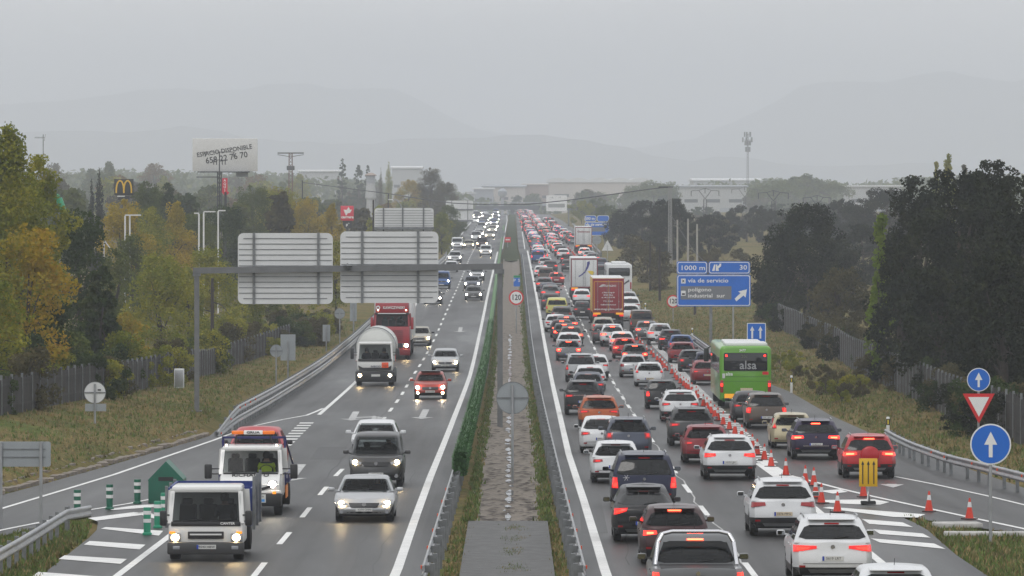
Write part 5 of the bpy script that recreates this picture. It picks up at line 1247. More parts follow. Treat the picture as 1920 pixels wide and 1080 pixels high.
# red lorry
g_ = pt(735, 674); rl_ = empty('lorry', g_, 0, 'red tractor lorry with a white trailer driving behind the tanker', 'lorry', 'trucks driving towards the camera')
rp = mat('lorry red paint', (.33, .012, .022), .32, coat=.6); rpd = mat('lorry dark red', (.20, .01, .015), .4)
cab(rl_, 2.42, .45, 2.25, 3.05, 3.88, 2.1, rp, .12, .16, gm=G_MID)
bpart(rl_, 'sun_visor', (0, .02, 3.10), (2.3, .3, .12), black_plastic, .03); bpart(rl_, 'visor_edge', (0, -.14, 3.12), (1.9, .03, .05), white_sign)
text_obj('lettering', 'KAWCZYNSKI', .24, white_sign, rl_, (.12, .14, 3.50), bold=.006, sx=.95)
mb = MB(); mb.ring((-.95, 3.50), .07, .15, .14, .02, 12); mb.build('round_logo', white_sign, rl_)
mb = MB()
for k in range(6): mb.box((0, -.025, 1.30+k*.13), (1.5, .05, .05))
mb.build('grille', rpd, rl_); bpart(rl_, 'bumper', (0, -.08, .50), (2.48, .3, .45), rpd, .08); bpart(rl_, 'lower_grille', (0, -.03, .95), (1.5, .05, .3), black_plastic)
lamp_front(rl_, .92, .95, -.06, .42, .30, head_on, .12, .05); lamp_front(rl_, -.92, .95, -.06, .42, .30, head_on, .12)
for s in (-1, 1):
    cab_mirror(rl_, s*1.2, 2.45, .15, .82, .20, .16, rp)
    mb = MB(); mb.disc((s*.95, 3.34), .05, .13, .02, 10); mb.build('marker_light', mat('warm marker lamp', (1, .8, .6)), rl_)
bpart(rl_, 'cargo_body', (.02, 9.6, 2.60), (2.55, 13.4, 2.72), wht, .05); bpart(rl_, 'chassis', (0, 8, .95), (1.1, 15, .35), black_plastic)
wheels(rl_, [1.3, 4.6, 12.2, 13.5, 14.8], 1.02, .5, .34, rim_m)
driver(g_+Vector((.6, 1.05, 2.12)), 0, 'driver in dark clothes high up in the red lorry cab')
# ------------------------------------------------------------------ roadside things
def gpt(px, py):
    """photograph pixel -> point on the terrain"""
    a, b = 90.0, 1700.0
    for _ in range(50):
        m_ = (a+b)/2
        if YH+FPX*(HC-terrain_z(at(px, m_), m_))/m_ > py: a = m_
        else: b = m_
    Y = (a+b)/2; X = at(px, Y); return Vector((X, Y, terrain_z(X, Y)))
def gz(X, Y): return Vector((X, Y, terrain_z(X, Y)))

def guard_rail(label, pts, side, top=.75, double=False, pitch=4.0, zf=None, taper=None, refl=True, group='steel guard rails'):
    """pts: ground points near to far; side: +1 if the beam faces +x of the posts"""
    zf = zf or (lambda p: zr(p.y))
    P = resample(pts, 1.0); base = P[0]; root = empty('guard_rail', (base.x, base.y, zf(base)), 0, label, 'guard rail', group)
    off = Vector((base.x, base.y, zf(base)))
    L_ = [0.0]
    for i in range(1, len(P)): L_.append(L_[-1]+(P[i]-P[i-1]).length)
    prof = [(0, -.155), (.045, -.12), (.05, -.07), (.0, -.02), (.0, .02), (.05, .07), (.045, .12), (0, .155)]
    def nrm(i):
        d = P[min(i+1, len(P)-1)]-P[max(i-1, 0)]; d.z = 0; d.normalize(); return Vector((d.y, -d.x, 0))*side
    for h in ([top-.155] if not double else [top-.155, top-.60]):
        rows = []; st = max(1, int(3)) 
        for i in list(range(0, len(P), 3))+[len(P)-1]:
            n = nrm(i); hh = h*(min(1, (L_[i]+.8)/taper) if taper else 1)
            rows.append([(P[i]+n*(.17+o)+Vector((0, 0, zf(P[i])+hh+z-P[i].z)))-off for o, z in prof]+[(P[i]+n*(.16+o)+Vector((0, 0, zf(P[i])+hh+z-P[i].z)))-off for o, z in prof[::-1]])
        mb = MB(); mb.grid(rows, True); mb.build('beam', galv, root, 60)
    k = 0; s = 0.6; cnt = 0; rest = MB()
    for i in range(len(P)):
        if L_[i] < s: continue
        s += pitch; n = nrm(i); hh = top*(min(1, (L_[i]+.8)/taper) if taper else 1); z = zf(P[i]); mb = rest if cnt >= 95 else MB(); a = math.atan2(n.y, n.x)
        c_ = P[i]-off; mb.box((c_.x, c_.y, z-off.z+hh/2-.12), (.10, .12, hh+.2), a)
        mb.box((c_.x+n.x*.09, c_.y+n.y*.09, z-off.z+hh-.14), (.16, .09, .16), a)
        if double: mb.box((c_.x+n.x*.09, c_.y+n.y*.09, z-off.z+hh-.58), (.16, .09, .12), a)
        if cnt < 95: mb.build('post', galv_dark, root)
        if refl and cnt < 12 and cnt % 2 == 0:
            m2 = MB(); m2.box((c_.x+n.x*.24, c_.y+n.y*.24, z-off.z+hh-.10), (.04, .07, .08), a); m2.build('reflector', orange_m, root)
        cnt += 1
    if rest.v: o = rest.build('post', galv_dark, root); o['kind'] = 'stuff'
    return root
V3 = lambda x, y: Vector((x, y, zr(y)))
guard_rail('long steel guard rail with close posts along the right edge of the median ditch', [V3(1.42, 118), V3(1.36, 160), V3(1.28, 250), V3(1.25, 420), V3(1.3, 760)], 1, pitch=4.0)
guard_rail('steel guard rail along the left edge of the median, partly under the green screen', [V3(-1.78, 118), V3(-1.72, 165), V3(-1.62, 260), V3(-1.6, 420), V3(-1.6, 760)], -1, pitch=4.0)
guard_rail('double beam guard rail bending down to the asphalt on the left bank', [pt(400, 819), pt(440, 805), pt(500, 770), pt(545, 741), pt(600, 703), pt(640, 670), pt(697, 616), pt(740, 575), pt(800, 525), pt(835, 490)], 1, top=1.05, double=True, pitch=2.0, taper=9)
guard_rail('guard rail with a bent corner on the grass island at the lower left', [gpt(162, 1001), gpt(126, 1003), gpt(107, 1014), gpt(65, 1043), gpt(17, 1074), gpt(-60, 1120)], -1, top=.72, pitch=2.2, refl=False, zf=lambda p: zr(p.y)-.02)
guard_rail('curving guard rail with orange reflectors on the grass at the right', [pt(1990, 946), pt(1920, 926), pt(1883, 916), pt(1846, 906), pt(1783, 890), pt(1718, 865), pt(1690, 851), pt(1668, 838)], -1, top=.72, pitch=2.6)
guard_rail('double beam guard rail between the hatchbacks and the green bus', [pt(1420, 738), pt(1385, 712), pt(1345, 684), pt(1318, 664), pt(1300, 650)], -1, top=.95, double=True, pitch=2.0)
guard_rail('far steel guard rail beside the distant slip lane on the right', [pt(1128, 482), pt(1108, 460), pt(1090, 440), pt(1075, 425)], -1, top=.8, pitch=6)

# green anti-glare screen on the median rail
scr = empty('anti_glare_screen', (-1.68, 171, zr(171)), 0, 'green bristled anti-glare screen standing on the left median rail', 'screen')
scr_m = mat('green plastic bristles', (.045, .15, .028), .6, var=.35, vscale=6); mb = MB(); rs = random.Random(4); rows = []
Y = 171.0
while Y < 1100:
    rows.append([(x, Y-171, zr(Y)-zr(171)+z) for x, z in ((-.15, .55), (-.17, 1.15), (-.09, 1.26), (.09, 1.26), (.17, 1.15), (.15, .55))]); Y += 2.0
mb.grid(rows); mb.add(rows[0], [(0, 1, 2, 3, 4, 5)])
for _ in range(9000):
    Y = 171+(rs.random()**1.7)*250; z = zr(Y)-zr(171); s = rs.choice((-1, -1, 0, 0, 1)); h = rs.uniform(.10, .22)
    if s: p0 = Vector((s*.15, Y-171, z+rs.uniform(.55, 1.2))); d = Vector((s*rs.uniform(.05, .14), rs.uniform(-.08, .08), rs.uniform(-.02, .12)))
    else: p0 = Vector((rs.uniform(-.15, .15), Y-171, z+1.2)); d = Vector((rs.uniform(-.1, .1), rs.uniform(-.06, .06), rs.uniform(.08, .20)))
    mb.add([p0+Vector((0, -.04, 0)), p0+Vector((0, .04, .02)), p0+Vector((.03, 0, -.02)), p0+d], [(0, 1, 3), (1, 2, 3)])
for _ in range(260):   # near end face
    p0 = Vector((rs.uniform(-.2, .2), -.01, rs.uniform(.55, 1.3))); mb.add([p0, p0+Vector((.05, 0, 0)), p0+Vector((.02, -.1, .05))], [(0, 1, 2)])
mb.build('bristles', scr_m, scr)

# traffic cones
cone_r = mat('cone red plastic', (.62, .035, .012), .45, var=.1); cone_w = mat('cone white band', (.66, .66, .66), .4, em=0)
def cone_proto():
    o = empty('traffic_cone'); mb = MB(); mb.rbox((0, 0, .02), (.36, .36, .04), .012); mb.build('base', mat('cone dark base', (.05, .02, .02), .6), o)
    mb = MB(); mb.lathe([(.04, .125), (.36, .062), (.36, 0)], (0, 0, 0), 'z', 14); mb.lathe([(.50, .0), (.50, .042), (.62, .022), (.62, 0)], (0, 0, 0), 'z', 14); mb.build('cone_body', cone_r, o, 40)
    mb = MB(); mb.lathe([(.355, .066), (.505, .044)], (0, 0, 0), 'z', 14); mb.build('white_band', cone_w, o, 60); return o
cp = cone_proto(); first = True
CONES = [(1817.6, 973.8, 'red cone farthest right, on the line beside the grass island'), (1741.6, 959.7, 'red cone second from the right, on the edge line near the grass tip'),
 (1619, 932, 'red cone half hidden behind the yellow arrow sign'), (1570, 961, 'red cone nearest the camera, on a gore stripe left of the yellow sign'), (1540, 944, 'red cone on the gore just above the nearest one'),
 (1529.5, 934, 'red cone right behind the white SUV with the dark bumper'), (1526, 911, 'red cone on the white line left of the yellow sign'), (1510, 907, 'red cone peeping over the white SUV roof'),
 (1473.5, 892, 'red cone at the foot of the cone row, where the line turns'), (1446, 875.5, 'second cone of the long row, counted from its near end'), (1433, 863, 'third cone of the long row'), (1420, 853, 'fourth cone of the long row'), (1411, 843, 'fifth cone of the long row')]
ROW = [(1399, 833), (1390.5, 824), (1378, 815), (1367.6, 806), (1356, 797), (1346, 789), (1340, 783), (1333, 776), (1326, 768), (1319, 762), (1309, 750), (1305.6, 743), (1297, 736), (1291, 731), (1286.7, 728), (1282, 724), (1275.5, 719), (1269, 713), (1266, 708), (1259.6, 701), (1250, 695), (1246, 690), (1241.6, 685), (1238, 680), (1232.4, 676), (1225.6, 670), (1221, 665), (1212.4, 660), (1205, 651), (1200, 645), (1194, 638)]
FARC = [(1086, 490), (1083, 487), (1080, 484), (1078, 481), (1075.5, 478), (1073, 475), (1069, 471), (1065, 468)]
CL = CONES+[(x, y, 'small red cone in the dense middle stretch of the cone row') for x, y in ROW]+[(x, y, 'tiny red and white cone in the far file between the queues') for x, y in FARC]
for i, (x, y, lb) in enumerate(CL):
    o = cp if i == 0 else copy_tree(cp); o.location = pt(x, y); o.rotation_euler = (random.uniform(-.02, .02), random.uniform(-.02, .02), random.uniform(0, 1.5))
    s_ = 1.0 if y > 760 else .9 if y > 500 else 1.1; o.scale = (s_, s_, s_)
    tag(o, lb, 'traffic cone', 'traffic cones' if i < 13 else ('cones of the middle stretch' if i < 13+len(ROW) else 'far cones'))

# green and white lane bollards
bo_g = mat('bollard dark green', (.006, .11, .065), .4); bo_g2 = mat('bollard light green', (.02, .26, .15), .4)
def bollard(x, y, m, label):
    o = empty('bollard', pt(x, y), 0, label, 'bollard', 'green bollards on the gore')
    mb = MB(); mb.lathe([(0, .13), (.05, .13), (.08, .095), (.72, .105), (.75, .10), (.75, 0)], (0, 0, 0), 'z', 16); mb.build('column', m, o, 40)
    for z in (.34, .56): mb = MB(); mb.lathe([(z, .106), (z+.10, .108)], (0, 0, 0), 'z', 16); mb.build('reflective_band', white_sign, o, 60)
for x, y, m, lb in ((145, 966.3, bo_g, 'dark green bollard with white bands, leftmost of the row by the rail end'), (205.5, 955, bo_g, 'dark green bollard with white bands, second of the row on the ramp line'), (257.6, 944.5, bo_g, 'dark green bollard right beside the green crash bin'),
    (276, 1003, bo_g2, 'light green bollard nearest the light truck, lowest of all bollards'), (295.6, 990, bo_g2, 'light green bollard touching the mirror of the light truck'), (308, 973, bo_g2, 'light green bollard half hidden by the light truck mirror')): bollard(x, y, m, lb)
p = pt(311, 943); gb = empty('crash_cushion', p, 0, 'dark green pointed gore nose box with a slot on the ramp side', 'crash cushion'); gm_ = mat('faded green plastic', (.008, .12, .075), .45, var=.12, vscale=3)
mb = MB(); mb.prism([(-.54, 0), (.54, 0), (.54, .72), (0, 1.28), (-.54, .72)], 0, 1.5); mb.build('shell', gm_, gb)
bpart(gb, 'slot', (.0, -.004, .74), (.46, .02, .12), black_plastic); bpart(gb, 'roof_edge', (0, .03, .70), (1.12, .05, .035), gm_, .01)
p = pt(1019-19, 460)

# ---- sign helpers. Faces look towards -y (to the camera); backs show ribs
def post(root, x, z0, z1, y=.05, r=.04, m=galv): mb = MB(); mb.cyl((x, y, z0), (x, y, z1), r, n=8); return mb.build('post', m, root)
def sign_root(px, Y, label, cat='road sign', group=None, X=None):
    X = at(px, Y) if X is None else X; return empty('road_sign', (X, Y, 0), 0, label, cat, group)
def rrect(x0, x1, z0, z1, r, n=4):
    P = []
    for cx_, cz, a0 in ((x1-r, z1-r, 0), (x0+r, z1-r, 90), (x0+r, z0+r, 180), (x1-r, z0+r, 270)):
        for j in range(n+1): a = R(a0+90*j/n); P.append((cx_+r*math.cos(a), cz+r*math.sin(a)))
    return P[::-1]
def panel(root, px0, px1, py0, py1, Y, m, y=0.0, th=.03, r=.0, name='panel'):
    X0 = root.location.x; a, b, z1, z0 = at(px0, Y)-X0, at(px1, Y)-X0, zat(py0, Y), zat(py1, Y)
    mb = MB()
    if r: mb.prism(rrect(a, b, z0, z1, r), y, y+th)
    else: mb.box(((a+b)/2, y+th/2, (z0+z1)/2), (b-a, th, z1-z0))
    return mb.build(name, m, root)
def ribbed_back(root, px0, px1, py0, py1, Y, ribs, struts, r=.25):
    X0 = root.location.x; a, b, z1, z0 = at(px0, Y)-X0, at(px1, Y)-X0, zat(py0, Y), zat(py1, Y)
    p_ = panel(root, px0, px1, py0, py1, Y, steel_back, 0, .03, r)
    mb = MB(); h = (z1-z0)/ribs
    for k in range(1, ribs): mb.box(((a+b)/2, -.012, z0+k*h), (b-a-(.1 if 1 < k < ribs-1 else 2*r), .02, .035))
    mb.build('rib_joint', galv_dark, p_)  # thin dark steel strips across the sign back
    for sx in struts: mb = MB(); x = at(sx, Y)-X0; mb.box((x, -.06, (z0+z1)/2), (.11, .08, z1-z0)); 
    for sx in struts: mb = MB(); x = at(sx, Y)-X0; mb.box((x, -.06, (z0+z1)/2), (.11, .08, z1-z0+.04)); mb.build('strut', galv_dark, root)
# gantry over the left carriageway
GY = 240.0
gn = empty('sign_gantry', (0, GY, 0), 0, 'grey steel gantry carrying two ribbed sign backs over the left carriageway', 'gantry')
beam_m = mat('grey gantry steel', (.16, .165, .17), .5, .3, var=.1)
def gant_leg(px, ztop, w_):
    X = at(px, GY); zb_ = terrain_z(X, GY)-.3; mb = MB(); mb.rbox((X, 0, (zb_+ztop)/2), (w_, w_, ztop-zb_), .02); mb.box((X, 0, zb_+.32), (w_*2, w_*2, .06)); mb.build('leg', beam_m, gn)
gant_leg(369, zat(503, GY), .22); gant_leg(937.5, zat(500, GY), .24)
mb = MB(); mb.bar((at(362, GY), 0, zat(507.5, GY)), (at(943, GY), 0, zat(499.5, GY)), .30, .27); mb.build('beam', beam_m, gn)
mb = MB(); mb.box((at(936, GY), 0, zat(509, GY)), (.45, .4, .2)); mb.box((at(369, GY), 0, zat(515, GY)), (.34, .3, .14)); mb.build('beam_bracket', galv_dark, gn)
for x0, x1, y0_, y1_, st, lb in ((446, 624, 437, 570, (476, 597), 'left ribbed back of a big motorway sign on the gantry'), (638, 822, 434, 568, (679, 784), 'right ribbed back of a big motorway sign on the gantry')):
    s_ = empty('road_sign', (0, GY+.34, 0), 0, lb, 'road sign', 'sign backs on the gantry'); ribbed_back(s_, x0, x1, y0_, y1_, GY+.34, 13, st)
cam_ = empty('traffic_camera', (at(652, GY), GY-.05, zat(500, GY)), 0, 'small dome camera mounted on the gantry beam', 'camera'); mb = MB(); mb.lathe([(-.17, .05), (-.10, .13), (.02, .16), (.05, .22), (.09, .10), (.15, .03), (.17, 0)], (0, -.2, 0), 'z', 14); mb.build('housing', galv_dark, cam_, 40)
# second gantry sign seen over the first
Y2 = 430.0; g2 = empty('road_sign', (0, Y2, 0), 0, 'ribbed sign back rising behind the gantry panels, dark beam below', 'road sign'); ribbed_back(g2, 702, 813, 390, 433, Y2, 9, (719, 755, 794))
mb = MB(); mb.box((at(758, Y2), -.14, zat(428, Y2)), (at(812, Y2)-at(700, Y2), .2, .20)); mb.build('beam', galv_dark, g2)
mb = MB(); X_ = at(705, Y2); mb.box((X_, .2, (zat(428, Y2)+terrain_z(X_, Y2))/2), (.28, .28, zat(428, Y2)-terrain_z(X_, Y2))); mb.build('leg', galv_dark, g2)
Y3 = 1000.0; g3 = empty('road_sign', (0, Y3, 0), 0, 'distant plain sign back left of the overpass on its own gantry', 'road sign'); panel(g3, 836, 887, 376, 413, Y3, steel_back, 0, .05, .3)
mb = MB(); mb.box((at(861, Y3), -.1, zat(393, Y3)), (5.2, .12, .25)); mb.box((at(861, Y3), -.1, zat(414, Y3)), (5.2, .2, .3)); mb.build('beam', galv_dark, g3)
for sx in (847, 877): mb = MB(); mb.box((at(sx, Y3), -.08, zat(394, Y3)), (.12, .08, 3.8)); mb.build('strut', galv_dark, g3)
mb = MB(); X_ = at(842, Y3); mb.box((X_, 0, (zat(413, Y3)+zr(Y3))/2), (.35, .35, zat(413, Y3)-zr(Y3))); mb.build('leg', galv_dark, g3)
Y4 = 1200.0; g4 = empty('road_sign', (0, Y4, 0), 0, 'distant white message board above the right lanes near the overpass', 'road sign'); panel(g4, 1024, 1063, 366, 396, Y4, white_sign, 0, .3, .25)
panel(g4, 1028, 1059, 382, 389, Y4, mat('grey band', (.33, .34, .33)), -.03, .03, name='grey_band'); text_obj('lettering', 'K         II', .55, galv_dark, g4, (at(1043, Y4), -.03, zat(370.5, Y4)))
mb = MB(); X_ = at(1066, Y4); mb.box((X_, .3, (zat(392, Y4)+zr(Y4))/2), (.35, .35, zat(392, Y4)-zr(Y4))); mb.box((at(1050, Y4), .35, zat(392, Y4)), (5.5, .3, .3)); mb.build('mast', galv_dark, g4)

# blue motorway sign
YB = 400.0; bs = sign_root(1337, YB, 'big blue motorway sign pointing right to a service road and industrial estate'); bx = bs.location.x
def bp_(x0, x1, y0_, y1_, m, y, th=.012, r=.10, name='panel', par=None):
    o = panel(bs, x0, x1, y0_, y1_, YB, m, y, th, r, name); return o
for x0, x1, y0_, y1_ in ((1269, 1326.5, 490, 513.8), (1328.5, 1406.5, 490, 513.8), (1269, 1407.5, 515, 574.5)):
    bp_(x0, x1, y0_, y1_, blue_sign, 0, .05, .16); bp_(x0+1.2, x1-1.2, y0_+1.2, y1_-1.2, white_sign, -.006, .004, .15, 'white_border'); bp_(x0+2.6, x1-2.6, y0_+2.6, y1_-2.6, blue_sign, -.014, .006, .12)
def bt(s_, px, py, size, align='LEFT', sx=1.25): text_obj('lettering', s_, size, white_sign, bs, (at(px, YB)-bx, -.024, zat(py, YB)), align=align, bold=.006, sx=sx)
bt('1000 m', 1275, 502.6, .50, sx=1.25); bt('30', 1386, 501.8, .50, sx=1.2); bt('vía de servicio', 1290, 526.2, .44, sx=1.20)
bp_(1276, 1371.5, 536.5, 561.5, mat('grey sub panel', (.16, .17, .19), .5), -.022, .006, .05, 'grey_panel')
def bt2(s_, px, py, size, sx=1.25): text_obj('lettering', s_, size, white_sign, bs, (at(px, YB)-bx, -.034, zat(py, YB)), align='LEFT', bold=.005, sx=sx)
bt2('polígono', 1290, 543.2, .40); bt2('industrial  sur', 1290, 554.6, .40)
bp_(1277, 1285.5, 522.5, 531.5, white_sign, -.022, .006, .02, 'fork_symbol_panel'); text_obj('fork_symbol', 'x', .38, black_sign, bs, (at(1281.2, YB)-bx, -.03, zat(526.2, YB)), bold=.01)
bp_(1277, 1285.5, 545, 554.5, white_sign, -.032, .006, .02, 'factory_symbol_panel'); 
X = lambda px: at(px, YB)-bx
Zb = lambda py: zat(py, YB)
mb = MB(); mb.prism([(X(1278.5), Zb(553)), (X(1284.2), Zb(553)), (X(1284.2), Zb(549)), (X(1282.5), Zb(550.5)), (X(1282.5), Zb(549)), (X(1280.5), Zb(550.5)), (X(1280.5), Zb(549)), (X(1278.5), Zb(550.5))], -.042, -.036); mb.build('factory_symbol', black_sign, bs)
mb = MB(); mb.prism([(X(1377.5), Zb(560)), (X(1380.5), Zb(565)), (X(1394), Zb(554)), (X(1398), Zb(558)), (X(1400.5), Zb(542.5)), (X(1384), Zb(546.5)), (X(1388.5), Zb(549.5))], -.026, -.018); mb.build('arrow', white_sign, bs)
mb = MB(); mb.prism([(X(1335), Zb(508)), (X(1339), Zb(496)), (X(1341.5), Zb(496)), (X(1340), Zb(508))], -.026, -.018); mb.prism([(X(1342), Zb(508)), (X(1342.5), Zb(496)), (X(1345), Zb(496)), (X(1345), Zb(499.5)), (X(1350), Zb(495.5)), (X(1352), Zb(499)), (X(1347), Zb(503.5)), (X(1348), Zb(508))], -.026, -.018)
mb.prism([(X(1348), Zb(494.5)), (X(1352.5), Zb(494.2)), (X(1351.5), Zb(500))], -.027, -.019); mb.build('exit_symbol', white_sign, bs)
for px_, m_ in ((1333, galv_dark), (1375, galv)):
    x = X(px_); gz_ = terrain_z(at(px_, YB), YB); mb = MB(); mb.box((x, .16, (gz_+zat(492, YB))/2), (.22 if px_ < 1340 else .12, .18, zat(492, YB)-gz_)); mb.build('post', m_, bs)
# smaller signs
def round_sign(px, py, rpx, Y, label, face=None, back=False, extra=None, base=True, lean=0):
    s_ = sign_root(px, Y, label); z = zat(py, Y); r = rpx*Y/FPX
    zg = terrain_z(s_.location.x, Y)-.1 if abs(s_.location.x) > 2.6 else zr(Y)-.2
    post(s_, 0, zg, z+r*.8, .05 if not back else -.05, .045)
    if back:
        mb = MB(); mb.disc((0, z), r, 0, .025, 32); mb.build('disc', dull_back if px != 178 else steel_back, s_)
        mb = MB(); mb.ring((0, z), r*.96, r, -.012, .02, 32); mb.box((0, -.015, z), (r*1.9, .03, .05)); mb.build('brace', galv_dark, s_)
    elif face == 'blue':
        mb = MB(); mb.disc((0, z), r, 0, .02, 36); mb.build('rim', white_sign, s_); mb = MB(); mb.disc((0, z), r*.93, -.008, .01, 36); mb.build('disc', blue_sign, s_)
        q = r*.93; P = [(-.10, -.68), (.10, -.68), (.10, .10), (.34, -.02), (.0, .66), (-.34, -.02), (-.10, .10)]
        mb = MB(); mb.prism([(a*q, z+b*q) for a, b in P[3:6]]+[], -.018, -.010); mb.prism([(a*q, z+b*q) for a, b in (P[0], P[1], (.10, .3), (-.10, .3))], -.0175, -.0095); mb.build('arrow', white_sign, s_)
    elif face == '120':
        mb = MB(); mb.disc((0, z), r, 0, .02, 36); mb.build('disc', red_sign, s_); mb = MB(); mb.disc((0, z), r*.80, -.008, .01, 36); mb.build('white_field', white_sign, s_)
        text_obj('speed_number', '120', r*1.02, black_sign, s_, (0, -.014, z), bold=.012, sx=.86)
    return s_
round_sign(1857.5, 833, 38.5, 142, 'large round blue sign with a white arrow on the grass island at the right', 'blue')
o = round_sign(1835, 712, 22, 205, 'small round blue arrow sign above the red and white triangle', 'blue')
YT = 204.9; tri = sign_root(1835, YT, 'white yield triangle with a red border under the small round blue sign')
Xt = lambda px: at(px, YT)-tri.location.x
def triang(k, m, y, nm):
    cx_, cy_ = 1835, 757; P = [(1805, 738), (1865, 738), (1835.5, 794)]; mb = MB(); mb.prism([(Xt(cx_+(a-cx_)*k), zat(cy_+(b-cy_)*k, YT)) for a, b in P][::-1], y, y+.012); mb.build(nm, m, tri)
triang(1.0, red_sign, -.02, 'red_border'); triang(.66, white_sign, -.034, 'white_field')
post(tri, 0, terrain_z(tri.location.x, YT)-.1, zat(740, YT), .06, .04)
round_sign(968, 558, 14, 430, 'round 120 speed limit sign standing in the median ditch', '120')
round_sign(1262, 565, 12, 455, 'round 120 speed limit sign left of the big blue sign', '120')
round_sign(961, 746, 30.5, 183, 'grey back of a large round sign in the median ditch', back=True)
s_ = round_sign(178, 736, 20.5, 216, 'pale back of a round sign with a small plate below on the left bank', back=True); panel(s_, 159.5, 199, 757, 771, 216, dull_back, -.01, .02, name='lower_plate')
mb = MB(); mb.box((.18, -.02, zat(731, 216)), (.13, .01, .06)); mb.build('sticker', black_sign, s_)
round_sign(518, 658, 12, 300, 'round sign back low on the left bank behind the double rail', back=True); 
s_ = sign_root(540, 310, 'narrow rectangular sign back behind the double guard rail'); panel(s_, 526, 554, 627, 676, 310, dull_back, 0, .03); post(s_, 0, terrain_z(s_.location.x, 310), zat(640, 310), -.05, .05)
s_ = sign_root(612, 380, 'small rectangular sign back on the left bank beyond the rail'); panel(s_, 605, 619, 609, 640, 380, dull_back, 0, .03); post(s_, 0, terrain_z(s_.location.x, 380), zat(612, 380), -.05, .05)
s_ = sign_root(663, 420, 'tall narrow sign back under the right gantry panel'); panel(s_, 656, 669, 568, 602, 420, dull_back, 0, .03); post(s_, 0, terrain_z(s_.location.x, 420), zat(570, 420), -.05, .06)
round_sign(637, 588, 10, 400, 'dark round sign back below the gantry panels on the left bank', back=True)
round_sign(940, 438, 7, 880, 'pale round sign back beside the far median', back=True); round_sign(1119, 450, 8.5, 700, 'pale round sign back right of the distant lorry', back=True)
YQ = 690.0; s_ = sign_root(1139, YQ, 'grey back of a triangular sign on the right verge far away'); mb = MB(); mb.prism([(-.75, zat(470, YQ)), (.75, zat(470, YQ)), (0, zat(450, YQ))][::-1], 0, .02); mb.build('panel', steel_back, s_); post(s_, 0, terrain_z(s_.location.x, YQ), zat(460, YQ), -.04)
YQ = 870.0; s_ = sign_root(952, YQ, 'small red no entry sign beside the far median'); mb = MB(); mb.box((0, 0, zat(449.5, YQ)), (1.0, .03, .85)); mb.build('panel', red_sign, s_); mb = MB(); mb.box((0, -.03, zat(449.5, YQ)), (.7, .02, .18)); mb.build('white_bar', white_sign, s_); post(s_, 0, zr(YQ), zat(452, YQ))
YQ = 520.0; s_ = sign_root(969, YQ, 'small blue and green direction sign above the median speed limit sign'); panel(s_, 963, 975, 521, 537, YQ, blue_sign, 0, .03, name='blue_panel'); panel(s_, 963, 975, 516.5, 520.5, YQ, mat('green sign face', (.01, .25, .10), .4), 0, .03, name='green_panel')
text_obj('lettering', 'P  S', .42, white_sign, s_, (0, -.012, zat(526, YQ)), bold=.006); post(s_, 0, zr(YQ)-.2, zat(520, YQ))
YQ = 288.0; s_ = sign_root(1418, YQ, 'square blue sign with two white up arrows above the green bus'); panel(s_, 1400.5, 1436, 605.5, 642, YQ, white_sign, 0, .03, .03, 'white_border'); panel(s_, 1402, 1434.5, 607, 640.5, YQ, blue_sign, -.01, .012, .03)
for dx in (-.22, .22):
    z = zat(624, YQ); mb = MB(); mb.box((dx, -.02, z-.06), (.10, .01, .50)); mb.prism([(dx-.12, z+.12), (dx+.12, z+.12), (dx, z+.36)][::-1], -.026, -.014); mb.build('arrow', white_sign, s_)
post(s_, 0, terrain_z(s_.location.x, YQ), zat(630, YQ))
YQ = 149.0; s_ = sign_root(40, YQ, 'grey back of a wide low sign at the left edge of the picture'); 
panel(s_, -40, 95, 828, 875, YQ, dull_back, 0, .03, .06)
mb = MB()
for py_ in (842, 857): mb.box((at(40, YQ)-s_.location.x-.2, -.015, zat(py_, YQ)), (1.75, .02, .025))
mb.build('rib', galv_dark, s_)
for px_ in (77, 2): post(s_, at(px_, YQ)-s_.location.x, zr(YQ)-.2, zat(828, YQ), -.05, .045)
p = pt(1628, 946); ys = empty('road_sign', p, 0, 'portable yellow sign with three black up arrows on a rubber foot', 'road sign')
ym = mat('yellow sign sheet', (.72, .42, .01), .4)
bpart(ys, 'panel', (0, 0, .98), (.56, .03, .86), ym, .01)
mb = MB(); mb.box((0, -.018, .98), (.53, .006, .82)); 
for dx in (-.17, 0, .17):
    mb = MB(); mb.box((dx, -.024, .95), (.03, .01, .64)); mb.prism([(dx-.045, 1.22), (dx+.045, 1.22), (dx, 1.34)][::-1], -.03, -.018); mb.build('arrow', black_sign, ys)
bpart(ys, 'stand', (0, .02, .33), (.05, .05, .5), galv); bpart(ys, 'foot', (0, 0, .06), (.45, .35, .10), rubber, .02)
mb = MB(); mb.bar((-.04, -.14, .1), (0, 0, .4), .03, .03); mb.bar((.06, .14, .1), (0, 0, .4), .03, .03); mb.build('brace', galv, ys)
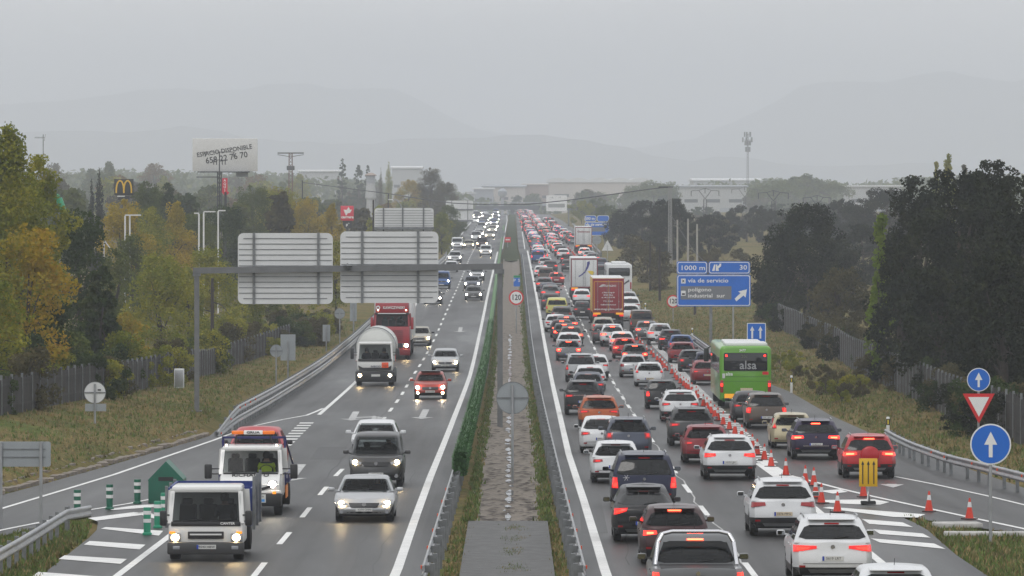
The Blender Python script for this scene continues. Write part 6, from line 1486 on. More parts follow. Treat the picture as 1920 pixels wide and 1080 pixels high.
# far blue sign behind the lorry
YQ = 880.0; s_ = sign_root(1115, YQ, 'distant blue motorway sign half hidden by a dark tree')
for x0, x1, y0_, y1_ in ((1096, 1118, 404, 415.5), (1119.5, 1142, 404, 415.5), (1096, 1142, 416.5, 441.5)):
    panel(s_, x0, x1, y0_, y1_, YQ, white_sign, 0, .04, .3, 'white_border'); panel(s_, x0+.8, x1-.8, y0_+.8, y1_-.8, YQ, blue_sign, -.02, .02, .3)
text_obj('lettering', '500 m', .62, white_sign, s_, (at(1106, YQ)-s_.location.x, -.05, zat(410, YQ)), bold=.02); text_obj('lettering', 'vía de servicio', .62, white_sign, s_, (at(1118, YQ)-s_.location.x, -.05, zat(421, YQ)), bold=.02)
panel(s_, 1098, 1135, 426, 434, YQ, mat('grey sub panel', (.16, .17, .19)), -.05, .02, name='grey_panel')
for px_ in (1104, 1134): post(s_, at(px_, YQ)-s_.location.x, terrain_z(at(px_, YQ), YQ), zat(420, YQ), .1, .12, galv_dark)
# marker posts
def marker(px, py, label, h=1.05):
    p = gpt(px, py); o = empty('marker_post', p, 0, label, 'marker post', 'white roadside marker posts')
    mb = MB(); mb.rbox((0, 0, h/2), (.13, .10, h), .02); mb.build('post', white_sign, o, 30); mb = MB(); mb.box((0, 0, h*.76), (.134, .104, .26)); mb.build('black_band', black_sign, o)
    mb = MB(); mb.box((0, -.055, h*.76), (.05, .008, .18)); mb.build('yellow_reflector', mat('yellow reflector', (.85, .65, .02), .3), o)
marker(1484, 740, 'white marker post on the verge right of the green bus'); marker(1665, 822, 'short marker post at the near end of the right guard rail', .9); marker(1298, 642, 'white marker post beside the blue hatchback'); marker(1210, 590, 'white marker post above the brown van'); marker(700, 640, 'white marker post behind the double rail on the left')

# poles
wood = mat('dark timber pole', (.035, .028, .024), .85, var=.2); conc = mat('concrete pole', (.36, .34, .31), .8, var=.1)
def pole(px, py_top, Y, label, m=wood, r=.13, nm='utility_pole', cat='pole'):
    X = at(px, Y); zg = terrain_z(X, Y)-.3; o = empty(nm, (X, Y, zg), 0, label, cat); mb = MB(); mb.cyl((0, 0, 0), (0, 0, zat(py_top, Y)-zg), r, r*.7, 8); mb.build('shaft', m, o, 40); return o
for a in ((1237, 462, 520, 'dark timber pole left of the lattice mast on the right verge'), (1219, 452, 560, 'dark timber pole farther left on the right verge'), (1303, 535, 470, 'short dark timber pole behind the big blue sign'), (398, 522, 345, 'dark timber pole in front of the left fence'),
          (700, 375, 600, 'dark timber pole rising left of the second sign back'), (728, 362, 900, 'dark pole carrying the cable above the second sign back'), (567, 338, 900, 'dark pole pair end where the thick cable starts')): pole(*a)
for a in ((1270, 412, 640, 'slim concrete pole just right of the lattice mast'), (1290, 410, 600, 'slim concrete pole above the left part of the blue sign'), (1307, 420, 600, 'slim concrete pole above the middle of the blue sign')): pole(*a, m=conc, r=.14)
pole(1256.5, 350, 640, 'tall pale lattice utility mast on the right verge', mat('pale lattice steel', (.30, .30, .29), .6), .05)
pole(202, 660, 300, 'thin rusty red post by the left fence', mat('rusty red steel', (.12, .03, .02), .7), .05)
# fences
fence_m = mat('weathered grey fence slats', (.034, .032, .030), .9, var=.45, vscale=1.5)
def fence(label, pts, h, group='grey slatted fences'):
    P = resample(pts, 2.4); base = P[0].copy(); root = empty('fence', base, 0, label, 'fence', group); cnt = 0; mbs = MB(); rr_ = random.Random(5)
    for i in range(len(P)-1):
        a, b = P[i], P[i+1]; mb = MB(); n = 9; 
        for k in range(n):
            q = a.lerp(b, (k+.5)/n)-base; d = (b-a).normalized(); ang = math.atan2(d.y, d.x); hh = h*rr_.uniform(.93, 1.03)
            mb.box((q.x, q.y, terrain_z(q.x+base.x, q.y+base.y)-base.z+hh/2), ((b-a).length/n*.84, .03, hh), ang)
        for zz in (.25, .8):
            qa, qb = a-base, b-base; mb.bar((qa.x, qa.y+.03, terrain_z(a.x, a.y)-base.z+h*zz), (qb.x, qb.y+.03, terrain_z(b.x, b.y)-base.z+h*zz), .05, .08)
        if i < 90: mb.build('fence_panel', fence_m, root)
        qa = a-base; m2 = MB(); m2.box((qa.x, qa.y, terrain_z(a.x, a.y)-base.z+h*.53), (.09, .09, h*1.06)); 
        if i < 90: m2.build('post', galv_dark, root)
fence('grey slatted fence under the trees on the left bank', [gpt(-60, 790), gpt(60, 770), gpt(140, 752), gpt(230, 738), gpt(330, 714), gpt(420, 692), gpt(500, 665), gpt(570, 640), gpt(640, 610)], 1.5)
fence('dark slatted fence in front of the big oaks on the right', [gpt(1960, 850), gpt(1860, 815), gpt(1760, 772), gpt(1700, 742), gpt(1640, 712), gpt(1570, 672), gpt(1500, 636), gpt(1450, 608), gpt(1400, 585)], 1.9)
# little grey box by the left fence
o = empty('utility_cabinet', gpt(336, 728), 0, 'small pale utility cabinet at the foot of the left fence', 'cabinet'); bpart(o, 'cabinet_body', (0, 0, .5), (.5, .3, 1.0), steel_back, .02); bpart(o, 'cabinet_door', (0, -.155, .5), (.42, .02, .85), galv, .01)
# stone slabs along the foot of the left bank
mb = MB(); rk = random.Random(8); st_m = mat('rough concrete slabs', (.20, .17, .14), .85, var=.3, vscale=3, bump=.5, bscale=8)
Y = Yof(960)
while Y < Yof(815):
    x = edge_x(EDGE_L, Y)-.2; l = rk.uniform(.8, 1.3); z = zr(Y)+.05; k = rk.uniform(-.06, .06)
    mb.box((x-.15, Y, z+.0+k*.6), (.55, l, .12), rk.uniform(-.15, .15)); mb.box((x-.6, Y+k, z+.14+k), (.5, l*.9, .12), rk.uniform(-.2, .2)); Y += l*1.25
o = mb.build('kerb', st_m); o['kind'] = 'structure'
# kerb end stone at the tip of the right island
mb = MB(); p = pt(1795, 988); mb.rbox((p.x, p.y, p.z+.06), (1.3, .9, .14), .04, .1); p = pt(1880, 1003); mb.rbox((p.x, p.y, p.z+.03), (3.2, .5, .12), .03, -.05); o = mb.build('kerb', mat('painted kerb stone', (.42, .41, .39), .7, var=.3), None, 30); o['kind'] = 'structure'
# grass tufts on the verges
def left_t(r):
    Y = 128+(r.random()**1.5)*330; X = edge_x(EDGE_L, Y)-.5-abs(r.gauss(0, 6)); return (X, Y, terrain_z(X, Y))
def right_t(r):
    Y = 150+(r.random()**1.3)*420; X = edge_x(EDGE_R, Y)+.3+abs(r.gauss(0, 6)); return (X, Y, terrain_z(X, Y))
tufts('grass', left_t, 20000, .06, .20, 21, (.40, .28, .32), 'rough brown and green grass on the left bank'); tufts('grass', right_t, 20000, .07, .24, 22, (.36, .30, .34), 'rough brown and green grass on the right verge')
def isl_l(r):
    px, py = r.uniform(-20, 190), r.uniform(975, 1085); lim = itp([(966, 158), (985, 165), (1010, 150), (1045, 110), (1090, 66)], py); lim0 = itp([(966, 150), (985, 96), (1000, 20), (1015, -40)], py)
    if px > lim or px < lim0: return None
    p = pt(px, py); return (p.x, p.y, p.z-.08)
def isl_r(r):
    px, py = r.uniform(1690, 1930), r.uniform(966, 1085); lim = itp([(966, 1694), (990, 1742), (1040, 1800), (1080, 1860)], py); lim1 = itp([(966, 1700), (985, 1770), (1000, 1900), (1006, 1960)], py)
    if px < lim or px > lim1: return None
    p = pt(px, py); return (p.x, p.y, p.z-.08)
tufts('grass', isl_l, 3500, .10, .24, 23, (.6, .15, .25), 'green grass on the island at the lower left'); tufts('grass', isl_r, 3500, .10, .24, 24, (.55, .2, .25), 'green grass on the island at the lower right')
# ------------------------------------------------------------------ trees
def leaf_mat(name, cols, nscale=.35, rough=.75, trans=.35):
    m = bpy.data.materials.new('leaves '+name); m.use_nodes = True; t = m.node_tree; b = t.nodes['Principled BSDF']; L = t.links.new
    g_ = t.nodes.new('ShaderNodeNewGeometry'); tcn = t.nodes.new('ShaderNodeTexCoord'); oi = t.nodes.new('ShaderNodeObjectInfo')
    n = t.nodes.new('ShaderNodeTexNoise'); n.inputs['Scale'].default_value = nscale; n.inputs['Detail'].default_value = 3
    ad = t.nodes.new('ShaderNodeVectorMath'); ad.operation = 'ADD'; sc_ = t.nodes.new('ShaderNodeVectorMath'); sc_.operation = 'SCALE'; sc_.inputs['Scale'].default_value = 40
    L(oi.outputs['Random'], sc_.inputs[0]); L(tcn.outputs['Object'], ad.inputs[0]); L(sc_.outputs[0], ad.inputs[1]); L(ad.outputs[0], n.inputs['Vector'])
    a = t.nodes.new('ShaderNodeMath'); a.operation = 'MULTIPLY_ADD'; a.inputs[1].default_value = .38; L(g_.outputs['Random Per Island'], a.inputs[0])
    s_ = t.nodes.new('ShaderNodeMath'); s_.operation = 'MULTIPLY_ADD'; s_.inputs[1].default_value = 1.7; s_.inputs[2].default_value = -.52; L(n.outputs['Fac'], s_.inputs[0]); L(s_.outputs[0], a.inputs[2])
    r = t.nodes.new('ShaderNodeValToRGB'); L(a.outputs[0], r.inputs[0])
    while len(r.color_ramp.elements) < len(cols): r.color_ramp.elements.new(.5)
    for i, c in enumerate(cols): r.color_ramp.elements[i].position = i/(len(cols)-1); r.color_ramp.elements[i].color = (*c, 1)
    L(r.outputs[0], b.inputs['Base Color']); b.inputs['Roughness'].default_value = rough; b.inputs['Specular IOR Level'].default_value = .06
    tl = t.nodes.new('ShaderNodeBsdfTranslucent'); L(r.outputs[0], tl.inputs[0]); mxs = t.nodes.new('ShaderNodeMixShader'); mxs.inputs[0].default_value = trans
    L(b.outputs[0], mxs.inputs[1]); L(tl.outputs[0], mxs.inputs[2]); L(mxs.outputs[0], t.nodes['Material Output'].inputs[0])
    return m
LM = {
 'greenyellow': leaf_mat('green turning yellow', [(.09, .125, .02), (.16, .19, .026), (.26, .26, .03), (.38, .33, .038)]),
 'yellowgreen': leaf_mat('yellow green', [(.12, .15, .028), (.20, .225, .034), (.30, .29, .04), (.38, .33, .045)]),
 'yellow': leaf_mat('autumn yellow', [(.18, .165, .03), (.33, .265, .034), (.46, .33, .036), (.52, .38, .042)]),
 'orange': leaf_mat('autumn orange', [(.13, .14, .02), (.25, .215, .026), (.40, .285, .028), (.40, .22, .028)]),
 'green': leaf_mat('mid green', [(.042, .068, .018), (.078, .108, .028), (.12, .145, .034), (.17, .185, .042)]),
 'darkgreen': leaf_mat('dark green', [(.020, .036, .013), (.036, .060, .019), (.058, .086, .025), (.09, .11, .03)]),
 'oak': leaf_mat('holm oak', [(.006, .010, .006), (.012, .018, .009), (.024, .031, .014), (.05, .055, .025)], .5, trans=.1),
 'olive': leaf_mat('olive brown', [(.045, .045, .022), (.08, .075, .033), (.115, .10, .045), (.15, .125, .06)]),
 'lime': leaf_mat('fresh lime', [(.09, .13, .02), (.13, .19, .025), (.17, .24, .03), (.22, .27, .05)]),
 'brown': leaf_mat('brown autumn', [(.09, .065, .026), (.15, .10, .038), (.20, .13, .05), (.24, .18, .06)]),
}
bark = mat('bark', (.055, .045, .036), .9, var=.35, vscale=6)
def crown_mesh(name, blobs, n, leaf, seed, outw=.5, droop=0):
    rng = np.random.default_rng(seed); B = np.array(blobs); wgt = B[:, 3]**2; wgt /= wgt.sum()
    k = rng.choice(len(B), n, p=wgt); c = B[k, :3]; r = B[k, 3:4]
    d = rng.normal(size=(n, 3)); d /= np.linalg.norm(d, axis=1, keepdims=True)
    rr = rng.uniform(.55, 1.08, (n, 1)); pos = c+d*r*rr*np.array([1, 1, .85]); 
    nrm = d*outw+rng.normal(size=(n, 3))*.55+np.array([0, 0, .25]); nrm /= np.linalg.norm(nrm, axis=1, keepdims=True)
    t = np.cross(nrm, rng.normal(size=(n, 3))); t /= np.linalg.norm(t, axis=1, keepdims=True); b = np.cross(nrm, t)
    s = leaf*rng.uniform(.6, 1.35, (n, 1)); w_ = s*rng.uniform(.5, .8, (n, 1))
    v = np.empty((n, 4, 3)); v[:, 0] = pos-t*s; v[:, 1] = pos-b*w_+nrm*s*.2; v[:, 2] = pos+t*s-np.array([0, 0, droop])*s; v[:, 3] = pos+b*w_+nrm*s*.2
    me = bpy.data.meshes.new(name); me.vertices.add(4*n); me.vertices.foreach_set('co', v.reshape(-1)); me.loops.add(4*n); me.loops.foreach_set('vertex_index', np.arange(4*n, dtype=np.int32))
    me.polygons.add(n); me.polygons.foreach_set('loop_start', np.arange(0, 4*n, 4, dtype=np.int32)); me.update(calc_edges=True); me.materials.append(LM['green']); return me
def trunk_mesh(H, r, blobs, seed, fork=.3):
    rnd = random.Random(seed); mb = MB(); top = Vector((rnd.uniform(-.3, .3), rnd.uniform(-.3, .3), H*.72))
    pts = [Vector((0, 0, -.4)), Vector((.05, 0, H*.15)), Vector((rnd.uniform(-.15, .15), 0, H*.4)), top]
    mb.tube(pts, lambda i: r*(1.15, .85, .6, .2)[i], 8)
    for b in rnd.sample(blobs, min(9, len(blobs))):
        t = rnd.uniform(fork, .8); p0 = pts[1].lerp(pts[3], t); p1 = Vector(b[:3]); pm = p0.lerp(p1, .5)+Vector((0, 0, .3)); mb.tube([p0, pm, p1], lambda i: r*(.35, .22, .08)[i], 5)
    return mb.mesh('trunk', [bark], 60)
PROTO = {}
def proto(kind, seed, H, W, n=None, leaf=None):
    """tree of real height H and crown width W; far ones share a mesh by rounding their size"""
    k = (kind, seed, H, W, n)
    if k in PROTO: return PROTO[k]
    rnd = random.Random(seed*131+int(H*10)+int(W*7)+len(kind)); B = []; R0 = W/2
    def U(a, b): return rnd.uniform(a, b)
    if kind in ('broad', 'poplar', 'oak', 'bush'):
        zc0, tipw = {'broad': (.10, .42), 'poplar': (.06, .22), 'oak': (.10, .50), 'bush': (.0, .5)}[kind]
        br = {'broad': .17, 'poplar': .15, 'oak': .125, 'bush': .26}[kind]*min(W, H*.8); nb = int({'broad': 46, 'poplar': 60, 'oak': 80, 'bush': 16}[kind]*max(1, min(2.2, H/W)))
        for i in range(nb):
            t = (i+U(0, 1))/nb; z = H*(zc0+(1-zc0)*t)
            if kind == 'poplar': pr = min(1, ((1-t)/.55))**.75*min(1, .55+t*2.2)
            elif kind == 'oak': pr = math.sqrt(max(.02, 1-abs((t-.36)/.66)**2.3))
            else: pr = math.sqrt(max(.02, 1-abs((t-.42)/.62)**2.2))
            lump = 1+.22*math.sin(3*t*6.28+seed)+.12*U(-1, 1)
            a = U(0, 6.28); rr_ = br*U(.55, 1.15)*(.55 if t > .9 else 1); q = max(0, R0*pr*lump-rr_*.8)*math.sqrt(U(.25, 1)); B.append((q*math.cos(a), q*math.sin(a), min(z, H-rr_*.8), rr_))
        if kind in ('poplar', 'broad'):
            for _ in range(int(10*H/10)):   # thin upright twigs that break the outline
                a = U(0, 6.28); t = U(.55, 1.0); q = R0*min(1, (1.05-t)/.5)*U(.5, 1.0); z = H*t
                for j in range(3): B.append((q*math.cos(a), q*math.sin(a), min(H, z+.35*j), U(.16, .30)))
        area = math.pi*W*H*.75; dens = {'broad': 115, 'poplar': 130, 'oak': 150, 'bush': 120}[kind]; leaf = leaf or {'broad': .09, 'poplar': .088, 'oak': .095, 'bush': .09}[kind]
        n = n or int(min(34000, area*dens))
    elif kind == 'pine':
        n, leaf = n or 11000, leaf or .14
        for _ in range(80):
            t = U(.04, .97); R_ = R0*(1-t)**.7*(1+.2*math.sin(t*40)); a = U(0, 6.28); q = R_*math.sqrt(U(.2, 1)); B.append((q*math.cos(a), q*math.sin(a), H*t-.15*q, U(.09, .17)*W*(.35+.65*(1-t))))
    elif kind == 'cypress':
        n, leaf = n or 3500, leaf or .16
        for i in range(34): t = (i+.5)/34; R_ = R0*.75*min(1, (1.04-t)/.4); a = U(0, 6.28); B.append((.35*R_*math.cos(a), .35*R_*math.sin(a), H*(.04+.94*t), R_*U(.7, 1.05)+.08))
    elif kind == 'stone':
        n, leaf = n or 3500, leaf or .32
        for _ in range(30): a = U(0, 6.28); q = R0*.85*math.sqrt(U(0, 1)); B.append((q*math.cos(a), q*math.sin(a), H*(.86-.35*(q/R0)**2)-U(0, .12)*H, U(.08, .13)*W))
    cm = crown_mesh('crown', B, n, leaf, seed); big = sorted(B, key=lambda b: -b[3])[:30]
    tm = trunk_mesh(H, {'oak': .034, 'broad': .02, 'poplar': .017, 'pine': .017, 'cypress': .01, 'stone': .03, 'bush': .02}[kind]*H, big, seed, .5 if kind == 'stone' else .2)
    PROTO[k] = (cm, tm); return PROTO[k]
TN = {'broad': 'broadleaf_tree', 'poplar': 'poplar_tree', 'oak': 'oak_tree', 'pine': 'pine_tree', 'cypress': 'cypress_tree', 'stone': 'stone_pine', 'bush': 'bush'}
tr_ = random.Random(31)
def tree(kind, px, top, Y, wpx, col, label=None, group=None, seed=1, n=None, leaf=None, cat=None):
    X = at(px, Y); zb_ = terrain_z(X, Y)-.1; Ht = zat(top, Y)-zb_; Wt = wpx*Y/FPX
    if n or kind in ('stone', 'cypress', 'bush'):      # shared meshes, size rounded, rest by scale
        Hq = max(2.0, round(Ht/4)*4) if kind != 'bush' else 3.0; ar = round(Wt/Ht*3)/3 or .25; Wq = max(.2, ar)*Hq
    else: Hq, Wq = Ht, Wt
    cm, tm = proto(kind, seed, Hq, Wq, n, leaf); sz, sw = Ht/Hq, Wt/Wq
    o = empty(TN[kind], (X, Y, zb_), tr_.uniform(0, 6.28), label, cat or ('bush' if kind == 'bush' else 'tree'), group); o.scale = (sw, sw, sz)
    c_ = link('crown', cm, o); OM(c_, LM[col]); t_ = link('trunk', tm, o); return o
GLT = 'trees on the left bank'; GRT = 'trees on the right verge'
for a in [
 ('poplar', 20, 330, 268, 230, 'greenyellow', 'broad olive green tree under the highest crown at the left edge', GLT, 5),
 ('poplar', 15, 235, 262, 220, 'greenyellow', 'tall feathery green tree with the highest crown at the left edge', GLT, 1),
 ('broad', 80, 290, 280, 120, 'greenyellow', 'tall olive green tree just right of the highest left tree', GLT, 2),
 ('broad', 50, 425, 236, 190, 'orange', 'low orange and yellow tree in front of the tall trees at the left edge', GLT, 3),
 ('broad', -20, 520, 225, 170, 'greenyellow', 'dull green tree cut off by the left edge of the picture', GLT, 1),
 ('broad', 95, 560, 240, 120, 'darkgreen', 'dark green tree below the orange one on the left bank', GLT, 2),
 ('broad', 150, 392, 300, 130, 'darkgreen', 'dark green tree right of the orange tree on the left', GLT, 3),
 ('pine', 188, 490, 272, 130, 'darkgreen', 'nearly black pine standing right behind the left fence', GLT, 1),
 ('broad', 300, 478, 330, 150, 'yellowgreen', 'yellow green tree with a feathery crown between the pine and the gantry leg', GLT, 1),
 ('broad', 240, 590, 290, 90, 'orange', 'small orange tinged tree at the foot of the dark pine', GLT, 2),
 ('poplar', 352, 500, 360, 90, 'yellowgreen', 'light green tree right behind the gantry leg', GLT, 2),
 ('broad', 400, 465, 385, 130, 'yellowgreen', 'yellow green tree left of the left gantry panel', GLT, 3),
 ('broad', 455, 520, 400, 110, 'greenyellow', 'dull green tree behind the lower edge of the left gantry panel', GLT, 1),
 ('broad', 505, 555, 425, 90, 'green', 'mid green tree directly below the left gantry panel', GLT, 2),
 ('broad', 560, 555, 455, 90, 'greenyellow', 'olive tree below the gap of the gantry panels', GLT, 3),
 ('broad', 610, 545, 500, 80, 'green', 'mid green tree below the right gantry panel', GLT, 1),
 ('broad', 650, 540, 560, 70, 'darkgreen', 'dark tree behind the red lorry on the left bank', GLT, 2),
 ('broad', 230, 378, 440, 120, 'yellow', 'yellow brown tree below the square sign with the golden letter', GLT, 3),
 ('broad', 280, 392, 450, 110, 'yellowgreen', 'yellow green tree behind the white lamp posts', GLT, 1),
 ('poplar', 330, 380, 480, 110, 'yellow', 'yellow tree right of the white lamp posts', GLT, 2),
 ('broad', 250, 440, 400, 90, 'green', 'round dark tree below the white lamp posts', GLT, 2),
 ('broad', 215, 470, 350, 80, 'green', 'dark green tree with ragged top left of the yellow green tree', GLT, 3),
 ('broad', 275, 342, 560, 80, 'green', 'green tree right of the square sign with the golden letter', GLT, 3),
 ('broad', 312, 345, 580, 60, 'darkgreen', 'dark round tree top left of the billboard', GLT, 1),
 ('broad', 360, 400, 520, 110, 'green', 'green tree under the left side of the billboard', GLT, 1),
 ('broad', 420, 385, 540, 110, 'darkgreen', 'dark green tree right below the billboard legs', GLT, 3),
 ('broad', 475, 350, 640, 100, 'green', 'round green tree right of the downward red arrow sign', GLT, 2),
 ('broad', 520, 352, 660, 110, 'yellowgreen', 'bright yellow green crown above the left gantry panel', GLT, 3),
 ('poplar', 545, 390, 600, 80, 'yellow', 'yellow tree above the left gantry panel', GLT, 1),
 ('broad', 575, 372, 640, 80, 'yellow', 'golden tree top above the gap between the panels', GLT, 2),
 ('poplar', 622, 382, 600, 66, 'yellow', 'golden pointed tree left of the red square sign', GLT, 3),
 ('broad', 630, 450, 480, 60, 'yellowgreen', 'yellow green foliage seen between the two gantry panels', GLT, 1),
 ('broad', 765, 338, 1250, 70, 'orange', 'orange rounded tree above the second sign back', GLT, 1),
 ('broad', 808, 316, 1150, 66, 'olive', 'tall olive brown tree right of the orange rounded tree', GLT, 2),
 ('broad', 838, 342, 1200, 50, 'olive', 'olive tree just left of the distant plain sign back', GLT, 3),
 ('broad', 842, 385, 900, 60, 'green', 'green tree below the distant plain sign back', GLT, 1),
 ('broad', 828, 400, 800, 50, 'greenyellow', 'narrow olive tree right of the right gantry panel', GLT, 2),
 ('broad', 858, 398, 1050, 40, 'green', 'small green tree beside the far slip lane', GLT, 3),
 ('pine', 642, 293, 1500, 34, 'darkgreen', 'pointed blue green conifer above the red square sign', GLT, 2),
 ('pine', 672, 306, 1520, 40, 'darkgreen', 'second pointed conifer left of the water tower', GLT, 3),
 ('pine', 690, 308, 1560, 26, 'darkgreen', 'slim conifer just behind the water tower', GLT, 1),
 ('cypress', 729, 300, 1450, 18, 'yellowgreen', 'slim pale poplar right of the water tower', GLT, 1),
 ('cypress', 714, 312, 1450, 10, 'olive', 'very thin poplar beside the water tower', GLT, 2),
 ('cypress', 186, 309, 620, 24, 'oak', 'tall dark cypress left of the square sign', GLT, 3), ('cypress', 172, 330, 622, 16, 'oak', 'shorter dark cypress touching the tall one', GLT, 4),
]: tree(*a)
for a in [
 ('oak', 1800, 318, 285, 250, 'oak', 'huge dark holm oak filling the right side behind the fence', GRT, 1),
 ('oak', 1858, 300, 300, 190, 'oak', 'highest crown of the dark holm oaks at the right', GRT, 2),
 ('oak', 1722, 330, 320, 170, 'oak', 'dark holm oak at the left flank of the big right hand mass', GRT, 3),
 ('oak', 1915, 330, 260, 220, 'oak', 'dark holm oak cut off by the right edge of the picture', GRT, 3),
 ('oak', 1690, 440, 290, 130, 'oak', 'lower dark oak bulging over the right fence', GRT, 2),
 ('oak', 1880, 470, 232, 190, 'oak', 'dark oak hanging over the fence behind the blue arrow signs', GRT, 1),
 ('oak', 1770, 500, 262, 190, 'oak', 'lowest dark oak crown above the right fence', GRT, 3),
 ('poplar', 1652, 408, 296, 50, 'lime', 'slim fresh lime green tree at the left flank of the big oaks', GRT, 1),
 ('poplar', 1640, 520, 300, 40, 'lime', 'small lime green sapling below the slim lime tree', GRT, 2),
 ('oak', 1512, 380, 430, 165, 'oak', 'dark round oak standing alone right of the big blue sign', GRT, 2),
 ('oak', 1462, 440, 440, 120, 'oak', 'lower dark oak touching the lone round oak', GRT, 3),
 ('oak', 1560, 440, 470, 120, 'oak', 'dark oak behind the lone round oak', GRT, 1),
 ('oak', 1575, 500, 380, 120, 'olive', 'olive brown oak in front of the dark ones right of the square blue sign', GRT, 2),
 ('oak', 1660, 352, 720, 150, 'oak', 'hazy dark oak behind the left flank of the big oaks', GRT, 1),
 ('oak', 1600, 372, 760, 120, 'oak', 'hazy dark oak between the lone oak and the big oaks', GRT, 3),
 ('oak', 1620, 420, 560, 130, 'oak', 'dull dark oak above the olive brown one', GRT, 2),
 ('poplar', 1778, 288, 620, 36, 'yellowgreen', 'pale yellowish poplar top rising behind the big oaks', GRT, 3),
 ('poplar', 1755, 306, 640, 26, 'yellowgreen', 'smaller pale poplar top left of the yellowish one', GRT, 1), ('poplar', 1808, 312, 640, 26, 'olive', 'dull poplar top right of the yellowish one', GRT, 2),
 ('oak', 1262, 372, 720, 110, 'oak', 'dark tree mass around the lattice utility mast', GRT, 3),
 ('oak', 1205, 375, 800, 100, 'oak', 'dark tree over the half hidden blue sign', GRT, 1),
 ('oak', 1160, 400, 840, 60, 'oak', 'dark tree edge covering the distant blue sign', GRT, 2),
 ('broad', 1140, 385, 1050, 66, 'green', 'green tree behind the distant blue sign', GRT, 3),
 ('broad', 1090, 376, 1250, 60, 'greenyellow', 'olive tree right of the distant white message board', GRT, 1),
 ('broad', 1120, 372, 1350, 60, 'green', 'hazy green tree right of the overpass', GRT, 2),
 ('oak', 1330, 402, 760, 110, 'oak', 'dark low oak right of the concrete poles', GRT, 2),
 ('oak', 1400, 385, 900, 130, 'oak', 'hazy blue dark oak left of the lone round oak', GRT, 1),
 ('oak', 1450, 392, 860, 110, 'oak', 'hazy dark oak between the pylons', GRT, 3),
 ('bush', 1185, 440, 640, 60, 'olive', 'grey olive bush behind the white coach', GRT, 1), ('bush', 1212, 452, 600, 60, 'olive', 'grey olive bush beside the dark timber pole', GRT, 2),
 ('bush', 1238, 470, 560, 60, 'olive', 'grey olive bush left of the big blue sign', GRT, 3), ('bush', 1360, 465, 620, 120, 'olive', 'wide grey olive bush above the big blue sign', GRT, 1),
 ('bush', 1320, 476, 640, 80, 'olive', 'grey bush just above the blue sign', GRT, 2), ('bush', 1585, 610, 360, 90, 'greenyellow', 'light olive bush under the olive brown oak', GRT, 3),
 ('bush', 1500, 590, 420, 80, 'olive', 'olive bush below the lone round oak', GRT, 1), ('bush', 1440, 560, 440, 70, 'olive', 'olive bush behind the square blue sign', GRT, 2),
 ('stone', 1226, 333, 1800, 110, 'green', 'wide flat stone pine above the dark tree mass', GRT, 1), ('stone', 1510, 320, 1700, 90, 'green', 'highest stone pine above the lone round oak', GRT, 2),
 ('stone', 1455, 337, 1650, 120, 'green', 'wide stone pine left of the highest one', GRT, 3), ('stone', 1555, 332, 1720, 100, 'green', 'wide stone pine right of the highest one', GRT, 1),
]: tree(*a)
# understorey along the fences
for i in range(54):
    px = tr_.uniform(-20, 620); py = itp([(-20, 775), (230, 735), (420, 690), (560, 645)], px); p = gpt(px, py+tr_.uniform(-24, 7)); s = tr_.uniform(50, 110)*230/p.y
    tree('bush', px, YH+FPX*(HC-p.z)/p.y-s*tr_.uniform(.7, 1.2), p.y, s*1.3, tr_.choice(['greenyellow', 'green', 'yellowgreen', 'darkgreen', 'olive']), 'mixed green bush growing through the left fence', 'bushes along the left fence', tr_.choice((1, 2, 3)))
for i in range(40):
    px = tr_.uniform(1440, 1930); py = itp([(1450, 608), (1570, 672), (1700, 742), (1860, 815), (1960, 850)], px); p = gpt(px, py+tr_.uniform(-38, 8)); s = tr_.uniform(40, 90)*260/p.y
    tree('bush', px, YH+FPX*(HC-p.z)/p.y-s, p.y, s*1.5, tr_.choice(['oak', 'oak', 'olive', 'darkgreen']), 'dark bush growing along the right fence', 'bushes along the right fence', tr_.choice((1, 2, 3)))
# the wood on the left between the road and the hills
env = [(-60, 320), (0, 322), (100, 300), (170, 292), (330, 300), (420, 318), (520, 305), (570, 318), (640, 335), (720, 340), (800, 352), (880, 372)]
for i in range(64):
    Y = tr_.choice((620, 720, 850, 1000, 1200, 1400, 1600))*tr_.uniform(.92, 1.08); px = tr_.uniform(-60, min(860, 960-12.5e4/Y*1.0-10)); t_ = itp(env, px); k = (1700-Y)/1100
    if Y < 760 and (590 < px < 700 or 205 < px < 262 or 400 < px < 440): continue
    top = t_+tr_.uniform(0, 22)+k*55
    tree(tr_.choice(['broad', 'broad', 'poplar', 'oak']), px, top, Y, tr_.uniform(60, 95)*(1.5-.5*k)*.8*(700/Y)**.4, tr_.choice(['green', 'green', 'darkgreen', 'olive', 'brown', 'yellowgreen'] if px > 130 else ['brown', 'olive', 'olive', 'green']), 'hazy blue green tree in the wood behind the left bank', 'trees of the hazy wood on the left', tr_.choice((1, 2, 3)), n=2600, leaf=.36)
envR = [(1060, 368), (1100, 365), (1250, 378), (1420, 352), (1620, 350), (1700, 345), (1980, 340)]
for i in range(44):
    Y = tr_.choice((900, 1100, 1300, 1500))*tr_.uniform(.92, 1.08); px = tr_.uniform(max(1100, 960+15.5e4/Y), 1960); top = itp(envR, px)+tr_.uniform(14, 40)+(1500-Y)/25
    tree(tr_.choice(['oak', 'broad', 'oak']), px, top, Y, tr_.uniform(60, 110)*(900/Y)**.5, tr_.choice(['oak', 'green', 'darkgreen', 'olive', 'olive']), 'hazy grey green tree on the plain beyond the right verge', 'trees of the hazy plain on the right', tr_.choice((1, 2, 3)), n=2600, leaf=.36)
